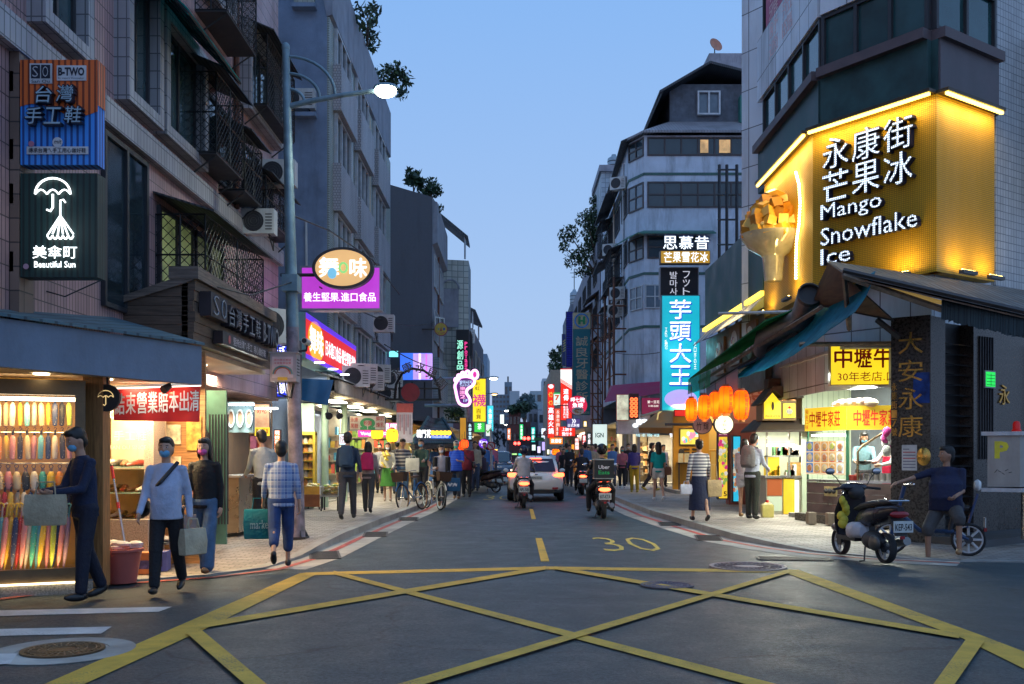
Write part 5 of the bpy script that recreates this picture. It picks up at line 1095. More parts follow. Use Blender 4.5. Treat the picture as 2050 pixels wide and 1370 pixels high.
MB().ob(at(458, 812, 18.0), EX * .45, UP * .04, EY * .05, EM((.9, 1, 1), 9)).build("tube_lamp", N1); MB().ob(at(508, 820, 19.0), EX * .45, UP * .04, EY * .05, EM((.9, 1, 1), 9)).build("tube_lamp", N1)
area(at(480, 815, 17.9), at(480, 950, 17.4), .5, .1, 26, (.95, 1, .9)); area(at(530, 822, 19.4), at(530, 960, 19), .5, .1, 30, (1, .95, .8))
shop("food_shop", "narrow bright snack shop with stacked goods behind the steel counter", (-5.45, 17.4, .13), EY, 5.2, 2.5, 1.6, PM((.6, .42, .3), .7), (1, .85, .55), 60, 4)
o = thing("iron_gate", "dark green arched doorway with an iron gate beside the snack counter", "gate"); MB().ob(at(398, 1090, 15.2), EX * .42, UP * 2.35, EY * .05, PM((.08, .22, .17), .5)).build("door", o); m = MB()
for k in range(7): m.tube([at(420 + k * 6, 830, 15.1), at(420 + k * 6, 1050, 15.1)], .012, DARK, 4)
m.tube([at(400, 840, 15.08), at(415, 870, 15.08), at(424, 930, 15.08), at(426, 1040, 15.08)], .03, BLACK, 6); m.build("bars", o)
fb("menu_board", "lit red and yellow food poster board hanging in the snack shop", "sign", 508, 808, 541, 874, 19.2, .06, lit((1, .55, .3), .9, .5, 8), BXD, [("x", 510, 856, 540, 873, EM((1, .75, .05), 1.2, 0, False), 'b'), ("養生堅果", 512, 858, 538, 870, PM((.5, .02, .02), .5), 't'), ("好吃", 515, 814, 534, 828, EM((.8, .05, .02), .7, 0, False), 't', .02)])
fb("neon_sign", "slim glowing orange upright sign with white characters behind the plaid shirt", "sign", 548, 860, 562, 902, 20.5, .08, lit((1, .25, .05), 1.6), BXD, [("現炒花生", 550, 862, 560, 900, WE, 'v', .02)])
# shelf wall of nut bags under the grey block
SN = thing("snack_shelf", "tall yellow framed shelf of nut bags against the green wall", "shelf unit")
mb = MB(); mb.box(-5.6, -4.95, 24.9, 25.0, .13, 2.75, GRW); mb.build("green_wall", SN)
mb = MB(); YF = PM((.7, .45, .05), .5); s0 = at(590, 974, 24.86); sw, shh = .5, 1.28; mb.ob(s0 - V((.04, 0, .04)), EX * (sw + .08), UP * .06, EY * .03 + EY * .0, YF); mb.ob(s0 + V((sw, -.26, 0)), EX * .06, UP * (shh + .06), EY * .28, YF); mb.ob(s0 + V((-.06, -.26, 0)), EX * .06, UP * (shh + .06), EY * .28, YF); mb.ob(s0 + V((-.06, -.262, shh)), EX * (sw + .12), UP * .08, EY * .28, YF)
for k in range(6): mb.ob(s0 + V((0, -.25, k * .21)), EX * sw, UP * .018, EY * .25, YF)
mb.build("frame", SN)
bp = None
for rw in range(6):
    for k in range(4):
        lb = f"{['golden', 'brown', 'orange', 'pale'][(rw + k) % 4]} bag of nuts, {['first', 'second', 'third', 'fourth'][k]} on shelf level {['one', 'two', 'three', 'four', 'five', 'six'][rw]} of the yellow rack"
        if bp is None: m = MB(); m.loft([[V((x * w, y * w * .6, z)) for x, y in ((-.05, -.04), (0, -.06), (.05, -.04), (.05, .04), (-.05, .04))] for z, w in ((0, 1), (.05, 1.1), (.11, .95), (.15, .5), (.165, .85))], PM((.75, .42, .1), .35, 0, .4, 30)); bp = m.build("snack_bag", None, lb, "snack bag", "bags on the yellow nut rack"); o = bp
        else: o = dup(bp, label=lb)
        o["placed"] = 1; o.location = s0 + V((.07 + k * .12, -.16, .02 + rw * .21)); o.material_slots[0].link = 'OBJECT'; o.material_slots[0].material = PM([(.75, .42, .1), (.35, .18, .08), (.75, .3, .08), (.7, .6, .42)][(rw + k) % 4], .35, 0, .4, 30)
area((-5.0, 24.2, 2.6), (-5.2, 24.9, 1.2), .8, .3, 40, (1, .95, .75))
for nm, lb, px0, px1, py0, py1, Yq, boxc in (("produce_table", "low brown table heaped with yellow packets in front of the yellow rack", 607, 641, 1020, 985, 24.2, (.3, .1, .04)), ("crate_table", "folding table carrying a clear crate of green and yellow goods", 640, 678, 1022, 990, 23.6, None)):
    o = thing(nm, lb, "table"); p0, p1 = at(px0, py0, Yq), at(px1, py1, Yq); m = MB()
    zt = .5; m.box(p0.x, p1.x, Yq, Yq + .5, zt - .03, zt, PM((.35, .33, .3), .6)); m.build("table_top", o)
    for xx in (p0.x + .03, p1.x - .03):
        for yy in (Yq + .04, Yq + .46): MB().box(xx - .015, xx + .015, yy - .015, yy + .015, .13, zt - .03, DARK).build("leg", o)
    if boxc: MB().box(p0.x + .01, p1.x - .01, Yq - .02, Yq - .005, .2, zt, PM(boxc, .6)).build("skirt", o)
    m = MB(); cl = PM((.7, .72, .7), .3); m.box(p0.x + .02, p1.x - .02, Yq + .02, Yq + .035, zt, zt + .2, CLEAR(.25) if not boxc else PM((.7, .35, .05), .5)); m.box(p0.x + .02, p1.x - .02, Yq + .45, Yq + .465, zt, zt + .2, cl); m.box(p0.x + .02, p0.x + .03, Yq + .035, Yq + .45, zt, zt + .2, cl); m.box(p1.x - .03, p1.x - .02, Yq + .035, Yq + .45, zt, zt + .2, cl); m.build("tray", o)
    m = MB(); r = random.Random(px0)
    for k in range(40): m.ell((r.uniform(p0.x + .07, p1.x - .07), Yq + r.uniform(.06, .42), zt + r.uniform(.05, .25)), (.05, .045, .03), r.choice([PM((.7, .5, .1), .4), PM((.35, .5, .1), .4), PM((.75, .65, .4), .4)]), 7, 5)
    g = m.build("packets", o); g["kind"] = "stuff"
# canopy over the pavement
CN = thing("shop_canopy", "long shallow shop canopy with a blue tarpaulin drop above the nut shop", "canopy")
mb = MB(); mb.slab([(-4.25, 24.4, 2.98), (-3.9, 40, 2.98), (-3.9, 40, 3.3), (-4.25, 24.4, 3.3)], (-.1, 0, 0), PM((.36, .3, .24), .7, 0, .2, 2, dirt=.35)); mb.build("fascia", CN)
MB().slab([(-4.3, 24.4, 3.0), (-3.95, 40, 3.0), (-5.7, 40, 2.9), (-5.7, 24.4, 2.9)], (0, 0, .04), PM((.62, .5, .35), .7)).build("soffit", CN)
MB().slab([(-4.2, 24.3, 3.32), (-3.85, 40, 3.32), (-4.8, 40, 3.5), (-4.8, 24.3, 3.5)], (0, 0, .03), TM((.3, .3, .3), (.1, .1, .1), .15, 30, .02, .6, .1, .6)).build("roof", CN)
m = MB(); q = []
for i in range(13): f = i / 12; q.append((at(590 + 78 * f, 757 + 4 * f, 22.4), at(590 + 66 * f, 798 + 14 * f, 22.2) + V((0, .05 * sin(i), 0))))
m.add([p for a in q for p in a], [(2 * i, 2 * i + 1, 2 * i + 3, 2 * i + 2) for i in range(12)], PM((.02, .13, .3), .6, 0, .2, 2)); m.build("blue_tarpaulin", CN)
for y in (26, 29, 32, 36): MB().box(-4.9, -4.5, y, y + 1.2, 2.86, 2.9, EM((1, .92, .7), 6)).build("tube_lamp", CN); area((-4.7, y + .6, 2.84), (-4.5, y + .6, 0), .4, 1.2, 120, (1, .88, .6))
for y in (25.3, 28.2): m = MB(); m.tube([(-4.75, y, .13), (-4.75, y, 2.9)], .09, GRW, 10); m.build("post", CN)
for k in range(2): m = MB(); p = at(655 + 21 * k, 830, 24 + k); m.tube([p, p + V((.07, -.1, -.05))], [.06, .09], DARK, 10); m.tube([p, p + UP * .12], .015, DARK, 5); m.build("spotlight", CN)
shop("drinks_shop", "pale lit drinks stall with dark door frames behind the man with the backpack", (-5.1, 25.4, .13), EY, 4.2, 2.6, 1.8, PM((.5, .47, .4), .7), (1, .95, .8), 50, 3)
shop("fruit_shop", "bright fruit shop with shutters under the pink sign", (-5.0, 29.8, .13), EY, 4.6, 2.6, 2, PM((.6, .62, .55), .7), (1, .97, .85), 90, 3, [PM((.75, .55, .05), .4), PM((.3, .45, .08), .4), PM((.7, .25, .05), .4)])
shop("tea_shop", "amber lit shop behind the parked bicycles", (-4.8, 34.6, .13), EY, 5.2, 2.7, 2, PM((.6, .45, .25), .7), (1, .75, .4), 110, 3)
fb("tapioca_sign", "beige board with a green ring and red characters hanging from the canopy", "sign", 699, 832, 772, 862, 26.5, .06, PM((.62, .5, .36), .6, dirt=.2), BXD, [("永康", 702, 836, 717, 845, PM((.45, .04, .03), .6), 't', .02), ("黑糖", 702, 848, 717, 858, PM((.45, .04, .03), .6), 't', .02), ("鮮奶", 753, 834, 769, 843, PM((.45, .04, .03), .6), 't', .02), ("煉乳", 753, 846, 769, 856, PM((.45, .04, .03), .6), 't', .02), ("Ω", 721, 837, 751, 860, PM((.05, .25, .08), .6), 't', .04), ("粉圓", 728, 843, 744, 852, PM((.45, .04, .03), .6), 't', .02)])
fb("lightbox_sign", "small bluish lit menu box tilted under the canopy", "sign", 678, 868, 697, 892, 25.5, .08, lit((.7, .85, .95), 1.2), BXD, [("奶茶豆花", 681, 872, 695, 888, EM((.5, .1, .1), .5, 0, False), 't')])
fb("lightbox_sign", "magenta lit fruit shop sign behind the yellow lanterns", "sign", 716, 846, 800, 876, 30, .15, lit((.75, .02, .25), 1.1), BXD, [("永康水果園", 722, 849, 796, 862, WE, 'h', .02), ("Vong Fruit Garden", 722, 865, 797, 873, WE, 't', .015)])
def LPAP(col, s):
    key = ("lp", col, s)
    if key in _mats: return _mats[key]
    m, t, p = _nt("lantern_paper"); tl_ = N(t, "BsdfTranslucent"); tl_.inputs[0].default_value = (min(1, col[0]), col[1] * 1.5, col[2] * 1.2, 1); em = N(t, "Emission"); em.inputs[0].default_value = (*col, 1); em.inputs[1].default_value = s * .42
    ad = N(t, "AddShader"); t.links.new(tl_.outputs[0], ad.inputs[0]); t.links.new(em.outputs[0], ad.inputs[1]); t.links.new(ad.outputs[0], t.nodes["Material Output"].inputs[0]); _mats[key] = m; return m
def lantern(label, c, r, h, col, s, txt=None, tcol=None, group="paper lanterns", name="paper_lantern"):
    c = V(c); n = 24; m = MB(); prof = []
    for i in range(13): a = -PI / 2 + PI * i / 12; prof.append((r * (.42 + .58 * cos(a) ** .7 if cos(a) > 0 else .42), h / 2 * sin(a)))
    mt = LPAP(col, s); m.lathe(prof, c, mt, n); o = m.build(name, None, label, "lantern", group)
    point(c - UP * h * .05, .03, 9 * h * h * s, (1, .5, .18))
    m = MB()
    for a in range(8): m.tube([c + V((q[0] * 1.01 * cos(a * PI / 4 + .3), q[0] * 1.01 * sin(a * PI / 4 + .3), q[1])) for q in prof], .004, EM((col[0] * .6, col[1] * .35, 0), .6, 0, False), 4)
    m.build("ribs", o); m = MB(); m.lathe([(r * .44, h / 2 - .01), (r * .44, h / 2 + .04), (.01, h / 2 + .04)], c, PM((.3, .1, .03), .5), 16); m.lathe([(r * .4, -h / 2 - .05), (r * .42, -h / 2 + .01), (.01, -h / 2 + .01)], c, PM((.55, .25, .05), .5), 16); m.tube([c + UP * (h / 2 + .04), c + UP * (h / 2 + .25)], .006, DARK, 4); m.build("cap", o)
    if txt:
        m = MB(); nn = len(txt); ang = -1.1
        for i, ch in enumerate(txt):
            z = h * .36 - i * h * .75 / nn; rr = r * (.42 + .58 * cos(math.asin(max(-1, min(1, z / (h / 2))))) ** .7) + .008; d = V((cos(ang), sin(ang), 0)); R = V((-d.y, d.x, 0))
            m.txt(ch, c + d * rr + UP * (z - h * .13) - R * r * .22, R, UP, r * .44, h * .13, tcol or PM((.1, .02, .01), .6), .02)
        m.build("lettering", o)
    return o
lantern("yellow paper lantern hanging under the beige ring sign", at(755, 868, 27), .17, .3, (1, .55, .06), 1.6, "永"); lantern("yellow paper lantern hung on a cord beside bananas", at(785, 872, 28), .17, .36, (1, .55, .06), 1.6, "康")
m = MB()
for k, (x, y) in enumerate(((766, 905), (769, 912), (764, 926), (773, 903))): m.tube([at(x, y, 28), at(x + 4, y + 8, 27.95), at(x + 9, y + 10, 27.95)], [.03, .045, .015], PM((.75, .55, .06), .5), 6)
m.build("banana_bunch", None, "yellow bananas hanging on a cord below the lantern", "bananas")
fb("menu_banner", "hanging white menu banner with a red heading", "banner", 794, 826, 826, 886, 29, .02, PM((.6, .55, .6), .7), PM((.6, .55, .6), .7), [("x", 794, 808, 827, 826, PM((.6, .12, .1), .7), 'b')] + [("x", 796 + 4 * k, 830, 798 + 4 * k, 870 - 7 * (k % 3), PM((.4, .12, .15) if k % 2 else (.25, .22, .28), .7), 'b') for k in range(7)])
# == left: signs down the street
def rsign(name, label, px, py, pr, Y, d, face, body, texts=(), cat="sign", rim=.9):
    c = at(px, py, Y); r = pr / F * Y; o = MB().lathe([(r, 0), (r, d), (.01, d)], c, body, 32, -EY).build(name, None, label, cat)
    MB().lathe([(r * rim, d + .005), (r * rim, d + .01), (.01, d + .01)], c, face, 32, -EY).build("sign_face", o)
    if texts:
        m = MB()
        for t in texts: m.txt(t[0], c + V((t[1] * r, -d - .02, t[2] * r)), EX, UP, t[3] * r, t[4] * r, t[5], t[6] if len(t) > 6 else .01)
        m.build("lettering", o)
    MB().tube([c + V((-r, d * -.5, 0)), c + V((-r - .6, d * -.5, 0))], .03, DARK, 5).build("sign_arm", o); return o
YS = PM((.55, .4, .06), .5)
rsign("round_sign", "round yellow wall sign with an ice cream picture on the dark pebbled block", 883, 660, 13.5, 39.6, .1, YS, PM((.3, .05, .12), .5), [("★", -.5, -.2, .35, .5, PM((.1, .3, .3), .5)), ("▲", -.15, -.3, .35, .7, PM((.4, .1, .06), .5)), ("●", .3, -.2, .35, .45, PM((.05, .12, .35), .5)), ("ICE CREAM", -.6, -.65, 1.2, .22, PM((.45, .1, .1), .5))])
fb("led_screen", "bright blue lit billboard wrapping onto a violet striped panel above the iron arch", "billboard", 800, 706, 866, 762, 38, .3, lit((.05, .18, .9), 1.1), BXD, [("x", 827, 708, 866, 760, lit((.62, .4, .95), 1.1, .3, 1), 'b'), ("x", 838, 708, 843, 760, EM((1, .85, 1), 1.2, 0, False), 'b'), ("x", 852, 708, 855, 760, EM((.6, .1, .6), 1.2, 0, False), 'b')], .02)
fb("lightbox_sign", "teal glowing strip light over a dark poster next to the blue billboard", "sign", 778, 702, 798, 716, 37, .2, lit((.2, .8, .9), 1.6), BXD)
o = thing("iron_arch_sign", "black wrought iron arch with raised characters over a red disc", "sign"); m = MB(); Ya = 32
AP = lambda x, y, d=0: at(x, y, Ya - d)
m.tube([AP(790, 800), AP(793, 770), AP(805, 748), AP(825, 738), AP(848, 742), AP(868, 756), AP(879, 775), AP(881, 800)], .045, BLACK, 6); m.tube([AP(770, 800), AP(884, 800)], .04, BLACK, 5); m.tube([AP(797, 778), AP(881, 778)], .03, BLACK, 5)
for x in (800, 825, 850): m.tube([AP(x, 800), AP(x, 765)], .025, BLACK, 4)
m.build("arch_frame", o); m = MB()
for ch, x, y, a in (("永", 792, 752, .75), ("康", 810, 741, .4), ("水", 832, 738, 0), ("果", 851, 746, -.4), ("園", 868, 760, -.75)):
    p = AP(x, y + 9, .1); R = V((cos(a), 0, sin(a))); m.txt(ch, p, R, V((-sin(a), 0, cos(a))), .33, .33, PM((.12, .11, .1), .4, .4), .02, .05)
m.build("raised_lettering", o); m = MB(); m.lathe([(.3, 0), (.3, .05), (.01, .05)], AP(822, 786), PM((.3, .03, .04), .5), 24, -EY); m.build("red_disc", o)
MB().tube([AP(705, 772), AP(795, 780)], .03, DARK, 5).build("sign_arm", o)
PRO = EM((.9, .05, .3), 1.1, 0, False); MINT = EM((.35, .95, .7), 1.2, 0, False)
fb("vertical_sign", "tall black vertical sign with mint green calligraphy and pink lettering", "sign", 913, 660, 939, 745, 46, .5, PM((.012, .016, .02), .5), BXD, [("源創品", 915, 680, 927, 742, MINT, 'v', .02), ("ProTas,", 930, 684, 936, 744, PRO, 'v', .03)])
def foot(root_label):
    Yf = 36; o = thing("foot_sign", root_label, "sign"); P = lambda x, y, d=0: at(910 + x / 974 * 0 + (x - 517) * .3285, 600 + y * .3285, Yf - d)
    out = [(548, 478), (520, 520), (525, 560), (533, 600), (545, 630), (570, 645), (600, 642), (612, 620), (605, 595), (590, 570), (596, 545), (620, 530), (638, 505), (632, 482), (600, 470), (570, 470)]
    m = MB(); m.slab([P(*q) for q in out][::-1], (0, .25, 0), PM((.12, .03, .2), .5)); m.build("sign_body", o)
    m = MB(); k = [];
    for i in range(len(out)):
        a, b, c, d = (V((*out[(i + j) % len(out)], 0)) for j in (-1, 0, 1, 2))
        for t in (0, .33, .66): k.append(.5 * ((2 * b) + (c - a) * t + (2 * a - 5 * b + 4 * c - d) * t * t + (3 * b - a - 3 * c + d) * t ** 3))
    m.tube([P(q.x, q.y, .06) for q in k], .05, EM((1, .45, .85), 2.6), 8, True)
    toes = [(525, 490, 9), (543, 470, 11), (567, 455, 12), (597, 450, 14), (640, 457, 24)]
    for x, y, r in toes: m.tube([P(x + r * .8 * cos(a), y + r * 1.1 * sin(a), .06) for a in [i * PI / 9 for i in range(18)]], .045, EM((1, .45, .85), 2.6), 8, True)
    m.build("neon_outline", o); m = MB(); pk = lit((.55, .04, .3), .8)
    for x, y, r in toes: m.slab([P(x + r * .8 * cos(a), y + r * 1.1 * sin(a), .02) for a in [-i * PI / 9 for i in range(18)]], (0, .2, 0), pk)
    m.build("toe", o); m = MB(); bl = EM((.55, .75, 1), 1.5, 0, False)
    m.txt("발마사지", P(548, 515, .05), EX, UP, .44, .13, bl, .01); m.txt("フットマッサージ", P(548, 532, .05), EX, UP, .48, .1, bl, .01); m.vtxt("樂園2", P(550, 604, .05), EX, UP, .2, .44, EM((1, .4, .7), 1.3, 0, False), .02); m.txt("1F", P(572, 624, .05), EX, UP, .15, .1, bl); m.build("lettering", o)
    m = MB(); m.tube([at(939, 800, 36.3), at(942, 975, 36.3)], .1, PB2, 10); m.tube([at(870, 758, 36.3), at(960, 758, 36.3)], .06, PB_, 8); m.tube([at(850, 812, 36.3), at(945, 812, 36.3)], .06, PB_, 8); m.build("pole", o)
foot("pink neon outlined foot shaped massage sign on a grey pole")
fb("vertical_sign", "tall yellow lit sock shop sign with one big magenta character", "sign", 945, 757, 974, 846, 42, .4, lit((1, .72, .02), 1.2), BOX, [("彩虹", 951, 764, 961, 782, PM((.25, .2, .02), .5), 'v', .02), ("襪", 946, 790, 972, 814, EM((.75, .02, .3), .9, 0, False), 't', .03), ("百貨", 953, 818, 963, 840, PM((.05, .04, .02), .5), 'v', .02), ("x", 945, 757, 974, 758.2, PM((.3, .1, .02), .5), 'b')], .04)
fb("vertical_sign", "plain orange upright signboard beside the green tiled eave", "sign", 920, 836, 934, 882, 34, .15, EM((.9, .42, .03), .5, .15), BXD)
fb("vertical_sign", "narrow black sign with white neon script near the two red lanterns", "sign", 936, 845, 946, 884, 33, .1, PM((.02, .02, .03), .5), BXD, [("永康食堂", 938, 848, 944, 880, EM((.6, .9, 1), 1.5, 0, False), 'v', .02)])
lantern("red paper lantern at the corner of the green tiled eave, nearer one", at(930, 889, 30), .12, .24, (1, .1, .03), 1.8); lantern("red paper lantern at the corner of the green tiled eave, behind its twin", at(925, 893, 31), .12, .24, (1, .08, .02), 1.5)
o = thing("tiled_eave_shop", "small restaurant with a teal tiled hip roof and a white sign with yellow discs", "shop"); TL = TM((.05, .13, .14), (.015, .04, .045), .22, .16, .03, .5, .2, .3)
p0, p1, p2, p3, r0, r1 = at(826, 888, 30), at(915, 886, 34), at(914, 880, 40), at(800, 885, 38), at(858, 836, 33), at(886, 838, 38)
MB().poly([p0, p1, r1, r0], TL).build("roof", o); MB().poly([p0, r0, r1, p3], TL).build("roof", o); m = MB(); m.tube([p0, p1], .07, TL, 6); m.tube([p0 - UP * .1, p1 - UP * .1], .09, BLACK, 5); m.tube([p1, r1], .07, TL, 6); m.tube([p0, r0], .07, TL, 6); m.build("ridge", o)
b1 = at(834, 878, 29.6); R = (p1 - p0).normalized(); m = MB(); m.txt("戟門花", b1 + UP * .02, EX, UP, .43, .24, EM((1, 1, 1), 1.8, 0, False), .03); m.build("lettering", o)
m = MB()
for k in range(5): m.lathe([(.075, 0), (.075, .03), (.01, .03)], at(867 + k * 8, 867, 29.5), EM((1, .6, .05), 1.8), 16, -EY)
m.build("yellow_disc", o); m = MB(); m.ob(at(863, 878, 29.5), EX * .58, UP * .09, EY * .03, EM((.02, .15, .8), 1.0)); m.txt("YONGKANG STREET", at(865, 877, 29.45), EX, UP, .5, .05, WE); m.build("blue_strip", o)
shop("eatery", "amber lit restaurant interior under the teal tiled roof", (-4.2, 40.5, .13), EY, 6, 2.6, 2.2, PM((.6, .45, .2), .7), (1, .75, .35), 150, 3)
shop("corner_store", "busy bright stores past the neon foot sign", (-3.2, 47, .13), EY, 14, 2.7, 2, PM((.6, .5, .35), .7), (1, .85, .6), 260, 4)
shop("corner_store", "farther row of lit stores beneath the maroon block", (-2.6, 62, .13), EY, 24, 2.8, 2, PM((.6, .5, .35), .7), (1, .85, .6), 380, 4)
fb("vertical_sign", "turquoise lit vertical sign past the yellow sock sign", "sign", 975, 812, 988, 864, 62, .4, lit((.05, .65, .75), 1.2), BOX, [("永豐診所", 978, 818, 985, 860, WE, 'v', .02)])
fb("lightbox_sign", "green lit tea shop sign below the yellow sock sign", "sign", 949, 845, 971, 866, 45, .3, lit((.05, .6, .08), 1.1), BOX, [("茶", 956, 848, 964, 860, WE, 't', .02)])
o = fb("lightbox_sign", "white lit sign with a green leaf beside the turquoise sign", "sign", 972, 849, 984, 874, 44, .15, lit((.85, .9, .85), 1.0), BOX, [("✓", 973, 857, 983, 868, EM((.1, .5, .05), .7, 0, False), 't', .03)])
rsign("round_sign", "round purple lit sign with white lettering above the no left turn sign", 968, 888, 10.5, 43, .2, lit((.2, .05, .75), 1.0), BXD, [("Kimo", -.7, .0, 1.4, .55, WE, .02), ("food", -.4, -.5, .8, .3, WE, .02)])
o = thing("traffic_sign", "round no left turn sign with a red rim on a slim grey pole", "traffic sign"); c = at(983, 893, 39); m = MB(); m.tube([at(984.5, 975, 39), at(983, 860, 39)], .045, ALU, 8); m.build("pole", o); m = MB(); m.lathe([(.16, 0), (.16, .02), (.01, .02)], c + V((0, -.05, 0)), PM((.6, .6, .62), .5), 24, -EY); m.tube([c + V((.145 * cos(a), -.08, .145 * sin(a))) for a in [i * PI / 12 for i in range(24)]], .02, PM((.6, .03, .03), .5), 6, True); m.tube([c + V((.05, -.08, -.08)), c + V((.05, -.08, .04)), c + V((-.06, -.08, .04))], .012, BLACK, 4); m.tube([c + V((-.1, -.085, .1)), c + V((.1, -.085, -.1))], .012, PM((.6, .03, .03), .5), 4); m.build("sign_plate", o)
def farlamp(label, px, py, Y, base, s=40, col=(1, .95, .8), side=-1):
    o = thing("street_lamp", label, "street lamp", "street lamps farther down the road"); p = at(px, py, Y); m = MB(); m.tube([(base, Y, .1), (base, Y, p.z - .6), (base + (p.x - base) * .3, Y, p.z + .05), p], [.09, .07, .05, .04], PB_, 8); m.build("pole", o)
    MB().ell(p + UP * .03, (.28, .14, .07), PB_, 10, 6).build("lamp_head", o); MB().ell(p - UP * .03, (.2, .12, .07), EM(col, s), 10, 6).build("bulb", o)
farlamp("lit street lamp above the tall yellow sock sign", 988, 757, 52, -2.2); farlamp("small lit street lamp over the white hanging sign", 1014, 822, 95, -2.2, 30); farlamp("orange tinted lamp on a stalk behind the yellow sign", 990, 789, 75, -2.2, 8, (1, .6, .2)); farlamp("faint lit street lamp farthest down the road", 1012, 850, 130, -2.4, 20)
# == far end of the street
FB = PM((.16, .22, .27), .7, 0, .15, .3); FW = PM((.4, .45, .48), .7, 0, .1, .3)
def fbox(name, label, x0, y0, x1, Y, d, mat, cat="building", zb=0, wins=0, y1=None, group=None):
    a, b = at(x0, y0, Y), at(x1, y0, Y); zb = at(x0, y1, Y).z if y1 else zb
    o = MB().box(a.x, b.x, Y, Y + d, zb, a.z, mat).build(name, None, label, cat, group)
    if wins:
        m = MB(); nx, nz = wins
        for i in range(nx):
            for j in range(nz): m.box(a.x + (b.x - a.x) * (i + .2) / nx, a.x + (b.x - a.x) * (i + .8) / nx, Y - .12, Y - .01, zb + (a.z - zb) * (j + .3) / nz, zb + (a.z - zb) * (j + .75) / nz, GLS)
        m.build("window_row", o)
    return o
o = fbox("office_tower", "distant dark blue apartment tower with a roof turret at the end of the street", 985, 790, 1020, 420, 20, FB, wins=(5, 9), zb=8); fbox("office_tower", "pale windowless slab tower joined to the dark tower's flank", 1020, 783, 1040, 415, 20, FW, zb=8); fbox("office_tower", "slim turret block standing behind the dark tower", 1010, 765, 1025, 440, 12, FB, wins=(2, 3), zb=8)
MB().tube([at(1017, 766, 441), at(1017, 754, 441)], .35, DARK, 5).build("antenna", None, "thin mast on the distant turret block", "antenna")
fbox("office_tower", "pale distant block with blue glazing beside the wooded slope", 1061, 783, 1098, 380, 20, PM((.34, .42, .46), .6), wins=(3, 3), zb=8); fbox("office_tower", "tall pale distant block behind the red column sign", 1086, 758, 1112, 400, 20, PM((.42, .48, .52), .6), wins=(2, 5), zb=8)
fbox("brick_house", "red brick house with roof greenery on the left side of the distant junction", 1019, 826, 1042, 150, 20, PM((.2, .07, .06), .8, 0, .3), wins=(3, 3)); fbox("brick_house", "long dark red shop house facing the distant junction", 1040, 845, 1062, 160, 15, PM((.16, .06, .06), .8, 0, .3), wins=(3, 2)); fbox("town_house", "grey house with a tan corrugated attic at the distant junction", 1058, 820, 1085, 170, 20, PM((.2, .21, .24), .8), wins=(3, 3)); fbox("town_house", "low pale concrete house behind the turquoise sign at the junction", 1078, 822, 1100, 165, 20, PM((.35, .38, .42), .8), wins=(2, 3))
fbox("town_house", "dark house row closing the view under the distant towers", 986, 842, 1022, 180, 20, PM((.12, .12, .14), .8), wins=(5, 3))
o = fb("mural_hoarding", "white hoarding with black painted flowers at the far junction", "hoarding", 990, 858, 1014, 908, 110, .4, PM((.55, .55, .6), .7), GRY); m = MB(); r = random.Random(1)
for i in range(14):
    p = at(r.uniform(992, 1012), r.uniform(862, 900), 109.9); m.tube([p, p + V((r.uniform(-.3, .3), 0, .3)), p + V((r.uniform(-.6, .6), 0, .7))], .06, BLACK, 4); m.ell(p + V((0, 0, .75)), (.14, .02, .14), BLACK, 8, 5)
m.build("flower_painting", o)
fbox("canvas_stall", "faint lit stall roofs at the far left of the junction", 950, 899, 985, 75, 4, EM((1, .75, .4), .9, .5), "stall", y1=912)
farsg = [("lightbox_sign", "white far sign with a green ring hanging over the road", 1000, 829, 1010, 850, 95, (.75, .85, .85), None), ("vertical_sign", "green lit vertical sign on the far brick house", 1040, 849, 1048, 882, 120, (.02, .6, .15), "永康街市"), ("vertical_sign", "turquoise lit vertical sign right of the green one at the junction", 1063, 855, 1072, 886, 125, (.03, .6, .5), "診所"), ("lightbox_sign", "blank white lit panel beside the turquoise junction sign", 1083, 857, 1093, 880, 120, (.75, .85, .95), None), ("lightbox_sign", "white lit shop panel with green and red stripes under the turquoise sign", 1064, 890, 1073, 903, 110, (.7, .9, .8), "7"),
         ("lightbox_sign", "violet white lit panel low at the junction", 1075, 893, 1083, 908, 100, (.8, .7, 1), None), ("lightbox_sign", "purple lit box low right of the junction", 1084, 884, 1092, 903, 90, (.5, .4, .9), None), ("lightbox_sign", "pale yellow lit panel with a heart at the junction", 1094, 899, 1101, 911, 80, (.9, .9, .5), "♥"), ("lightbox_sign", "green and yellow road bus shelter sign low in the distance", 1024, 907, 1036, 912, 100, (.4, .8, .2), "公車"), ("lightbox_sign", "teal low lit sign left of the white car roof", 1037, 907, 1046, 913, 100, (.05, .6, .6), None), ("lightbox_sign", "small blue white lit sign low in the distance", 1042, 900, 1048, 906, 100, (.2, .5, .8), None), ("lightbox_sign", "pink lit shop fascia at the far left junction", 990, 905, 1014, 911, 100, (.8, .1, .5), "永康小館"), ("lightbox_sign", "red and orange stacked lit sign on the distant corner", 1015, 857, 1023, 882, 105, (.9, .2, .05), "好吃"), ("lightbox_sign", "white hooded lit lamp sign at the stalls", 965, 903, 978, 914, 70, (.75, .95, .8), None)]
for nm, lb, x0, y0, x1, y1, Yq, cl, tx in farsg: fb(nm, lb, "sign", x0, y0, x1, y1, Yq, .4, lit(cl, 1.3), BXD, [(tx, x0 + (x1 - x0) * .25, y0 + 2, x1 - (x1 - x0) * .25, y1 - 2, WE, 'v' if y1 - y0 > 16 else 't', .02)] if tx else (), .05)
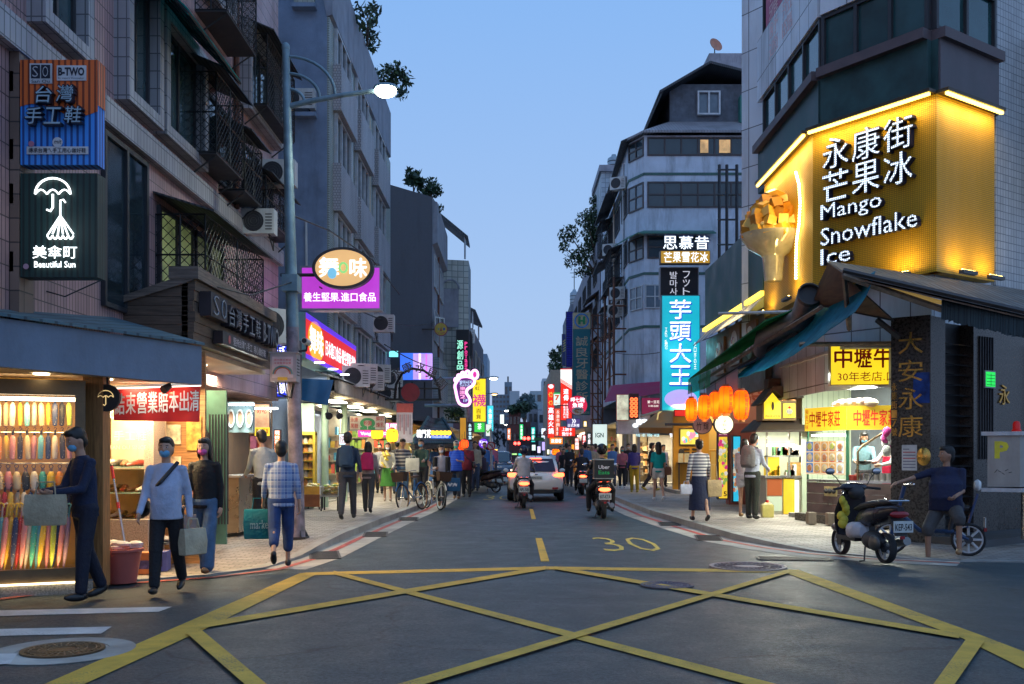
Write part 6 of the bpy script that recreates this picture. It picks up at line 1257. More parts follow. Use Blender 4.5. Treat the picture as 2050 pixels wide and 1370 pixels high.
def tlight(label, px, py, Y):
    o = thing("traffic_light", label, "traffic light", "traffic lights at the junction"); c = at(px, py, Y); MB().box(c.x - .35, c.x + .35, Y, Y + .3, c.z - .18, c.z + .18, BLACK).build("housing", o)
    m = MB()
    for k in range(2): m.ell(c + V((-.17 + .34 * k, -.04, 0)), (.14, .06, .14), EM((1, .04, .03), 14), 12, 8)
    m.build("lens", o); m = MB(); m.tube([c + UP * .3, c + V((1.6, .1, .3))], .06, DARK, 6); m.tube([c + UP * .15, c + UP * .3], .04, DARK, 6); m.build("mast_arm", o)
tlight("glowing red traffic light, lower and farther left one at the junction", 1035, 888, 92); tlight("glowing red traffic light, higher one by the green sign at the junction", 1054, 878, 85)
fb("street_name_sign", "green arched street name board over the far road", "sign", 1069, 876, 1089, 883, 88, .1, PM((.05, .25, .1), .5), DARK)
fb("direction_sign", "dark grey overhead direction board beyond the junction", "sign", 1042, 890, 1062, 900, 95, .1, PM((.06, .06, .08), .5), DARK, [("永康 YONGKANG", 1044, 893, 1060, 897, PM((.5, .5, .5), .5), 't')])
o = thing("traffic_sign", "round red rimmed prohibition sign near the tall red signs", "traffic sign"); c = at(1092, 868, 70); m = MB(); m.lathe([(.16, 0), (.16, .03), (.01, .03)], c, PM((.6, .6, .6), .5), 20, -EY); m.build("plate", o); m = MB(); m.tube([c + V((.15 * cos(a), -.04, .15 * sin(a))) for a in [i * PI / 10 for i in range(20)]], .03, PM((.6, .05, .05), .5), 5, True); m.tube([c + V((-.1, -.05, .1)), c + V((.1, -.05, -.1))], .025, PM((.6, .05, .05), .5), 5); m.build("red_rim", o); MB().tube([(c.x, 70.05, .1), (c.x, 70.05, c.z + .2)], .05, ALU, 6).build("pole", o)
# == right: column signs down the street
TEA = PM((.01, .14, .17), .5, 0, .15, .8)
def emblem(root, O, R, U, Nn):
    w, h = 35 / F * 58, 205 / F * 58; q = O + Nn * .02; c = q + R * w / 2 + U * (h - w * .47)
    MB().ob(q + U * (h - w * .94), R * w, U * w * .93, -Nn * .01, PM((.5, .42, .25), .6)).build("beige_panel", root); m = MB(); bl = PM((.05, .25, .6), .5); gr = PM((.02, .28, .1), .5)
    m.tube([c + Nn * .01 + (R * cos(a) + U * sin(a)) * w * .38 for a in [i * PI / 16 for i in range(32)]], w * .045, bl, 6, True)
    for s in (-1, 1): m.ob(c + R * (s * w * .13 - w * .07) - U * w * .2 + Nn * .02, R * w * .14, U * w * .32, -Nn * .01, gr); m.ell(c + R * s * w * .13 + U * w * .18, (w * .075, .03, w * .075), gr, 12, 6)
    m.ob(c - R * w * .1 - U * w * .06 + Nn * .021, R * w * .2, U * w * .1, -Nn * .01, gr); m.build("round_emblem", root)
fb("vertical_sign", "very tall teal clinic sign with beige characters and a round green emblem", "sign", 1147, 626, 1182, 831, 58, .5, TEA, BXD, [("誠良牙醫診所", 1153, 672, 1177, 806, PM((.42, .36, .25), .5), 'v', .02), ("2341-8306", 1150, 823, 1180, 829, PM((.3, .35, .3), .5), 't')], .02, extra=emblem)
m = MB()
for x in (1186, 1197, 1206): m.tube([at(x, 628, 58), at(x, 905, 58)], .05, RUSTY, 4)
for k in range(9): m.tube([at(1182, 632 + 26 * k, 58), at(1206, 632 + 26 * k, 58)], .04, RUSTY, 4); m.tube([at(1186, 632 + 26 * k, 58.05), at(1206, 658 + 26 * k, 58.05)], .03, RUSTY, 4)
m.build("sign_scaffold", None, "rusty lattice scaffold holding the tall teal clinic sign", "scaffold")
fb("led_sign", "tall blue dotted LED sign behind the teal clinic sign", "sign", 1133, 624, 1149, 735, 66, .4, TM((.02, .03, .5), (.0, .0, .15), .12, .12, .03, .4, .4, 0), BXD)
fb("vertical_sign", "narrow navy upright sign with yellow slashes by the roof plants", "sign", 1125, 669, 1134, 732, 76, .4, PM((.05, .08, .25), .5), BXD, [("/////", 1126, 680, 1133, 705, PM((.6, .55, .2), .5), 'v', .05)])
REDL = lit((.9, .03, .015), 1.1)
fb("vertical_sign", "tall glowing red sign with flame shapes and white characters", "sign", 1096, 769, 1110, 878, 82, .5, REDL, BXD, [("●", 1098, 770, 1108, 778, WE, 't'), ("☀", 1098, 785, 1108, 796, EM((1, .5, .05), 1.3, 0, False), 't', .03), ("☀", 1098, 802, 1108, 812, EM((1, .5, .05), 1.3, 0, False), 't', .03), ("高雄火鍋", 1098, 815, 1108, 870, WE, 'v', .03)])
fb("lightbox_sign", "white convenience store box with a red and orange seven and green edge", "sign", 1108, 786, 1123, 812, 78, .4, lit((.8, .95, .85), 1.1), PM((.02, .4, .1), .5), [("x", 1108, 786, 1123, 789, EM((.02, .5, .1), .8, 0, False), 'b'), ("7", 1111, 791, 1120, 802, EM((.85, .1, .02), .8, 0, False), 't', .05), ("←", 1110, 806, 1121, 810, EM((.8, .05, .02), .8, 0, False), 't')])
def slant(root, O, R, U, Nn):
    w, h = 23 / F * 72, 104 / F * 72; q = O + Nn * .012
    MB().slab([q + U * h * .74, q + R * w + U * h * .6, q + R * w + U * h * .98, q + U * h * .98], -Nn * .004, lit((.95, .97, .9), 1.2)).build("white_panel", root); m = MB()
    for k in range(3): m.tube([q + U * h * (.755 + k * .022), q + R * w + U * h * (.615 + k * .022)], .02, EM((.9, .03, .02), .9, 0, False), 4)
    m.build("red_stripe", root)
fb("vertical_sign", "broad glowing red phone shop sign with a white slanted top", "sign", 1122, 738, 1145, 842, 72, .5, REDL, BXD, [("遠傳", 1128, 778, 1138, 803, WE, 'v', .04), ("行動通信門市", 1128, 808, 1132, 838, WE, 'v', .02), ("通訊服務配件", 1134, 808, 1138, 838, WE, 'v', .02)], extra=slant)
fb("vertical_sign", "orange red lit upright sign with small white squares between the red columns", "sign", 1110, 818, 1122, 874, 76, .4, lit((.9, .12, .06), 1.0), BXD, [("永康牛肉麵館", 1114, 821, 1120, 872, WE2, 'v', .02)])
o = rsign("round_sign", "round crimson sign with white characters and a noodle bowl picture", 1156, 812, 19.5, 56, .2, lit((.75, .02, .08), .9), BXD, [("呷七碗", -.7, .3, 1.4, .5, WE, .03), ("魚焿", -.55, -.25, 1.1, .5, WE, .03)], rim=.97)
m = MB(); c = at(1157, 823, 55.7); m.lathe([(.34, 0), (.34, .03), (.01, .03)], V((0, 0, 0)), PM((.7, .7, .7), .4), 24, -EY); m.v = [c + V((v.x, v.y, v.z * .62)) for v in m.v]; m.build("bowl_print", o); m = MB(); r = random.Random(4)
for i in range(18): m.ell(c + V((r.uniform(-.2, .2), -.05, r.uniform(-.1, .1))), (.06, .02, .04), PM(r.choice([(.5, .25, .12), (.6, .4, .2), (.4, .12, .08)]), .5), 7, 5)
m.build("food_print", o)
fb("lightbox_sign", "dark violet lit sign with two white squiggles and white characters", "sign", 1134, 838, 1162, 857, 60, .4, lit((.08, .06, .22), 1.0), BXD, [("日式刺青", 1137, 849, 1160, 855, WE, 't', .01), ("}}", 1145, 839, 1153, 848, WE, 't', .02)])
fb("lightbox_sign", "red lit box with two rows of white phone card lettering", "sign", 1118, 854, 1152, 874, 62, .4, REDL, BXD, [("上網卡", 1125, 856, 1145, 863.5, WE, 't', .03), ("預付卡", 1125, 865.5, 1145, 873, WE, 't', .03)])
fb("lightbox_sign", "wide orange lit box with white characters under the red signs", "sign", 1100, 876, 1127, 890, 64, .4, lit((1, .25, .02), 1.3), BXD, [("浪漫客", 1103, 879, 1124, 887, WE, 't', .04)])
rs = [("vertical_sign", "red upright sign with white cloud script near the lit arcade", 1165, 870, 1174, 896, 56, (.7, .03, .03), "雲林", 'v'), ("vertical_sign", "dark upright sign with mint writing beside the white clothing shop box", 1175, 866, 1184, 892, 52, (.02, .05, .05), "好康", 'v'), ("vertical_sign", "white and red upright banner sign in the far arcade", 1150, 876, 1160, 902, 60, (.9, .35, .3), "牛肉麵", 'v'), ("lightbox_sign", "orange lit poster panel in the far arcade", 1143, 889, 1152, 902, 62, (1, .35, .03), None, 't'), ("lightbox_sign", "small yellow lit shop box above the clothing shop", 1167, 842, 1176, 856, 57, (.9, .6, .1), "美", 't'), ("lightbox_sign", "white lit price panel, the higher one above the arcade lanterns", 1129, 901, 1140, 910, 64, (.95, .8, .75), None, 't'), ("lightbox_sign", "white lit price panel next to its higher twin, nearer the road", 1140, 903, 1151, 911, 63, (.95, .85, .8), None, 't'), ("vertical_sign", "long orange lit standing panel in the far arcade", 1139, 912, 1150, 930, 60, (1, .3, .05), None, 't')]
for nm, lb, x0, y0, x1, y1, Yq, cl, tx, md in rs: fb(nm, lb, "sign", x0, y0, x1, y1, Yq, .25, lit(cl, 1.2), BXD, [(tx, x0 + 2, y0 + 2, x1 - 2, y1 - 2, WE, md, .02)] if tx else (), .04)
lantern("orange lantern cluster by the far arcade, nearer lantern", at(1118, 906, 66), .22, .4, (1, .25, .02), 1.5); lantern("orange lantern cluster by the far arcade, second lantern", at(1111, 905, 68), .22, .4, (1, .2, .02), 1.4)
board("lightbox_sign", "pale lit clothing shop box sign with dark lettering projecting over the arcade", "sign", at(1186, 893, 50), V((1, -.1, 0)), UP, .75, 1.1, .5, lit((.7, .85, .8), 1.0), BXD, [("IGN", .2, .4, .75, .62, PM((.02, .08, .08), .5), 't', .02)])
shop("arcade_shop", "row of warm lit arcade shops behind the delivery rider", (5.2, 62, .12), -EY, 15, 2.9, 2.5, PM((.6, .5, .3), .7), (1, .82, .5), 420, 4); shop("arcade_shop", "farther row of lit arcade shops under the red signs", (4.6, 88, .12), -EY, 25, 3, 2.5, PM((.6, .45, .3), .7), (1, .75, .5), 480, 4)
# canopies under the grey block
o = thing("shop_canopy", "crimson fabric canopy with white lettering along the grey block", "canopy"); CR = PM((.35, .01, .07), .6, 0, .15, 2); m = MB()
pa, pb, pc, pd = at(1210, 806, 44.5), at(1330, 786, 43), at(1330, 764, 44.2), at(1228, 772, 46)
m.slab([pa, pb, pc, pd], (0, .05, .02), CR); m.slab([pa, at(1222, 800, 49), at(1222, 772, 49), pd], (0, .05, 0), CR); m.build("fabric", o); m = MB(); m.htxt("台灣傳統美", pa.lerp(pd, .35) + V((1.2, -.12, .05)), (pb - pa), UP, 1.6, .24, PM((.5, .3, .35), .6)); m.build("lettering", o)
o = fb("food_poster", "lit red framed restaurant poster with dish photographs below the crimson canopy", "poster", 1234, 790, 1259, 842, 43.5, .15, lit((.6, .65, .5), .9, .7, 3), PM((.45, .03, .03), .5))
o = fb("neon_sign", "orange neon sandal outline on a black panel", "sign", 1259, 788, 1279, 840, 43.2, .2, PM((.015, .012, .02), .5), BXD); m = MB(); nn = EM((1, .12, .03), 3)
for k in range(5): m.tube([at(1262.5 + 13 * (.5 - .5 * cos(a)) , 800 + 8 * k + 3 * sin(2 * a), 42.9) for a in [i * PI / 8 for i in range(16)]], .03, nn, 5, True)
m.build("neon_tube", o)
fb("lightbox_sign", "maroon shop sign with a white logo behind the cyan vertical sign", "sign", 1284, 796, 1322, 830, 42.8, .2, lit((.22, .01, .06), .7), BXD, [("第一豆花", 1296, 802, 1320, 808, WE2, 't'), ("11:00-22:00", 1298, 811, 1318, 815, WE2, 't')])
o = thing("storefront", "grey panelled shop front with a black sign and bright bakery interior across the lane", "shop front"); MB().box(4.6, 6.05, 43.6, 44, 2.35, 4.0, PM((.42, .42, .46), .6)).build("grey_panel", o); MB().box(6.05, 9.5, 43.5, 44, 2.3, 3.5, PM((.015, .03, .035), .5)).build("black_fascia", o)
m = MB(); m.txt("牛肉麵｜小籠包｜排骨酥飯｜永和豆漿", at(1273, 875, 43.4), EX, UP, 1.02, .14, EM((.55, .95, 1), 1.6, 0, False)); m.txt("食", at(1340, 876, 43.4), EX, UP, .2, .22, WE, .02); m.build("lettering", o)
m = MB(); wc = EM((.9, .97, 1), 1.4, 0, False)
for x, y, rx, rz in ((1272, 852, .13, .1), (1280, 845, .14, .13), (1290, 843, .14, .09), (1276, 842, .06, .12)): m.ell(at(x, y, 43.3), (rx, .05, rz), wc, 14, 8)
m.build("white_lit_mascot_shape", o).name = "white_lit_emblem"
shop("bakery", "bright white and gold bakery interior with lit shelves across the lane", (5.55, 44.1, .15), EX, 3.4, 2.3, 2.4, PM((.7, .6, .42), .6), (1, .85, .55), 200, 4, [PM((.75, .55, .25), .4), PM((.7, .65, .5), .4), PM((.5, .25, .1), .4)])
for k in range(5): MB().box(4.75 + .2 * k, 4.87 + .2 * k, 44.05, 44.1, .15, 2.35, [EM((1, .8, .5), .9), PM((.3, .3, .33), .6), PM((.6, .55, .5), .6)][k % 3]).build("door_panel", o)
o = thing("canvas_awning", "orange lit canvas awning on folding arms beside the cyan sign", "awning"); OA = PM((.45, .2, .05), .7, 0, .15, 2); m = MB(); m.slab([at(1278, 857, 38), at(1350, 858, 37), at(1350, 822, 40), at(1322, 822, 41)], (0, 0, .02), OA); m.slab([at(1278, 857, 38), at(1350, 858, 37), at(1350, 868, 37), at(1280, 867, 38)], (0, .02, 0), OA); m.build("canvas", o); m = MB(); m.tube([at(1284, 834, 38), at(1330, 820, 40)], .05, PM((.4, .3, .2), .5), 5); m.tube([at(1316, 840, 37.8), at(1318, 828, 39), at(1326, 822, 40)], .03, EM((1, .7, .2), .6), 5); m.build("folding_arm", o)
area(at(1315, 868, 38.5), at(1315, 840, 39.5), 1, .3, 30, (1, .7, .3))
# vertical sign stack at the lane corner
W3 = EM((.85, .95, 1), 1.7, 0, False)
o = fb("lightbox_sign", "orange lit dessert shop sign topped by white bulb characters", "sign", 1322, 502, 1422, 528, 34, .3, EM((.75, .4, .04), .55, .2), BXD, [("芒果雪花冰", 1328, 505, 1418, 525, W3, 'h', .01)], .02)
m = MB(); m.htxt("思慕昔", at(1325, 500, 33.8), EX, UP, 97 / F * 33.8, 28 / F * 33.8, PM((.02, .03, .12), .5), .04, .12); m.htxt("思慕昔", at(1326, 499, 33.6), EX, UP, 95 / F * 33.6, 26 / F * 33.6, W3, .015); m.build("bulb_lettering", o)
fb("vertical_sign", "black massage sign with pale Korean and Japanese characters above the cyan sign", "sign", 1321, 535, 1399, 598, 34.4, .3, PM((.012, .01, .015), .4), PM((.3, .3, .33), .5), [("발마사", 1341, 543, 1356, 592, EM((.6, .62, .72), .8, 0, False), 'v'), ("フット", 1367, 542, 1381, 592, EM((.6, .62, .72), .8, 0, False), 'v')], .03)
def taro(root, O, R, U, Nn):
    q = O + Nn * .02; w, h = 78 / F * 33.8, 232 / F * 33.8; m = MB(); pu = lit((.5, .42, .9), 1.0)
    c = q + R * w * .5 + U * h * .1; m.slab([c + R * (w * .42 * cos(a) ) + U * (h * .085 * sin(a) * (1 if sin(a) > 0 else .9)) for a in [i * PI / 14 for i in range(28)]], -Nn * .01, pu)
    m.build("purple_bulb_print", root)
fb("vertical_sign", "tall glowing cyan vertical sign with big white and blue characters", "sign", 1324, 591, 1402, 823, 33.8, .35, lit((.01, .42, .55), 1.05), PM((.1, .25, .3), .5),
   [("芋頭大王", 1341, 600, 1385, 776, EM((.02, .12, .62), .9, 0, False), 'v', .05), ("芋頭大王", 1341, 598, 1383, 773, WE, 'v', .03), ("TARO KING", 1331, 656, 1336, 700, WE2, 'v'), ("タロ芋の王", 1389, 684, 1394, 740, WE2, 'v')], .03, extra=taro)
point(at(1362, 700, 33), .3, 25, (.2, .9, 1))
# == right: food stalls
CO_l = MB(); CO_l.box(9.6, 14, 21, 30, 0, 3.98, PM((.12, .11, .1), .8)); CO_l.box(6.8, 9.6, 22.6, 30, 0, 3.98, PM((.2, .14, .1), .8)); CO_l.build("lower_wall", CO)
ST_ = thing("noodle_stall", "brightly lit beef noodle stall room with pale green walls behind the granite pillar", "food stall"); PG = TM((.5, .58, .42), (.3, .38, .26), .12, 9, .008, .5, .05, .1)
m = MB(); m.ob((6.5, 22.3, .15), EX * 3.1, UP * 3.3, EY * .1, PG); m.ob((9.5, 17.9, .15), EY * 4.4, UP * 3.3, EX * .1, PG); m.build("wall", ST_); MB().box(6.0, 9.6, 17.9, 22.4, 3.4, 3.46, PM((.5, .5, .48), .7)).build("ceiling", ST_)
m = MB(); m.slab([(6.0, 21.6, .1), (6.4, 18.9, .1), (9.6, 17.9, .1), (9.6, 22.4, .1)], (0, 0, .12), CONC); m.build("stall_floor", ST_)
for x, y in ((6.6, 18.8), (6.4, 20.2), (7.6, 18.6)): MB().box(x, x + .9, y, y + .06, 3.3, 3.36, EM((.92, 1, .95), 9)).build("tube_lamp", ST_)
area((7.2, 19.6, 3.25), (7.0, 19.4, 0), 1.6, 1.6, 330, (.95, 1, .88)); area((6.2, 18.6, 2.9), (5.2, 17, 0), .8, .3, 150, (.95, 1, .85)); area((6.5, 19.3, 1.86), (6.2, 18.4, 1.3), .9, .05, 10, (1, 1, .92))
RC_ = PM((.75, .02, .01), .5); YS_ = lit((1, .72, .02), 1.05)
fb("lightbox_sign", "big yellow lit sign with bold red characters hanging above the noodle cart", "sign", 1662, 690, 1862, 772, 18.25, .2, YS_, PM((.3, .25, .15), .5), [("中壢牛家莊", 1668, 697, 1858, 737, RC_, 'h', .035), ("30年老店.口味一流", 1676, 745, 1856, 764, RC_, 't', .0)], .015, ang=-7)
KT = thing("noodle_cart", "steel noodle cart with a brown panelled front, yellow awning signs and a photo menu", "food cart")
cL, cM, cR = V((5.98, 20.2, 0)), V((6.44, 19.15, 0)), V((7.35, 18.75, 0)); FBR = PM((.11, .075, .075), .5, 0, .2, 3, name="brown_board")
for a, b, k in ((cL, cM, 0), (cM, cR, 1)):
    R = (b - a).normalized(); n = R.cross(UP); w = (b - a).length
    q = a + UP * 1.95 + n * .05; fc = lit((1, .68, .03), .85 if not k else .3); f = MB(); f.ob(q, R * w, UP * .46, -n * .04, fc); f = f.build("awning_sign", KT)  # same yellow, second panel glows less: its shaded side is put into the emission
    m = MB(); m.htxt("中壢牛家莊", q + R * w * .12 + UP * .08 + n * .004, R, UP, w * .78, .3, RC_, .02)
    if not k: m.vtxt("獨家口味", q + R * .02 + UP * .03 + n * .004, R, UP, .09, .4, RC_)
    m.build("lettering", f); m = MB()
    for z0, z1 in ((.32, .5), (.505, .7), (.705, .92)): m.ob(a + UP * z0 + n * (.0), R * w, UP * (z1 - z0), -n * .05, FBR)
    m.build("front_board", KT); MB().ob(a + UP * .93, R * w, UP * .05, -n * .7, STEEL).build("cart_top", KT); MB().ob(a + UP * .1, R * w, UP * .22, -n * .5, PM((.3, .24, .18), .7, 0, .3, 4)).build("base_block", KT)
    for e_ in (a, b): MB().tube([e_ + UP * .9 - n * .03, e_ + UP * 1.97 - n * .03], .022, PM((.03, .14, .08), .4), 6).build("post", KT)
R = (cM - cL).normalized(); n = R.cross(UP); w = (cM - cL).length; q = cL + UP * 1.08 + n * .03
MB().ob(q, R * w * .98, UP * .66, -n * .02, lit((.8, .62, .4), .8, .1)).build("photo_menu", KT); m = MB(); r = random.Random(9); fcs = [(.55, .3, .1), (.6, .4, .12), (.5, .2, .08), (.45, .5, .1), (.65, .5, .25)]
for i in range(5):
    for j in range(3):
        c = q + R * w * (.11 + i * .19) + UP * (.56 - j * .215) + n * .003; bg_ = EM((.05, .2, .5), .7, 0, False) if i == 0 else (EM((.75, .85, .9), .7, 0, False) if i == 4 else EM((.75, .4, .12), .6, 0, False))
        m.ob(c - R * w * .085 - UP * .095, R * w * .17, UP * .19, -n * .002, bg_); m.lathe([(.08, 0), (.08, .004), (.01, .004)], c, PM((.7, .66, .6), .4), 18, n); m.lathe([(.06, .004), (.055, .012), (.01, .016)], c, EM(r.choice(fcs), .6, .5, False, "dish", 20), 14, n)
        if i: m.ob(c - R * .05 - UP * .09 + n * .002, R * .1, UP * .015, -n * .001, RC_)
m.build("dish_print", KT); MB().ob(cL + UP * 1.84 + R * .15, R * .9, UP * .04, -n * .04, EM((.95, 1, .95), 10)).build("tube_lamp", KT)
m = MB()
for k in range(3): c = cM - R * .55 + R * k * .11 + UP * .76 + n * .02; m.lathe([(.05, 0), (.05, .02), (.02, .05), (.01, .05)], c, DARK, 14, n)
m.ob(cM - R * .62 + UP * .66 + n * .012, R * .36, UP * .19, -n * .01, PM((.5, .42, .2), .4)); m.build("gas_tap_panel", KT)
m = MB(); r = random.Random(6)
for k in range(9): p = cM.lerp(cR, (k + .5) / 9) - n * .2 + UP * .98; m.lathe([(.06, 0), (.065, .14), (.055, .14), (.05, .02), (.01, .02)], p, STEEL, 12)
m.lathe([(.1, 0), (.13, .1), (.12, .1), (.09, .02)], cM - n * .15 + UP * .98, PM((.6, .05, .04), .4), 14); m.build("steel_pots", KT)
m = MB(); a_ = cM.lerp(cR, .2) + UP * .98; m.tube([a_, a_ + UP * .55, a_ + V((.08, -.02, .66)), a_ + V((.62, -.1, 1.02))], .022, PM((.25, .18, .1), .3, .7), 8); m.build("handrail", KT)
m = MB(); r = random.Random(12)
for k in range(9): c = cM + R * (-.5 + k * .11) + UP * (2.46 + .03 * (k % 2)) - n * .25; m.ell(c, (.14, .12, .08), PM(r.choice([(.62, .55, .42), (.6, .42, .36), (.5, .5, .48)]), .5), 9, 6)
m.build("wrapped_bundle", None, "bundles wrapped in plastic on top of the yellow cart awning", "bundle")
m = MB(); r = random.Random(14); pb = at(1782, 885, 18.6)
for k in range(12): m.ell(pb + V((r.uniform(-.09, .09), r.uniform(-.06, .06), r.uniform(-.2, .22))), (.09, .07, .11), PM((.62, .64, .62), .25) if k > 4 else PM((.55, .05, .28), .5), 9, 6)
m.build("plastic_bags", None, "white and magenta plastic bags hanging at the stall beside the granite pillar", "plastic bags")
m = MB(); m.slab([(5.85, 20.6, .12), (6.3, 18.7, .12), (7.4, 18.2, .12), (7.6, 18.9, .12), (6.4, 20.9, .12)], (0, 0, .16), GRA2); m.build("stall_step", ST_)
m = MB(); p = gp(1615, 1048, .13)
for k in range(3): m.box(p.x - .05 + k * .3, p.x + .1 + k * .3, 19.2 - k * .25, 19.4 - k * .25, .13, .36, PM((.25, .2, .15), .7, 0, .3, 5))
m.build("wooden_block", ST_)
# dessert kiosk with house-shaped roof
KK = thing("food_kiosk", "glowing yellow kiosk with a brown house shaped roof and lit glass cabinet", "kiosk"); kx0, kx1, ky = 5.72, 6.72, 22.4; YE = lit((.9, .6, .03), .7, .3, 2); KB = PM((.07, .05, .04), .7, 0, .3, 5)
MB().box(kx0, kx1, ky, ky + 1.2, .13, .95, PM((.4, .38, .3), .5)).build("base_cabinet", KK); m = MB(); m.box(kx0 + .02, kx0 + .35, ky - .02, ky - .005, .55, .92, lit((.5, .12, .03), .5)); m.box(kx0 + .02, kx0 + .35, ky - .02, ky - .005, .2, .53, lit((.6, .7, .5), .6)); m.box(kx0 + .38, kx0 + .62, ky - .06, ky - .01, .14, .92, YE); m.box(kx0 + .63, kx0 + .72, ky - .05, ky - .01, .14, .9, EM((.9, .9, .8), .9)); m.build("lit_panels", KK)
m = MB(); 
for k in range(5): m.box(kx0 + .78 + k * .045, kx0 + .8 + k * .045, ky - .02, ky - .005, .25, .8, DARK)
m.build("vent_slots", KK); MB().box(kx0 - .05, kx1 + .05, ky - .08, ky + 1.2, .95, 1.0, STEEL).build("counter_top", KK)
m = MB(); m.box(kx0, kx1, ky + .9, ky + .95, 1.0, 2.0, lit((.75, .8, .55), .7, .3, 4)); m.box(kx0 + .5, kx0 + .54, ky, ky + .04, 1.0, 2.0, STEEL); m.box(kx0, kx0 + .04, ky, ky + .04, 1.0, 2.0, STEEL); m.box(kx1 - .04, kx1, ky, ky + .04, 1.0, 2.0, STEEL); m.box(kx0, kx1, ky, ky + .5, 1.42, 1.45, STEEL); m.box(kx0 + .02, kx0 + .3, ky + .02, ky + .3, 1.0, 1.42, YE); m.box(kx0 + .55, kx0 + .95, ky + .05, ky + .3, 1.0, 1.3, lit((.7, .4, .1), .6, .6, 8)); m.build("glass_cabinet", KK)
m = MB(); r = random.Random(3)
for k in range(34): x = r.uniform(kx0 + .05, kx1 - .15); z = r.choice([1.005, 1.455, 1.455]); m.box(x, x + r.uniform(.03, .1), ky + .02, ky + .2, z, z + r.uniform(.06, .25), r.choice(GOODS + [PM((.7, .7, .68), .4)] * 4))
g = m.build("stall_goods", KK); g["kind"] = "stuff"
m = MB(); m.box(kx0 + .02, kx0 + .62, ky - .04, ky - .0, 1.66, 1.71, EM((1, 1, .92), 9)); m.build("tube_lamp", KK); area((kx0 + .4, ky - .1, 1.9), (kx0 + .2, ky - .9, .8), .7, .1, 70, (1, .98, .8)); area((kx0 + .5, ky + .4, 1.95), (kx0 + .5, ky + .4, 1), .8, .4, 22, (1, .97, .8))
m = MB(); m.slab([(kx0 - .3, ky - .35, 1.98), (kx1 + .15, ky - .35, 1.98), (kx1, ky + .2, 2.25), (kx0, ky + .2, 2.25)], (0, 0, .04), KB); m.slab([(kx0 - .3, ky - .35, 1.98), (kx0, ky + .2, 2.25), (kx0, ky + 1.2, 2.25), (kx0 - .3, ky + 1.2, 1.98)], (0, 0, .04), KB); m.build("shingle_roof", KK)
h0 = at(1527, 842, 22.3); m = MB(); m.box(h0.x, h0.x + .75, 22.3, 22.9, h0.z, h0.z + .45, PM((.25, .15, .04), .5)); m.build("roof_house", KK)
m = MB(); m.slab([V((h0.x + .03, 22.28, h0.z + .04)), V((h0.x + .4, 22.28, h0.z + .04)), V((h0.x + .4, 22.28, h0.z + .4)), V((h0.x + .215, 22.28, h0.z + .62)), V((h0.x + .03, 22.28, h0.z + .4))], (0, .02, 0), lit((.95, .75, .03), 1.1)); m.box(h0.x + .45, h0.x + .72, 22.26, 22.29, h0.z + .06, h0.z + .38, lit((.9, .8, .05), 1.0)); m.build("lit_yellow_panel", KK)
m = MB(); m.txt("PEKOE HOUSE", (h0.x + .05, 22.25, h0.z + .07), EX, UP, .33, .05, RC_); m.ell((h0.x + .215, 22.26, h0.z + .32), (.03, .01, .1), KB, 8, 6); m.ell((h0.x + .585, 22.25, h0.z + .2), (.07, .01, .06), PM((.6, .58, .5), .5), 10, 6); m.ell((h0.x + .585, 22.25, h0.z + .29), (.03, .01, .025), RC_, 8, 6); m.txt("YUMMY", (h0.x + .5, 22.25, h0.z + .09), EX, UP, .17, .05, KB); m.build("emblem_print", KK)
m = MB(); m.slab([V((h0.x - .12, 22.2, h0.z + .36)), V((h0.x + .215, 22.2, h0.z + .76)), V((h0.x + .8, 22.2, h0.z + .76)), V((h0.x + .9, 22.2, h0.z + .5)), V((h0.x + .45, 22.2, h0.z + .5)), V((h0.x + .215, 22.2, h0.z + .68)), V((h0.x - .05, 22.2, h0.z + .34))], (0, .75, 0), KB); m.box(h0.x + .15, h0.x + .55, 22.4, 22.8, h0.z + .74, h0.z + .95, KB); m.build("gable_roof", KK)
m = MB(); p = gp(1536, 1036, .13); m.loft([[p + V((x * s_, y * s_, z)) for x, y in ((-.12, -.09), (.12, -.09), (.12, .09), (-.12, .09))] for z, s_ in ((0, .95), (.02, 1), (.26, 1), (.32, .5))], PM((.5, .42, .12), .35)); m.lathe([(.03, .32), (.035, .37), (.01, .37)], p, RC_, 10); m.build("oil_can", None, "yellowish plastic oil can standing at the kiosk foot", "jerrycan")
for lb, x0, y0, x1, y1, Yq, pal, t_ in (("tall yellow lightbox with fruit pictures and the number fifteen", 1437, 858, 1458, 1000, 26.5, [(.8, .05, .25), (.75, .65, .1), (.3, .5, .1), (.8, .75, .7)], 1), ("tall blue lightbox with small dish pictures beside the backpack customer", 1466, 872, 1484, 1006, 25.6, [(.5, .15, .08), (.6, .3, .1), (.65, .6, .5)], 0)):
    c_ = lit((.95, .62, .05) if t_ else (.03, .5, .75), 1.0); o = fb("lightbox_sign", lb, "sign", x0, y0, x1, y1, Yq, .18, c_, BXD, [("15", x0 + 6, y1 - 16, x1 - 3, y1 - 6, BLACK, 't', .02), ("BINGO", x0 + 3, y0 + 6, x1 - 3, y0 + 13, EM((1, .5, .6), 1, 0, False), 't', .02), ("x", x0, y0 + 1, x1, y0 + 17, EM((.2, .02, .08), .6, 0, False), 'b')][:3 if t_ else 0], .03)
    m = MB(); r = random.Random(x0)
    for k in range(38): p = at(r.uniform(x0 + 4, x1 - 4), r.uniform(y0 + 22, y1 - 24), Yq - .02); m.ell(p, (.05 if t_ else .04, .006, .06), EM(r.choice(pal), .8, .3, False, "fruit", 20), 8, 5)
    m.build("fruit_print", o)
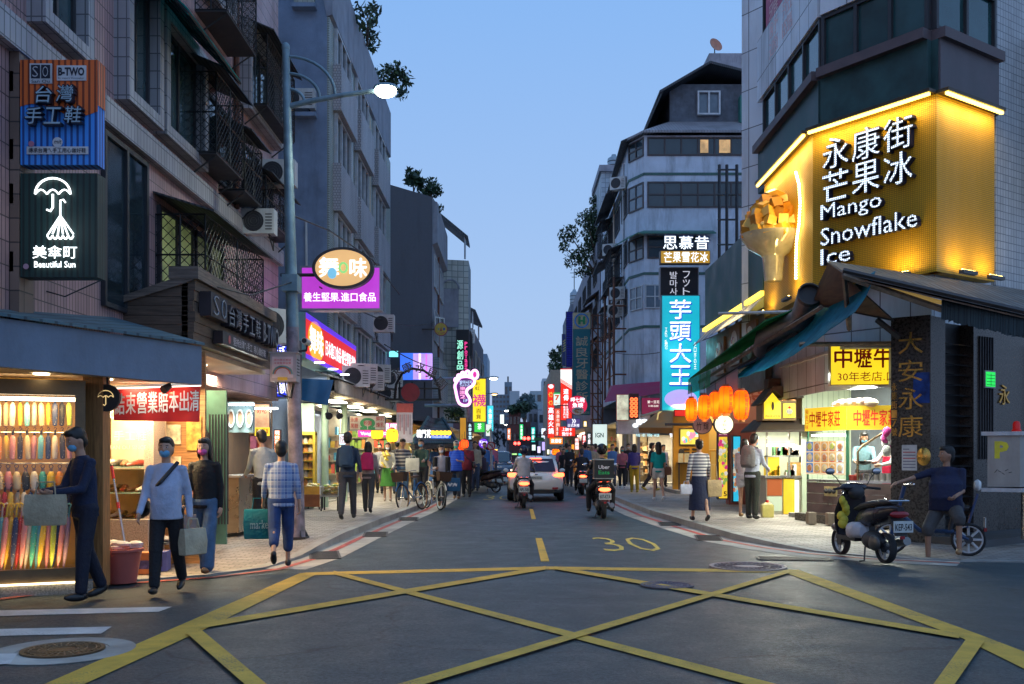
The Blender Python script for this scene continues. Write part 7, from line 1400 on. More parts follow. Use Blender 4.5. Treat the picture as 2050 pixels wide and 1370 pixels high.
for k, (px, py, Yq, hh) in enumerate(((1384, 820, 20.8, 44), (1410, 816, 20.4, 47), (1432, 810, 20.9, 49), (1453, 801, 19.9, 54), (1484, 811, 19.4, 58))):
    lantern(["orange paper lantern at the street end of the row under the fringed valance", "second orange lantern from the street end of the row, over the grey round sign", "orange lantern half hidden in the middle of the row", "highest orange lantern of the row, over the white round lantern", "big orange lantern at the stall end of the row beside the pink wall"][k], at(px, py, Yq), hh / 2 / F * Yq * .56, hh / F * Yq, (1, .13, .008), 1.5, "中壢牛家莊", group="orange lanterns under the valance")
    if k % 2: point(at(px, py + 30, Yq - .3), .15, 6, (1, .45, .12))
rsign("round_sign", "dull pink round sign with dark characters under the lantern row", 1405, 850, 20, 22, .06, PM((.3, .22, .22), .6), BXD, [("竹", -.6, -.6, .5, .8, BLACK), ("輝", .1, -.6, .5, .8, BLACK)]); rsign("round_sign", "white lit round sign with teal writing under the lantern row", 1447, 850, 20, 22.2, .12, lit((1, .92, .6), 1.5), BXD, [("一二三", -.1, -.6, .25, 1.0, PM((.02, .3, .3), .5))])
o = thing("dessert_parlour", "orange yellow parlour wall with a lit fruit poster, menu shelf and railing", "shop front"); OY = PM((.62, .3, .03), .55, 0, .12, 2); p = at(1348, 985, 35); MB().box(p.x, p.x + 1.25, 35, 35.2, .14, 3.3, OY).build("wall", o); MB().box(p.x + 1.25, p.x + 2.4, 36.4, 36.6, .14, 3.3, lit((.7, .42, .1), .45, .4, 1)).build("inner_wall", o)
q = at(1360, 892, 34.95); f = MB(); f.ob(q, EX * .7, UP * .6, EY * .03, BXD); f.ob(q + V((.04, -.012, .04)), EX * .62, UP * .52, EY * .01, lit((.75, .65, .1), 1.1)); f = f.build("lit_poster", o); m = MB(); r = random.Random(2)
for k in range(14): m.ell(q + V((r.uniform(.1, .6), -.02, r.uniform(.1, .45))), (.07, .006, .09), EM(r.choice([(.1, .6, .65), (.9, .85, .8), (.8, .3, .5), (.9, .6, .1)]), .9, 0, False), 8, 5)
m.build("poster_print", f); m = MB()
for i in range(2):
    for j in range(2): m.ob(at(1368 + 17 * i, 908 + 7 * j - 7, 34.95), EX * .22, UP * .05, EY * .01, DARK)
m.ell(at(1364, 905, 34.95), (.1, .01, .12), DARK, 12, 6); m.build("menu_print", o); m = MB(); m.box(p.x + .1, p.x + .55, 34.6, 35, 1.15, 1.18, DARK); m.box(p.x + .12, p.x + .16, 34.62, 34.66, .14, 1.15, DARK); m.box(p.x + .5, p.x + .54, 34.62, 34.66, .14, 1.15, DARK); m.box(p.x + .12, p.x + .3, 34.7, 34.72, 1.18, 1.5, PM((.6, .55, .4), .5)); m.box(p.x + .34, p.x + .52, 34.7, 34.72, 1.18, 1.5, PM((.6, .55, .4), .5)); m.build("menu_stand", o)
m = MB(); 
for k in range(6): m.tube([(p.x + 1.3 + k * .2, 35, .14), (p.x + 1.3 + k * .2, 35, 1.6)], .02, OY, 5)
m.tube([(p.x + 1.25, 35, 1.6), (p.x + 2.4, 35, 1.6)], .03, OY, 5); m.build("railing", o); MB().box(p.x - .1, p.x + 2.6, 33.6, 36.6, .1, .24, PM((.35, .33, .28), .7)).build("step", o)
area((p.x + .6, 33.6, 3.1), (p.x + .8, 35.2, 1), 1.6, .1, 60, (1, .72, .3)); area((p.x + 1.8, 35.8, 3.1), (p.x + 1.8, 36, 0), .8, .6, 35, (1, .75, .35))
fb("neon_sign", "red neon framed box under the cyan vertical sign", "sign", 1350, 820, 1376, 834, 33.5, .15, lit((.75, .03, .02), 1.1), PM((.5, .02, .02), .5))
o = thing("tea_house", "pink plastered front with painted calligraphy and brown timber beside the lanterns", "shop front"); MB().box(5.95, 6.95, 27, 27.15, .14, 4.2, PM((.5, .28, .22), .7, 0, .1, 1)).build("pink_wall", o); m = MB(); m.txt("發", at(1485, 812, 26.95), EX, UP, .6, .75, PM((.35, .08, .04), .6), .02); m.build("painted_character", o)
m = MB()
for k in range(5): m.box(6.5 + k * .24, 6.56 + k * .24, 24.4, 24.5, .14, 4.2, KB); m.box(6.56 + k * .24, 6.74 + k * .24, 24.46, 24.5, 1.2, 4.2, PM((.26, .14, .06), .3, 0, .3, 2))
m.build("timber_screen", o); MB().tube([V((6.98 + .15 * cos(a), 24.35, 3.0 + .36 * sin(a))) for a in [i * PI / 12 for i in range(24)]], .03, PM((.4, .22, .08), .4), 6, True).build("oval_ornament", o)
for x in (6.6, 7.0): MB().ell((x, 24.3, 2.72), (.04, .04, .08), EM((1, .6, .2), 9), 8, 6).build("wall_lamp", o)
area((6.7, 24.0, 2.7), (6.9, 24.4, 3), .6, .2, 14, (1, .6, .25)); area((6.3, 25.5, 3.6), (6.4, 27, 2.4), .8, .2, 22, (1, .65, .45))
m = MB(); m.box(5.8, 6.4, 26.6, 27, .14, 2.3, PM((.3, .1, .08), .6)); m.build("red_door", o)
# parking machine
PK_ = thing("parking_meter", "grey parking pay station with two yellow letters and a red beacon on top", "pay station"); b = at(1962, 984, 15.8); nR = V((.9, .2, 0)); GP_ = PM((.36, .34, .31), .45, .2, .15, 3, dirt=.25)
m = MB(); f0, f1 = V((7.45, 15.6, 0)), V((7.86, 15.4, 0)); fd = (f1 - f0).normalized(); s1 = V((.8, .6, 0)); m.slab([f0 + UP * .98, f1 + UP * .98, f1 + s1 * 1.1 + UP * .98, f0 + s1 * 1.1 + UP * .98], (0, 0, .8), GP_); m.build("cabinet", PK_)
for z in (.9, 1.78): MB().slab([f0 - s1 * .06 - fd * .06 + UP * z, f1 - s1 * .06 + fd * .06 + UP * z, f1 + s1 * 1.2 + fd * .06 + UP * z, f0 + s1 * 1.2 - fd * .06 + UP * z], (0, 0, .06), ALU).build("shelf_rim", PK_)
MB().cyl(f1 + s1 * .25 + UP * .16, f1 + s1 * .25 + UP * .9, .1, STEEL, 18).build("post", PK_); fn_ = fd.cross(UP); m = MB(); PY = PM((.7, .6, .03), .5); m.txt("P", f0 + fd * .1 + UP * 1.42 + fn_ * .005, fd, UP, .2, .27, PY, .05); sn = s1.cross(UP); m.txt("P", f1 + s1 * .2 + UP * 1.42 + sn * .005, s1, UP, .2, .27, PY, .05)
for k in range(5): m.tube([f0 + fd * (.1 + .05 * k) + UP * (1.2 + .03 * (k % 2)) + fn_ * .004, f0 + fd * (.14 + .05 * k) + UP * (1.25 - .04 * (k % 3)) + fn_ * .004], .004, DARK, 4)
m.build("painted_letter", PK_); c = f0.lerp(f1, .6) + s1 * .3 + UP * 1.84; m = MB(); m.lathe([(.07, 0), (.07, .03), (.055, .04), (.055, .12), (.04, .16), (.01, .17)], c, EM((.5, .01, .01), .3), 16); m.build("beacon", PK_)
# == vehicles
RUB = PM((.018, .018, .02), .75, 0, .2, 20, name="rubber"); CHR = PM((.5, .5, .52), .15, 1, .1, 3, name="chrome"); SEATM = PM((.03, .025, .025), .55, 0, .2); TL_ON = EM((1, .09, .03), 9); TL_OFF = PM((.28, .015, .02), .2, name="tail_lens"); PLT = PM((.55, .58, .56), .4, 0, .1)
def ring(y, cx, cz, rx, rz, e=2.6, n=18):
    out = []
    for i in range(n):
        a = 2 * PI * i / n; c, s = cos(a), sin(a); out.append(V((cx + rx * math.copysign(abs(c) ** (2 / e), c), y, cz + rz * math.copysign(abs(s) ** (2 / e), s))))
    return out
def wheel(par, c, R, w, tyre=.05, spokes=5, rimm=ALU, name="wheel"):
    c = V(c); m = MB(); m.lathe([(.02, -w * .4), (.06, -w * .4), (.06, w * .4), (.02, w * .4)], c, DARK, 12, EX)
    for k in range(spokes): d = V((0, cos(2 * PI * k / spokes), sin(2 * PI * k / spokes))); m.tube([c + d * .04, c + d * (R - tyre)], .02 if R < .26 else .035, rimm, 5)
    m.tube([c + V((0, cos(a), sin(a))) * (R - tyre) for a in [i * PI / 14 for i in range(28)]], .018, rimm, 6, True); o = m.build(name, par)
    m = MB(); K = 28; m.loft([[c + V((w / 2 * cos(b), 0, 0)) + V((0, cos(a), sin(a))) * (R - tyre / 2 * 1.0 + tyre / 2 * sin(b)) for b in [j * PI / 5 for j in range(10)]] for a in [i * 2 * PI / K for i in range(K)]], RUB, False, True); m.build("tyre", o); return o
def scooter(label, loc, rz, col, plate="", lit=True, group=None, col2=None):
    o = thing("scooter", label, "scooter", group, loc, rz); bm = PM(col, .25, .1, .12, 3, name="scooter_paint", dirt=.1); b2 = PM(col2 or (.03, .03, .032), .5)
    wheel(o, (0, .62, .21), .21, .1); wheel(o, (0, -.55, .21), .21, .11)
    m = MB(); m.loft([ring(.08, 0, .5, .1, .1), ring(-.05, 0, .58, .13, .12), ring(-.3, 0, .62, .17, .14), ring(-.6, 0, .68, .165, .12), ring(-.82, 0, .73, .11, .07), ring(-.9, 0, .75, .05, .03)], bm); m.build("rear_body", o)
    m = MB(); m.loft([ring(.12, 0, .7, .09, .025), ring(-.08, 0, .75, .13, .05), ring(-.4, 0, .8, .15, .055), ring(-.7, 0, .83, .1, .04), ring(-.76, 0, .83, .05, .02)], SEATM); m.build("seat", o)
    m = MB(); m.box(-.17, .17, -.05, .46, .26, .32, b2); m.loft([ring(-.1, 0, .4, .12, .12), ring(.06, 0, .34, .15, .07)], b2); m.build("floorboard", o)
    def hr(z, y, hw, dy): return [V((hw * cos(2 * PI * i / 16), y + dy * sin(2 * PI * i / 16) - .35 * hw * cos(2 * PI * i / 16) ** 2, z)) for i in range(16)]
    m = MB(); m.loft([hr(.3, .5, .15, .05), hr(.45, .5, .21, .05), hr(.65, .46, .24, .055), hr(.85, .38, .21, .055), hr(.97, .3, .12, .06)], bm); m.build("leg_shield", o)
    m = MB(); m.ell((0, .62, .4), (.09, .24, .08), bm, 14, 8); m.cyl((0, .6, .25), (0, .4, .8), .035, DARK); m.build("front_fender", o)
    m = MB(); m.ell((0, .28, 1.0), (.21, .13, .075), bm, 16, 8); m.ell((0, .2, .93), (.12, .1, .1), b2, 12, 8); m.build("handlebar_cover", o)
    for s in (-1, 1):
        m = MB(); m.tube([(s * .17, .24, 1.0), (s * .36, .17, .98)], .018, RUB, 8); m.tube([(s * .2, .3, .98), (s * .34, .26, .97)], .008, CHR, 5); m.build("grip", o)
        m = MB(); m.tube([(s * .2, .26, 1.03), (s * .27, .27, 1.14), (s * .34, .28, 1.2)], .008, BLACK, 5); m.ell((s * .36, .28, 1.23), (.075, .018, .05), BLACK, 12, 6); m.ell((s * .36, .262, 1.23), (.065, .006, .042), CHR, 12, 6); m.build("mirror", o)
    m = MB(); m.ell((0, .43, .93), (.1, .05, .06), CHR, 12, 6); m.build("headlight", o)
    m = MB(); m.ell((0, -.87, .68), (.14, .06, .05), TL_ON if lit else TL_OFF, 14, 8); m.build("taillight", o)
    m = MB(); m.slab([(-.1, -.8, .66), (.1, -.8, .66), (.08, -.93, .4), (-.08, -.93, .4)], (0, .04, 0), b2); m.box(-.03, .03, -.95, -.93, .36, .4, TL_OFF); m.build("rear_fender", o)
    p = MB(); p.box(-.14, .14, -.965, -.955, .45, .6, PLT); p = p.build("number_plate", o)
    if plate: m = MB(); m.txt(plate, (-.12, -.97, .475), EX, UP, .24, .09, BLACK, .01); m.build("plate_lettering", p)
    m = MB(); m.ell((-.06, -.35, .3), (.13, .24, .13), DARK, 12, 8); m.ell((-.14, -.5, .28), (.05, .14, .11), PM((.1, .1, .1), .4, .6), 12, 8); m.build("engine", o)
    m = MB(); m.tube([(.12, -.1, .22), (.17, -.35, .24), (.17, -.78, .32)], [.025, .055, .06], PM((.2, .2, .2), .35, .7), 10); m.build("exhaust", o)
    m = MB(); m.tube([(-.1, -.2, .2), (-.17, -.3, .02), (-.24, -.3, .01)], .012, DARK, 5); m.tube([(-.12, -.7, .88), (-.14, -.86, .86), (.14, -.86, .86), (.12, -.7, .88)], .012, CHR, 6); m.build("stand_and_rail", o)
    return o
sc1 = scooter("parked dark scooter with a yellow cloth and pale bag on its floorboard", (4.93, 13.95, .015), RAD(11), (.025, .022, .03), "KEP-543", False)
m = MB(); m.loft([ring(y, x, z, a, b) for y, x, z, a, b in ((13.72, 4.84, .42, .05, .07), (13.8, 4.83, .44, .12, .11), (14.0, 4.82, .42, .13, .12), (14.1, 4.82, .4, .06, .06))], PM((.5, .5, .56), .5)); m.build("shopping_bag", None, "pale lilac bag on the parked scooter's floorboard", "bag")
m = MB(); r = random.Random(4)
for k in range(7): m.ell((4.74 + r.uniform(-.05, .04), 14.22 + r.uniform(-.05, .03), .5 + k * .055), (.07 - .004 * k, .05, .07), PM((.62, .52, .05), .7), 9, 6)
m.build("yellow_cloth", None, "bright yellow cloth stuffed behind the parked scooter's leg shield", "cloth")
Y1, Y2 = 22.6, 26.2
scooter("delivery scooter with a glowing tail light ridden by the courier in black", (at(1211, 1030, Y1).x, Y1 + .9, .0), 0, (.03, .03, .035), "607-KTA", True, None); scooter("white scooter with an orange tail light beside the white car", (at(1047, 1010, 27.2).x, 27.9, .0), RAD(2), (.5, .5, .5), "NPL-508", True, None, (.05, .05, .06))
scooter("dark scooter with an orange tail light far ahead by the arcade", (at(1158, 990, 36).x + .15, 36.6, 0), 0, (.05, .04, .05), "", True, None)
bx_ = thing("delivery_box", "black insulated delivery box with white and green lettering behind the courier", "delivery box"); c = V((at(1210, 985, 22.3).x, 22.35, .93)); m = MB(); m.ob(c + V((-.22, 0, 0)), EX * .44, UP * .44, EY * .42, PM((.02, .025, .025), .5, 0, .2, 3)); m.build("box", bx_); m = MB(); m.ob(c + V((-.225, -.006, .42)), EX * .45, UP * .025, EY * .43, PM((.45, .48, .45), .4)); m.ob(c + V((-.225, -.006, -.005)), EX * .45, UP * .02, EY * .43, PM((.3, .33, .3), .4)); m.build("reflective_trim", bx_)
m = MB(); m.txt("Uber", c + V((-.13, -.008, .22)), EX, UP, .25, .085, PM((.75, .75, .75), .5), .02); m.txt("Eats", c + V((-.13, -.008, .1)), EX, UP, .25, .085, PM((.02, .5, .12), .5), .02); m.build("lettering", bx_)
def car(label, loc, rz, col, lit, plate="", name="car"):
    o = thing(name, label, "car", None, loc, rz); cp = PM(col, .22, .1, .05, 1, name="car_paint"); dk = PM((.02, .02, .022), .5)
    def sec(y, hw, z0, z1, e=4.5): return ring(y, 0, (z0 + z1) / 2, hw, (z1 - z0) / 2, e, 28)
    m = MB(); m.loft([sec(-2.17, .7, .5, .9), sec(-2.1, .82, .36, 1.0), sec(-1.7, .875, .28, 1.04), sec(-.6, .88, .26, 1.02), sec(1.0, .88, .26, .99), sec(1.7, .85, .28, .9), sec(2.1, .74, .34, .76), sec(2.18, .6, .42, .66)], cp); m.build("body", o)
    m = MB(); m.loft([sec(-1.98, .7, .9, 1.06), sec(-1.78, .69, .9, 1.42), sec(-1.5, .67, .9, 1.56), sec(-.8, .67, .9, 1.62), sec(.1, .67, .9, 1.58), sec(.75, .68, .9, 1.2), sec(1.15, .7, .88, .98)], cp); m.build("cabin", o)
    gl = PM((.025, .012, .04), .05, name="car_glass"); m = MB(); m.slab([(-.62, -1.985, 1.05), (.62, -1.985, 1.05), (.54, -1.68, 1.5), (-.54, -1.68, 1.5)], (0, -.03, .015), gl); m.build("rear_window", o); m = MB(); m.slab([(-.6, .95, 1.06), (-.54, .25, 1.52), (.54, .25, 1.52), (.6, .95, 1.06)], (0, .04, .03), GM((.02, .06, .09))); m.build("windscreen", o)
    for s in (-1, 1):
        m = MB(); m.slab([(s * .685, -1.6, 1.08), (s * .685, .6, 1.06), (s * .67, .0, 1.48), (s * .66, -1.3, 1.5)], (s * .02, 0, 0), gl); m.build("side_window", o)
        m = MB(); m.loft([ring(-2.17, s * .66, .93, .12, .06), ring(-2.08, s * .76, .94, .13, .08), ring(-1.9, s * .84, .96, .05, .05)], (TL_ON if lit else TL_OFF)); m.build("taillight", o)
        m = MB(); m.box(s * .6 - .09, s * .6 + .09, -2.2, -2.15, .44, .5, TL_OFF); m.build("reflector", o); m = MB(); m.ell((s * .68, 2.06, .66), (.14, .08, .07), EM((1, .8, .4), 6) if not lit else CHR, 12, 8); m.build("headlight", o)
        m = MB(); m.ell((s * .96, .7, 1.05), (.1, .06, .08), cp, 10, 6); m.build("wing_mirror", o)
        for y in (-1.35, 1.35): wheel(o, (s * .8, y, .33), .33, .2, .1, 5)
    m = MB(); m.box(-.18, .18, -1.8, -1.76, 1.5, 1.535, TL_ON if lit else TL_OFF); m.build("brake_light", o); m = MB(); m.loft([sec(-2.2, .6, .3, .42), sec(-2.0, .8, .27, .44)], dk); m.build("bumper", o); m = MB(); m.loft([sec(2.0, .7, .28, .42), sec(2.2, .5, .3, .4)], dk); m.build("bumper", o)
    p = MB(); p.box(-.2, .2, -2.19, -2.17, .78, .9, PLT); p.box(-.2, .2, 2.19, 2.2, .45, .57, PLT); p = p.build("number_plate", o)
    if plate: m = MB(); m.txt(plate, (-.17, -2.195, .805), EX, UP, .34, .07, BLACK, .01); m.build("plate_lettering", p)
    m = MB(); m.tube([(0, -1.4, 1.58), (0, -1.55, 1.7)], .01, dk, 5); m.ell((0, -2.16, .96), (.06, .02, .03), CHR, 10, 6); m.build("antenna_and_badge", o); return o
v = car("white compact car seen from behind with lit red tail lights", (at(1073, 960, 31).x, 33.2, 0), 0, (.85, .83, .8), True, "ARN-5516"); v.scale = (1, 1, .88); car("dark blue oncoming car with lit headlights left of the centre line", (at(1006, 940, 48).x - .25, 50, 0), RAD(180), (.02, .04, .09), False)
v = car("dark oncoming van far behind the blue car with amber roof light", (at(985, 925, 62).x, 64, 0), RAD(180), (.08, .03, .05), False, "", "van"); MB().box(-.3, .3, .0, .2, 1.62, 1.75, EM((1, .5, .05), 5)).build("roof_light", v)
scooter("dark oncoming scooter crossing in front of the blue car", (at(968, 985, 38).x, 38.4, 0), RAD(60), (.06, .03, .03), "", False)
def bike(label, loc, rz, col, rim_col, lean=0):
    o = thing("bicycle", label, "bicycle", "bicycles parked at the kerb", loc, rz); o.rotation_euler = (0, lean, rz); fm = PM(col, .35, .2); rc = PM(rim_col, .4)
    for y in (.53, -.53):
        m = MB(); c = V((0, y, .34))
        for k in range(16): m.tube([c, c + V((0, cos(k * PI / 8), sin(k * PI / 8))) * .31], .002, CHR, 3, False, False)
        m.tube([c + V((0, cos(a), sin(a))) * .315 for a in [i * PI / 16 for i in range(32)]], .013, rc, 6, True); m.cyl(c - EX * .05, c + EX * .05, .025, CHR); w_ = m.build("wheel", o)
        m = MB(); m.tube([c + V((0, cos(a), sin(a))) * .335 for a in [i * PI / 16 for i in range(32)]], .018, RUB, 8, True); m.build("tyre", w_); m = MB(); m.tube([c + V((0, cos(a), sin(a))) * .375 for a in [.5 + i * PI / 14 for i in range(12)]], .02, fm, 4); m.build("mudguard", o)
    m = MB()
    for p in ([(0, .53, .34), (0, .42, .7), (0, .38, .92)], [(0, .42, .66), (0, .1, .45), (0, -.05, .3), (0, -.2, .78)], [(0, -.05, .3), (0, -.53, .34), (0, -.2, .7)]): m.tube(p, .018, fm, 8)
    m.build("bike_frame", o); m = MB(); m.tube([(-.28, .22, 1.03), (-.2, .34, 1.02), (0, .39, .96), (.2, .34, 1.02), (.28, .22, 1.03)], .012, CHR, 6); m.build("handlebar", o); m = MB(); m.loft([ring(-.05, 0, .87, .03, .02), ring(-.18, 0, .87, .07, .03), ring(-.3, 0, .88, .1, .035)], PM((.1, .05, .03), .5)); m.build("saddle", o)
    m = MB(); WK = TM((.16, .08, .04), (.03, .015, .01), .05, .03, .008, .7, .3, .1, .5); m.loft([[V((x * s_, .62 + y * s_ * .8, z)) for x, y in ((-.19, -.16), (.19, -.16), (.19, .16), (-.19, .16))] for z, s_ in ((.76, .8), (.78, .82), (1.0, 1.0), (1.0, .9), (.8, .75))], WK); m.build("wicker_basket", o)
    m = MB(); m.cyl((-.03, -.05, .3), (.03, -.05, .3), .09, CHR, 16); m.tube([(.05, -.05, .3), (.08, .05, .16)], .012, CHR, 5); m.tube([(-.05, -.05, .3), (-.08, -.15, .44)], .012, CHR, 5); m.tube([(.06, -.5, .3), (.14, -.6, .02)], .01, CHR, 5); m.build("crank_and_stand", o); return o
p = gp(826, 1022, .05); bike("blue bicycle with brown tyres and a wicker basket, front one of the pair", (p.x - .05, p.y + .6, .02), RAD(158), (.02, .12, .3), (.25, .13, .05), RAD(4)); bike("silver bicycle with pale wheel rims and a wicker basket, behind the blue one", (p.x + .42, p.y + 1.3, .02), RAD(205), (.45, .45, .42), (.5, .6, .55), RAD(-5))
mp = thing("moped", "small blue moped with a white seat back under the seated man", "moped", None, (6.1, 14.5, .02), RAD(72)); wheel(mp, (0, .55, .24), .24, .07, .045, 8); wheel(mp, (0, -.5, .24), .24, .07, .045, 8); BLM = PM((.015, .05, .14), .4)
m = MB(); m.tube([(0, .55, .24), (0, .42, .75), (0, .36, 1.0)], .03, BLM, 8); m.tube([(0, .42, .6), (0, .15, .35), (0, -.3, .35), (0, -.5, .24)], .035, BLM, 8); m.tube([(0, -.25, .35), (0, -.32, .66)], .03, DARK, 8); m.build("tube_frame", mp); m = MB(); m.loft([ring(-.1, 0, .68, .07, .03), ring(-.3, 0, .69, .13, .04), ring(-.5, 0, .7, .13, .04)], SEATM); m.build("seat", mp); m = MB(); m.tube([(.0, -.48, .4), (.0, -.62, .9)], .02, BLM, 6); m.loft([ring(-.66, 0, 1.02, .1, .06), ring(-.62, 0, 1.02, .13, .09), ring(-.58, 0, 1.02, .1, .06)], PM((.6, .6, .58), .5)); m.build("seat_back", mp); m = MB(); m.tube([(-.3, .25, 1.04), (0, .36, 1.02), (.3, .25, 1.04)], .015, CHR, 6); m.build("handlebar", mp); m = MB(); m.box(-.1, .1, -.72, -.71, .42, .56, PLT); m.box(-.04, .04, -.74, -.7, .36, .41, TL_OFF); m.build("number_plate", mp)
# == people
SK = PM((.5, .28, .19), .5, 0, .08, 6, name="skin"); SKD = PM((.36, .19, .12), .5, 0, .08, 6, name="skin"); HB = PM((.012, .01, .009), .45, 0, .3, 30, name="hair"); HG = PM((.05, .045, .045), .6, 0, .3, 30, name="hair")
def CL(*c): return PM(c, .85, 0, .22, 5, .7, 20, name="cloth")
def DN(*c): return PM(c, .85, 0, .3, 9, .3, 120, name="denim")
def person(label, loc, rz, h=1.66, L=(10, 5), R=(-12, 12), aL=(-10, 6, 15, 0), aR=(12, 6, 15, 0), lean=0, top=(None, 1.0), bot=("trousers", None), shoe=BLACK, hair="short", hm=HB, mask=None, skin=SK, w=1.0, yaw=0, pitch=0, seat=None, vox=.016, group=None, belly=0, splay=0):
    o = thing("person", label, "person", group, loc, RAD(rz)); s = h / 1.7; rs, rc = sin, cos
    P = V((0, 0, .91)); sp = V((0, rs(RAD(lean)), rc(RAD(lean)))); fw = V((0, rc(RAD(lean)), -rs(RAD(lean))))
    N = P + sp * .53; hd = V((0, rs(RAD(lean * .5 + pitch)), rc(RAD(lean * .5 + pitch)))); Hc = N + hd * .165 + V((0, .012, 0)); HR = Matrix.Rotation(RAD(yaw), 3, 'Z') @ Matrix.Rotation(-RAD(pitch + lean * .3), 3, 'X')
    hp = lambda x, y, z: Hc + HR @ V((x, y, z)); J = {}
    for sd, leg, arm in ((-1, L, aL), (1, R, aR)):
        hip = P + V((sd * .09, 0, -.03)); a, k = RAD(leg[0]), RAD(leg[1]); sx = rs(RAD(splay)) * sd
        kn = hip + V((sx * .42, rs(a) * .42, -rc(a) * .42)); an = kn + V((0, rs(a - k) * .41, -rc(a - k) * .41)); fp = max(-.7, min(.3, (a - k) * .8))
        if seat: fp = 0
        sh = P + sp * .45 + V((sd * .168 * (w * .4 + .6), 0, 0)); p, b, e, iw = [RAD(x) for x in arm]
        el = sh + V((sd * rs(b), rs(p) * rc(b), -rc(p) * rc(b))) * .28; wr = el + V((sd * rs(b * .5) - sd * rs(iw), rs(p + e), -rc(p + e))).normalized() * .245
        J[sd] = (hip, kn, an, fp, sh, el, wr)
    mn = min(min(J[q][2].z - .085 + min(0, rs(J[q][3]) * .2) for q in (-1, 1)), 9); off = -mn if seat is None else seat / s - .8
    dz = V((0, 0, off)); sc = lambda v: V(v) * s
    def M_(mb):
        mb.v = [(v + dz) * s for v in mb.v]; return mb
    b = MB(); b.ell(Hc, (.08, .099, .118), skin, 14, 10, HR); b.ell(hp(0, .022, -.06), (.057, .068, .055), skin, 12, 8, HR); b.ell(hp(0, .1, -.02), (.013, .02, .026), skin, 8, 6, HR)
    for q in (-1, 1): b.ell(hp(q * .077, -.005, -.015), (.014, .022, .032), skin, 8, 6, HR)
    b.cap(N - sp * .06, Hc - hd * .06, .056, .05, skin); b.loft([[P + sp * t + V((rx * rc(i * PI / 6), 0, 0)) + fw * ry * rs(i * PI / 6) for i in range(12)] for t, rx, ry in ((-.08, .13 * w, .09 * w), (.2, .11 * w, .08 * w), (.44, .11, .075), (.5, .07, .05))], skin)
    T = MB(); B = MB(); S = MB(); tm, sl = top; bk, bm = bot; blend = .1 * belly
    T.loft([[P + sp * t + V((rx * rc(i * PI / 8), 0, 0)) + fw * (ry * rs(i * PI / 8) + bb * (rs(i * PI / 8) > 0)) for i in range(16)] for t, rx, ry, bb in ((-.1, .168 * w, .122 * w, blend * .4), (.08, .15 * w, .115 * w, blend), (.28, .163 * w, .12 * w, blend * .6), (.39, .168 * (w * .5 + .5), .108, 0), (.45, .14, .095, 0), (.49, .1, .078, 0), (.53, .062, .062, 0))], tm)
    for q in (-1, 1):
        hip, kn, an, fp, sh, el, wr = J[q]
        k_ = .7 if bk in ('trousers', 'wide', 'crop') else 1; b.cap(hip, kn, .078 * k_, .053 * k_, skin); b.cap(kn, an, .05 * k_, .036, skin); b.ell(kn.lerp(an, .3) + V((0, -.016, 0)), (.044 * k_, .048 * k_, .1), skin, 10, 8)
        fd = V((0, rc(fp), rs(fp))); b.cap(an - fd * .02 + V((0, 0, -.04)), an + fd * .14 + V((0, 0, -.05)), .034, .026, skin)
        b.cap(sh, el, .047, .038, skin); b.cap(el, wr, .037, .026, skin)
        d = (wr - el).normalized(); lat = V((0, 1, 0)) - d * d.y; lat = lat.normalized() if lat.length > .2 else V((0, 0, 1)); nn = d.cross(lat) * -q
        b.ell(wr + d * .05, (.03, .03, .03), skin, 10, 6); b.cap(wr + d * .02 + lat * .0, wr + d * .08 + lat * .02, .024, .02, skin, 8); b.cap(wr + d * .03 - lat * .012, wr + d * .08 - lat * .022, .022, .018, skin, 8)
        if vox < .02:
            for f, (lx, ln) in enumerate(((.03, .07), (.011, .08), (-.009, .075), (-.028, .058))):
                k0 = wr + d * .088 + lat * lx; k1 = k0 + d * ln * .5 + nn * .012; k2 = k1 + d * ln * .32 + nn * .03; b.cap(k0, k1, .011, .0105, skin, 7); b.cap(k1, k2, .0105, .009, skin, 7)
            t0 = wr + d * .03 + lat * .026; t1 = t0 + d * .035 + lat * .028 + nn * .01; b.cap(t0, t1, .013, .012, skin, 7); b.cap(t1, t1 + d * .03 + nn * .012, .012, .01, skin, 7)
        if sl > 0:
            e1 = sh.lerp(el, min(1, sl * 2)); T.cap(N - sp * .045, sh, .06, .05, tm); T.cap(sh, e1, .056 * (w * .4 + .6), .05, tm)
            if sl > .5: T.cap(el, el.lerp(wr, (sl - .5) * 2), .049, .039, tm)
        r0, r1, r2 = .1 * (w * .5 + .5), .08, .064
        if bk in ("trousers", "wide", "shorts", "crop"):
            ww = 1.25 if bk == "wide" else 1.12 if bk in ("crop", "shorts") else 1
            B.cap(hip, kn, r0, r1 * ww, bm)
            if bk == "shorts": B.cap(kn, kn.lerp(an, .06), r1 * ww, r1 * ww, bm)
            elif bk == "short_shorts": pass
            else: B.cap(kn, kn.lerp(an, .55 if bk == "crop" else .93), r1 * ww, r2 * ww * (1.25 if bk == "wide" else 1), bm)
        if bk == "mini": B.cap(hip, hip.lerp(kn, .42), r0 * 1.05, r0 * 1.0, bm)
        c = an + V((0, 0, -.045)) + fd * .05; S.ell(c, (.044, .128, .043), shoe, 12, 8, Matrix.Rotation(fp, 3, 'X')); S.ell(an - fd * .02 + V((0, 0, -.03)), (.04, .05, .045), shoe, 10, 6)
    B.ell(P + V((0, 0, -.02)), (.168 * w, .125 * w, .13), bm, 16, 10)
    if bk in ("skirt", "dress"):
        B.loft([[P + V((rx * rc(i * PI / 10), ry * rs(i * PI / 10), z)) for i in range(20)] for z, rx, ry in ((.08, .15, .11), (-.08, .185, .14), (-.35, .21, .19), (-.5 if bk == "dress" else -.7, .25 if bk == "dress" else .23, .23))], bm)
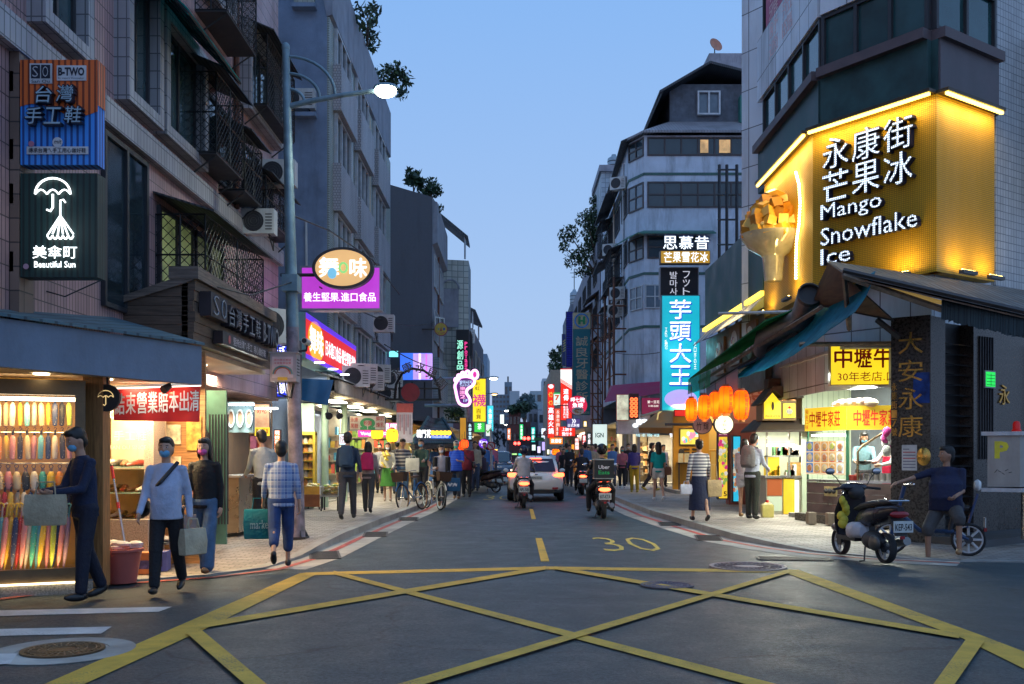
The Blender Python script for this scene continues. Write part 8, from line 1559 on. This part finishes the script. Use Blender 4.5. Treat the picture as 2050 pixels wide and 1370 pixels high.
    def put_(mb, nm, mat, par, vx, it=3):
        me = remesh(M_(mb), vx * s, it, nm); me.materials.append(mat); finish(me, 180); return put(nm, me, par)
    bd = put_(b, "body", skin, o, min(vox, .012) if vox < .02 else vox, 2); put_(T, "top", tm, o, vox); put_(B, {"dress": "dress", "skirt": "skirt", "shorts": "shorts", "mini": "shorts"}.get(bk, "trousers"), bm, o, vox)
    M_(S).build("shoes", o, ang=180)
    H = MB()
    if hair == "helmet": H.ell(hp(0, -.005, .035), (.125, .15, .135), hm, 18, 12, HR); H.ell(hp(0, .1, .06), (.1, .07, .04), PM((.05, .06, .07), .1), 14, 8, HR); M_(H).build("helmet", o, ang=180)
    else:
        H.ell(hp(0, -.02, .033), (.088, .101, .099), hm, 16, 10, HR); H.ell(hp(0, -.05, -.02), (.078, .065, .09), hm, 14, 10, HR); H.ell(hp(0, .05, .084), (.066, .05, .036), hm, 12, 8, HR)
        if hair == "fringe" or hair == "long": H.ell(hp(0, .045, .075), (.07, .055, .04), hm, 12, 8, HR)
        if hair in ("long", "bob"):
            ln = .2 if hair == "long" else .1; H.ell(hp(0, -.065, -.06 - ln * .5), (.092, .055, ln), hm, 14, 10, HR)
            for q in (-1, 1): H.ell(hp(q * .075, -.015, -.05), (.025, .055, .1), hm, 10, 8, HR)
        if hair == "bun": H.ell(hp(0, -.11, .05), (.045, .045, .045), hm, 12, 8, HR)
        put_(H, "hair", hm, o, max(.012, vox * .8), 2)
        if hair == "cap": H = MB(); cm = mask[1] if isinstance(mask, tuple) else CL(.6, .6, .58); H.lathe([(.09, .03), (.092, .06), (.08, .1), (.04, .125), (.01, .13)], Hc, cm, 18, HR @ UP); H.slab([hp(x, y, .045) for x, y in ((-.075, .06), (-.05, .15), (.05, .15), (.075, .06))], HR @ V((0, 0, .01)), cm); M_(H).build("cap", o)
    if vox < .02:
        E = MB()
        for q in (-1, 1): E.ell(hp(q * .032, .083, .008), (.013, .008, .007), PM((.6, .58, .55), .3), 8, 6, HR); E.ell(hp(q * .032, .089, .008), (.006, .004, .006), BLACK, 8, 6, HR); E.ell(hp(q * .034, .088, .028), (.02, .006, .004), HB, 8, 5, HR)
        E.ell(hp(0, .088, -.068), (.022, .006, .005), PM((.35, .12, .1), .5), 8, 5, HR); M_(E).build("eyes_and_mouth", o)
    mk = mask[0] if isinstance(mask, tuple) else mask
    if mk: K_ = MB(); K_.ell(hp(0, .062, -.058), (.06, .044, .048), mk, 14, 10, HR); K_.tube([hp(.055, .05, -.04), hp(.08, 0, -.01)], .003, mk, 4); K_.tube([hp(-.055, .05, -.04), hp(-.08, 0, -.01)], .003, mk, 4); M_(K_).build("face_mask", o)
    o["j"] = 0; del o["j"]; Rz = Matrix.Rotation(RAD(rz), 3, 'Z'); world = lambda v: V(loc) + Rz @ ((v + dz) * s)
    return o, {"hl": world(J[-1][6]), "hr": world(J[1][6]), "back": world(P + sp * .33 - fw * .2), "sl": world(J[-1][4]), "sr": world(J[1][4]), "hip": world(P), "R": Rz}
def bag(name, label, c, w, h, d, mat, rz=0, handle=.12, cat="bag", extra=None):
    c = V(c); M = Matrix.Rotation(RAD(rz), 3, 'Z'); m = MB(); m.loft([[c + M @ V((x * w / 2 * f, y * d / 2 * g, z * h)) for x, y in ((-1, -1), (0, -1.15), (1, -1), (1, 1), (0, 1.15), (-1, 1))] for z, f, g in ((-1, .9, .8), (-.97, .96, 1), (-.5, 1.02, 1.1), (-.05, .98, .7), (0, .97, .5))], mat); o = m.build(name, None, label, cat)
    if handle:
        m = MB()
        for q in (-1, 1): m.tube([c + M @ V((-.25 * w, q * d * .2, -.02)), c + M @ V((-.2 * w, 0, handle)), c + M @ V((.2 * w, 0, handle)), c + M @ V((.25 * w, q * d * .2, -.02))], .008, mat, 5)
        m.build("handle", o)
    if extra: m = MB(); m.txt(extra[0], c + M @ V((-w * .3, -d * .62, -h * .65)), M @ EX, UP, w * .6, h * .3, extra[1], .01); m.build("print", o)
    return o
def backpack(label, info, rz, mat, w=.3, h=.44, d=.17):
    c = info["back"]; M = info["R"]; m = MB(); m.loft([[c + M @ V((w / 2 * f * math.copysign(abs(cos(a)) ** .6, cos(a)), d / 2 * g * sin(a), z * h)) for a in [i * PI / 8 for i in range(16)]] for z, f, g in ((-.5, .8, .7), (-.45, .95, 1), (-.1, 1, 1.15), (.3, .9, .95), (.46, .65, .7), (.5, .4, .4))], mat); o = m.build("backpack", None, label, "backpack")
    m = MB(); m.loft([[c + M @ V((w * .36 * f * cos(a), -d * .5 - .02 + .03 * sin(a), z)) for a in [i * PI / 6 for i in range(12)]] for z, f in ((-.17, .9), (-.15, 1), (.0, 1), (.03, .8))], mat); m.build("front_pocket", o)
    m = MB()
    for q, k in ((-1, "sl"), (1, "sr")): s_ = info[k]; m.tube([c + M @ V((q * .1, .08, .2)), s_ + M @ V((-q * .05, -.03, .075)), s_ + M @ V((-q * .05, .11, -.05)), s_ + M @ V((-q * .04, .08, -.28)), c + M @ V((q * .12, .08, -.18))], .016, mat, 6)
    m.build("strap", o); return o
def G(px, py, z=.13): p = gp(px, py, z); return (p.x, p.y, z)
BM = CL(.14, .38, .6); TQ = CL(.1, .5, .42); WM = CL(.62, .62, .64); PKM = CL(.65, .12, .4); LEA = PM((.02, .018, .018), .3)
# near left walkers
o, i = person("man in a navy sweater reading, walking past the umbrella window", G(170, 1206, .0), 140, 1.68, (8, 4), (-9, 14), (22, 4, 62, 18), (22, 4, 62, 18), 3, (CL(.012, .02, .055), 1), ("trousers", CL(.012, .014, .03)), LEA, "short", mask=BM, pitch=18, vox=.013)
bag("document_bag", "flat beige canvas bag held in front by the man in the navy sweater", (i["hl"] + i["hr"]) / 2 + V((.02, -.12, -.02)), .38, .3, .07, CL(.42, .36, .25), 10)
o, i = person("man in a pale blue shirt with a shoulder strap striding toward the camera", G(334, 1192, .0), 184, 1.6, (-12, 20), (15, 6), (-14, 10, 18, 0), (16, 8, 20, 0), 2, (CL(.4, .46, .62), 1), ("trousers", CL(.014, .014, .018)), LEA, "short", mask=BM, w=1.1, belly=.6, vox=.013)
m = MB(); m.tube([i["sl"] + V((-.04, -.02, .08)), (i["sl"] + i["sr"]) / 2 + V((0, -.17, -.12)), i["hip"] + V((-.22, -.02, .12))], .02, BLACK, 6); m.ell(i["hip"] + V((-.25, .02, .02)), (.06, .13, .1), BLACK, 12, 8); m.build("shoulder_bag", None, "black shoulder bag slung across the pale blue shirt", "bag")
bag("paper_bag", "beige paper bag swinging from the hand of the man in the pale blue shirt", i["hl"] + V((.04, -.02, -.14)), .3, .28, .1, CL(.46, .4, .28), 60, .1)
o, i = person("woman in a black top and wide jeans wearing a pink mask", G(410, 1150, .02), 176, 1.6, (14, 6), (-14, 16), (-8, 6, 15, 0), (10, 6, 16, 0), 1, (CL(.012, .012, .014), 1), ("wide", DN(.08, .15, .26)), HAN, "long", mask=PKM, vox=.014)
bag("tote_bag", "grey brown flat tote carried low by the woman with the pink mask", i["hr"] + V((-.0, -.05, -.12)), .32, .4, .08, CL(.3, .24, .22), 20, .1)
o, i = person("woman in a blue plaid shirt seen from behind at the lamp post", G(563, 1136, .04), 12, 1.58, (-20, 30), (12, 5), (8, 10, 20, 0), (-12, 10, 18, 0), 2, (STRIPES([(.16, .24, .46), (.42, .48, .6), (.06, .09, .26), (.55, .6, .68)], .085, 2, True), .8), ("crop", DN(.02, .05, .16)), PM((.02, .02, .025), .5), "fringe", w=1.12, vox=.013)
bag("tote_bag", "teal shopping tote with pale print hanging from the plaid woman's arm", i["hl"] + V((-.03, -.03, -.09)), .42, .38, .16, CL(.0, .13, .16), 15, .14, "bag", ("market", CL(.3, .45, .45)))
person("young man in a light grey hoodie at the snack counter", G(527, 1078), 35, 1.68, (2, 2), (-3, 4), (20, 5, 45, 10), (15, 8, 40, 0), 4, (CL(.4, .43, .42), 1), ("shorts", CL(.015, .015, .018)), WM, "fringe", pitch=14)
o, i = person("man in dark blue with a backpack walking away hand in hand", G(696, 1043), 0, 1.72, (-12, 14), (16, 6), (5, 8, 12, 0), (-6, 14, 12, 0), 1, (CL(.02, .035, .07), .8), ("trousers", CL(.04, .04, .05)), BLACK, "short"); backpack("slate blue backpack on the man in dark blue", i, 0, CL(.03, .06, .11))
o, i = person("woman with a crimson backpack holding the hand of the man in dark blue", G(737, 1029), 0, 1.56, (14, 6), (-12, 16), (-4, 14, 12, 0), (6, 10, 14, 0), 1, (CL(.3, .24, .24), .8), ("trousers", CL(.05, .05, .055)), BLACK, "bob"); backpack("crimson pink backpack on the woman beside the bean curd stall", i, 0, CL(.6, .02, .12), .3, .4)
person("woman in a green dress and cream cardigan wearing a mask", G(776, 1005), 185, 1.6, (6, 4), (-6, 6), (10, 8, 50, 15), (14, 8, 60, 15), 0, (CL(.5, .48, .4), 1), ("dress", CL(.05, .2, .03)), CL(.4, .3, .25), "bob", mask=WM)
o, i = person("man in a striped jumper and jeans by the green dress", G(806, 1004), 195, 1.7, (8, 4), (-8, 10), (20, 8, 60, 15), (5, 6, 20, 0), 0, (STRIPES([(.06, .06, .08), (.35, .34, .32)], .1), 1), ("trousers", DN(.07, .14, .24)), BLACK, "cap", mask=(None, BLACK)); bag("plastic_bag", "cream carrier held by the man in the striped jumper", i["hl"] + V((.08, -.12, .12)), .38, .4, .16, CL(.5, .48, .4), 0, .06)
person("man in a dark green jacket leaning over behind the bicycles", G(846, 1003), 170, 1.72, (8, 4), (-8, 8), (40, 8, 40, 5), (35, 8, 45, 5), 14, (CL(.03, .07, .06), 1), ("trousers", CL(.03, .03, .035)), BLACK, "fringe", mask=BM)
o, i = person("woman in an open black jacket striding in the gutter with a white mask", G(884, 1018, .01), 178, 1.68, (18, 5), (-18, 26), (-8, 8, 15, 0), (15, 6, 75, 25), 1, (CL(.32, .3, .33), 1), ("trousers", CL(.03, .03, .035)), HAN, "long", mask=WM)
m = MB()
for q in (-1, 1): c = i["hip"] + V((q * .17, -.02, .2)); m.loft([[c + V((.07 * cos(a), .14 * sin(a), z)) for a in [k * PI / 6 for k in range(12)]] for z in (-.4, -.1, .2, .28)], CL(.012, .012, .014))
m.build("jacket_front", o); C.objects[-1].location -= V(o.location); _j = C.objects[-1]; _j.matrix_parent_inverse = Matrix.Rotation(-RAD(178), 4, 'Z')
bag("shopping_bag", "deep blue shopping bag with a white print carried beside the black jacket", i["hl"] + V((.08, -.05, -.02)), .42, .36, .12, CL(.01, .07, .16), 0, .1, "bag", ("~~~", WM))
person("old man in a bright blue polo and white cap with a green mask", G(914, 1001), 172, 1.66, (10, 5), (-10, 10), (20, 8, 75, 25), (0, 6, 12, 0), 0, (STRIPES([(.01, .06, .5), (.03, .12, .65)], .05), .45), ("trousers", CL(.02, .025, .04)), HAN, "cap", HG, (TQ, CL(.6, .6, .58)), w=1.1, belly=.6)
o, i = person("man in a maroon polo with a navy cap and a sling bag", G(934, 997), 183, 1.68, (8, 4), (-8, 8), (2, 8, 12, 0), (-2, 8, 12, 0), 0, (CL(.16, .015, .03), .45), ("trousers", CL(.012, .014, .018)), BLACK, "cap", HG, (TQ, CL(.01, .03, .12)), w=1.15, belly=.8)
m = MB(); m.tube([i["sr"] + V((.0, -.03, .08)), (i["sl"] + i["sr"]) / 2 + V((.0, -.2, -.15)), i["hip"] + V((.22, -.1, .1))], .018, BLACK, 6); m.ell(i["hip"] + V((.23, -.08, .05)), (.06, .09, .11), BLACK, 10, 8); m.build("sling_bag", None, "black sling bag at the maroon polo man's side", "bag")
# riders
person("delivery courier in black with a black helmet riding away", (at(1211, 1030, Y1).x, Y1 + .72, 0), 0, 1.74, (62, 62), (62, 62), (52, 16, 18, -4), (52, 16, 18, -4), 4, (CL(.012, .014, .017), .45), ("trousers", CL(.014, .014, .016)), BLACK, "helmet", PM((.015, .015, .018), .15), w=1.1, seat=.74, splay=26, vox=.018)
person("rider in a pale grey shirt with a dark cap beside the white car", (at(1047, 1010, 27.2).x + .03, 27.75, 0), 0, 1.72, (62, 62), (62, 62), (50, 14, 18, -4), (50, 14, 18, -4), 6, (CL(.38, .37, .4), 1), ("trousers", CL(.03, .025, .03)), BLACK, "helmet", PM((.02, .02, .05), .3), w=1.15, seat=.74, splay=18, vox=.018)
person("grey haired rider in a black vest far ahead", (at(1158, 990, 36).x + .15, 36.4, 0), 0, 1.72, (62, 62), (62, 62), (40, 26, 30, 0), (40, 26, 30, 0), 4, (CL(.02, .02, .03), .35), ("trousers", CL(.02, .02, .02)), BLACK, "short", HG, w=1.1, seat=.74, splay=14, vox=.02)
person("rider with a dark helmet on the crossing scooter", (at(968, 985, 38).x, 38.2, 0), 60, 1.65, (62, 62), (62, 62), (52, 12, 18, 0), (52, 12, 18, 0), 4, (CL(.05, .03, .05), 1), ("trousers", CL(.02, .02, .02)), BLACK, "helmet", PM((.03, .02, .03), .2), seat=.74, splay=14, vox=.02)
# right pavement
o, i = person("woman in a striped jumper and long navy skirt walking away past the parlour", G(1400, 1046, .12), 8, 1.6, (14, 6), (-14, 16), (-6, 12, 14, 0), (8, 12, 14, 0), 1, (STRIPES([(.62, .6, .56), (.06, .06, .1)], .062), 1), ("skirt", CL(.012, .018, .05)), BLACK, "bun", w=1.05, vox=.014)
bag("shoulder_bag", "tan canvas bag on the striped jumper woman's right side", i["hip"] + V((.28, -.02, -.05)), .3, .34, .14, CL(.42, .3, .15), 15, .3); bag("plastic_bag", "white plastic bag swinging from the striped jumper woman's left hand", i["hl"] + V((-.02, 0, -.08)), .24, .2, .14, PM((.7, .7, .72), .3), 0, .06)
o, i = person("young man with a grey backpack buying food at the yellow kiosk", G(1506, 1040, .14), -42, 1.7, (2, 3), (-2, 3), (22, 6, 45, 8), (20, 6, 45, 8), 3, (CL(.45, .48, .58), 1), ("trousers", CL(.035, .04, .03)), BLACK, "fringe", pitch=16, mask=BM, vox=.014); backpack("grey backpack with straps on the kiosk customer", i, -42, CL(.16, .15, .15), .32, .46)
person("companion in pale shorts half hidden behind the kiosk customer", G(1490, 1036, .14), -30, 1.6, (2, 3), (-2, 3), (10, 6, 30, 0), (10, 6, 30, 0), 0, (CL(.5, .5, .52), .5), ("mini", CL(.5, .52, .56)), HAN, "long")
o, i = person("woman with long dark hair in a turquoise top and pale mini shorts", G(1318, 1004, .13), 6, 1.62, (12, 6), (-12, 14), (0, 8, 12, 0), (8, 8, 14, 0), 0, (CL(.0, .3, .3), .4), ("mini", CL(.55, .53, .5)), WM, "long"); bag("shoulder_bag", "brown handbag at the turquoise top woman's side", i["hr"] + V((.04, 0, .12)), .3, .24, .14, CL(.2, .09, .05), 0, .3)
person("woman in a purple jacket and mustard trousers standing by the bakery", G(1270, 987, .13), 5, 1.62, (3, 3), (-5, 5), (10, 6, 20, 0), (10, 6, 40, 5), 0, (CL(.05, .04, .22), 1), ("trousers", CL(.4, .26, .02)), CL(.5, .42, .1), "bob"); person("woman in a pink jacket and mint mask facing the road", G(1246, 978, .13), 176, 1.58, (3, 3), (-4, 4), (15, 6, 70, 20), (5, 6, 20, 0), 0, (CL(.5, .16, .2), 1), ("trousers", CL(.02, .02, .025)), WM, "bob", mask=TQ); person("man in black with a white mask behind the pink jacket", G(1258, 970, .13), 178, 1.74, (2, 2), (-2, 2), top=(CL(.02, .02, .025), .5), bot=("trousers", CL(.02, .02, .02)), mask=WM); person("man in dark clothes passing the bakery shelves", G(1305, 984, .13), -80, 1.7, (16, 6), (-16, 20), top=(CL(.03, .02, .02), .5), bot=("trousers", CL(.02, .02, .03)), shoe=CL(.4, .35, .1)); person("shop assistant in white at the bakery entrance", G(1328, 975, .13), 200, 1.66, (2, 2), (-2, 2), top=(CL(.55, .5, .52), .5), bot=("trousers", CL(.03, .03, .03)))
# stall cooks and the seated man
person("cook in a blue mask working behind the noodle cart", (at(1729, 960, 20.3).x, 20.3, .22), 165, 1.66, (2, 2), (-2, 2), (35, 6, 45, 10), (30, 6, 50, 10), 6, (CL(.16, .3, .36), .5), ("trousers", CL(.05, .05, .06)), mask=BM, pitch=14, hair="bob", vox=.014); o, i = person("cook in a white top and red apron holding a wok behind the cart", (at(1784, 960, 19.75).x, 19.75, .22), 110, 1.6, (2, 2), (-2, 2), (30, 6, 50, 5), (40, 6, 45, 5), 4, (CL(.55, .55, .55), 1), ("trousers", CL(.05, .05, .06)), vox=.014)
m = MB(); A_ = i["R"]; c = i["hip"]; m.loft([[c + A_ @ V((w_ * sin(a), .16 * cos(a) + .01, z)) for a in [-1.2 + k * .3 for k in range(9)] + [1.2 - k * .3 for k in range(9)]] for z, w_ in ((-.35, .18), (.1, .17), (.32, .13))], CL(.55, .01, .06)); m.build("red_apron", None, "crimson apron worn by the cook with the wok", "apron")
m = MB(); c = i["hr"] + V((-.12, -.12, .0)); m.lathe([(.02, -.05), (.12, -.02), (.17, .03), (.16, .03), (.1, -.01)], c, PM((.03, .03, .03), .4, .6), 18); m.tube([c + V((.16, 0, .02)), i["hr"]], .012, HAN, 6); m.build("wok", None, "black wok held over the cart by the cook in red", "wok")
o, i = person("heavy man in a navy T-shirt and grey shorts sitting on the blue moped", (6.26, 14.35, 0), 150, 1.74, (70, 72), (42, 46), (20, 4, 52, 20), (62, 50, 6, -35), -3, (CL(.012, .016, .05), .42), ("shorts", CL(.07, .065, .065)), HAN, "short", PM((.02, .018, .018), .7), None, SKD, 1.45, -55, 0, .66, .013, None, 1.3, 16)
o, i = None, None
# crowd along both far pavements: a few figures built once, then copied in other clothes
cp = [person("x", (0, 0, 0), 0, 1.66, (12, 5), (-12, 14), top=(CL(.1, .2, .4), .45), bot=("trousers", CL(.03, .03, .04)), vox=.03)[0], person("x", (0, 0, 0), 0, 1.58, (8, 4), (-8, 8), top=(CL(.5, .3, .3), .45), bot=("dress", CL(.4, .35, .3)), hair="long", vox=.03)[0], person("x", (0, 0, 0), 0, 1.72, (4, 3), (-4, 4), top=(CL(.05, .05, .06), 1), bot=("trousers", CL(.05, .07, .12)), vox=.03)[0]]
TOPS = {"pink": (.5, .15, .25), "white": (.55, .55, .55), "black": (.02, .02, .025), "blue": (.05, .15, .4), "orange": (.5, .2, .04), "grey": (.2, .2, .22), "beige": (.42, .35, .25), "red": (.4, .03, .03), "teal": (.03, .25, .25)}
used2 = [0, 0, 0]; tl = list(TOPS)
crowd = [(828, 985, 0), (838, 992, 2), (858, 985, 1), (866, 978, 2), (872, 990, 1), (898, 985, 0), (905, 978, 2), (944, 978, 1), (951, 984, 2), (957, 972, 0), (964, 970, 1), (970, 974, 2), (976, 966, 0), (981, 972, 1), (988, 966, 2), (962, 962, 1), (972, 959, 0), (985, 958, 2), (795, 990, 2), (760, 990, 0), (1128, 974, 1), (1134, 970, 2), (1140, 976, 0), (1122, 966, 2), (1172, 982, 0), (1178, 974, 1), (1186, 978, 2), (1192, 970, 0), (1199, 976, 1), (1226, 974, 2), (1234, 970, 0), (1130, 962, 0), (1168, 968, 2), (1146, 962, 1)]
for n, (px, py, k) in enumerate(crowd):
    cn = tl[(n * 5 + k) % 9]; side = "left" if px < 1050 else "right"
    near = ["by the bicycles", "under the tiled eave", "past the neon foot sign", "near the no left turn sign", "by the snack stalls"][0 if px < 845 else 1 if px < 900 else 2 if px < 955 else 3] if side == "left" else ("under the red column signs" if px < 1150 else "in the arcade ahead of the courier" if px < 1205 else "near the bakery corner")
    ordn = ["first", "second", "third", "fourth", "fifth", "sixth", "seventh", "eighth", "ninth", "tenth", "eleventh", "twelfth"][sum(1 for c in crowd[:n] if (c[0] < 1050) == (px < 1050) and abs(c[0] - px) < 30) % 12]
    lb = f"distant pedestrian in {cn}, {ordn} of the figures {near}"; src = cp[k]; x = G(px, py, .13)
    mp_ = {}
    for ch in C.objects:
        if ch.parent == src and ch.name.startswith(("top", "dress")): mp_[ch.data.materials[0]] = CL(*TOPS[cn])
    q = src if not used2[k] else dup(src, label=lb, recolor=mp_)
    used2[k] = 1; q["label"] = lb; q["group"] = "pedestrians far down the pavements"; q["placed"] = 1; q.location = x; q.rotation_euler = (0, 0, RAD((180 if n % 3 else 0) + (n * 37) % 40 - 20)); sc_ = .95 + (n * 7 % 10) / 100; q.scale = (sc_, sc_, sc_)
# == roof plants and trees
LF = [PM(c, .6, 0, .35, 3, name="foliage") for c in ((.035, .07, .03), (.05, .1, .04), (.025, .05, .03))]
LFHAZE = [PM(c, .8, 0, .2, 3, name="foliage") for c in ((.1, .16, .17), (.13, .2, .2), (.08, .13, .15))]  # paler bluish leaf tones: distance haze painted into the far foliage
def tree(name, label, base, blobs, leaf=.16, n=700, trunk=.08, cat="tree", seed=1, group=None):
    r = random.Random(seed); o = thing(name, label, "trees" if cat == "hill" else cat, group); base = V(base); m = MB()
    for c, rad in blobs: m.tube([base, base.lerp(V(c), .5) + V((r.uniform(-.1, .1), 0, .15)), V(c)], [trunk, trunk * .6, trunk * .2], PM((.1, .07, .05), .8), 6)
    m.build("trunk", o); m = MB(); tot = sum(b[1] ** 2 for b in blobs)
    for c, rad in blobs:
        for k in range(int(n * rad ** 2 / tot)):
            d = V((r.gauss(0, 1), r.gauss(0, 1), r.gauss(0, 1))).normalized() * rad * r.random() ** .45; p = V(c) + V((d.x, d.y, d.z * .85)); s_ = leaf * r.uniform(.6, 1.3); M = Euler((r.uniform(-1.2, 1.2), r.uniform(-1.2, 1.2), r.uniform(0, 6))).to_matrix()
            m.add([p + M @ V(q) for q in ((-s_, 0, 0), (0, -s_ * .4, 0), (s_, 0, 0), (0, s_ * .4, 0))], [(0, 1, 2, 3)], (LFHAZE if cat == "hill" else LF)[(k + int(rad * 9)) % 3])
    m.build("crown", o); return o
A2 = lambda x, y, Y: at(x, y, Y)
tree("rooftop_tree", "leafy tree leaning out over the street from the dark block's roof", at(1200, 560, 66), [(at(1140, 470, 66), .8), (at(1155, 520, 66), .9), (at(1175, 440, 67), .8), (at(1180, 500, 67), .9), (at(1168, 545, 66), .55), (at(1128, 495, 66), .4), (at(1192, 470, 67), .7)], .15, 1500, .09)
tree("rooftop_tree", "dense dark conical tree against the tiled tower", at(1190, 520, 68), [(at(1190, 402, 68), .45), (at(1190, 430, 68), .75), (at(1186, 465, 68), .85), (at(1194, 490, 68), .8)], .13, 1500, .09, seed=3)
tree("roof_plant", "bushy green plants hanging from the tan house roof beside the red signs", at(1118, 770, 120), [(at(1112, 712, 120), 1.0), (at(1120, 735, 120), 1.5), (at(1130, 700, 120), 1.0), (at(1125, 760, 120), 1.1)], .3, 900, .12, "plant", 4)
tree("roof_plant", "spiky palm like plant on the dark pebbled block's roof", at(828, 385, 40.5), [(at(826, 352, 40.5), .32), (at(834, 366, 40.5), .3), (at(820, 362, 40.5), .2)], .2, 160, .03, "plant", 5)
tree("roof_plant", "leafy shrub at the corner of the dark pebbled block's roof", at(862, 395, 40.6), [(at(862, 372, 40.6), .4), (at(872, 382, 40.6), .35), (at(850, 384, 40.6), .3), (at(878, 418, 41), .22)], .11, 420, .03, "plant", 6)
tree("parapet_plant", "creeper spilling from the parapet behind the lit lamp", at(762, 172, 37.5), [(at(770, 150, 37), .45), (at(790, 142, 37), .4), (at(806, 152, 37), .4), (at(800, 185, 37), .35), (at(815, 165, 37), .2), (at(775, 175, 37), .4)], .12, 520, .03, "plant", 7)
tree("parapet_plant", "straggly creeper along the top of the grey parapet", at(735, 92, 31), [(at(738, 60, 31), .4), (at(728, 30, 29), .45), (at(745, 20, 30), .3), (at(742, 85, 32), .35)], .11, 330, .03, "plant", 8)
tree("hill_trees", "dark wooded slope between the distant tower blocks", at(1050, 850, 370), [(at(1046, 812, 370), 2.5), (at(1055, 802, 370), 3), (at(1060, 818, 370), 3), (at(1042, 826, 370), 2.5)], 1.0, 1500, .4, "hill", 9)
tree("roof_plant", "green shrubs along the brick house roof at the junction", at(1035, 830, 150), [(at(1026, 820, 150), .9), (at(1038, 818, 150), 1.0), (at(1050, 816, 155), 1.1)], .3, 700, .1, "plant", 10)
tree("balcony_plant", "small green bush above the tiled eave restaurant", at(912, 838, 40), [(at(908, 826, 40), .4), (at(916, 830, 40), .3)], .1, 260, .02, "plant", 11)
for n, (a, b, sag) in enumerate((((640, 575, 21.8), (880, 640, 42), .5), ((770, 690, 30), (950, 735, 44), .4), ((1500, 640, 30), (1205, 700, 52), .6))):
    p, q = at(*a), at(*b); MB().tube([p.lerp(q, f) - UP * sag * 4 * f * (1 - f) for f in [k / 12 for k in range(13)]], .018, BLACK, 5).build("overhead_cable", None, ["sagging black cable from the oval sign to the far facades", "thin cable strung past the blue billboard", "cable strung from the cyan sign to the grey block"][n], "cable")
for n, (x, y, z0, z1) in enumerate(((-4.66, 28.85, 3, 12.4), (-4.66, 32.5, 3, 12.4), (-3.16, 42.8, 3, 11), (5.5, 49.2, 4.4, 15.8), (5.5, 53.7, 4.4, 15.8), (-4.95, 17.9, 5.9, 13))): MB().tube([(x, y, z0), (x, y, z1)], .05, [ALU, PLAS, RUSTY][n % 3], 8).build("drain_pipe", [B, B, D, RB, RB, A][n])
# put each thing's origin at its base
def recenter():
    ch = {}
    for o in C.objects:
        if o.parent: ch.setdefault(o.parent.name, []).append(o)
    def tree(o):
        r = [o]
        for c in ch.get(o.name, []): r += tree(c)
        return r
    for o in list(C.objects):
        if o.parent or o.get("placed") or o.type not in ("MESH", "EMPTY"): continue
        lo = np.full(3, 1e9); hi = -lo
        for q in tree(o):
            if q.type == "MESH" and len(q.data.vertices):
                co = np.zeros(len(q.data.vertices) * 3); q.data.vertices.foreach_get("co", co); co = co.reshape(-1, 3) + np.array(q.location)
                lo = np.minimum(lo, co.min(0)); hi = np.maximum(hi, co.max(0))
        if lo[0] > hi[0]: continue
        c = V(((lo[0] + hi[0]) / 2, (lo[1] + hi[1]) / 2, lo[2]))
        if o.type == "MESH":
            if o.data.users > 1: continue
            o.data.transform(Matrix.Translation(-c))
        o.location = c
        for k in ch.get(o.name, []): k.location = V(k.location) - c
recenter()
for o in C.objects:
    if "placed" in o: del o["placed"]
bpy.data.scenes.remove(_tmp)
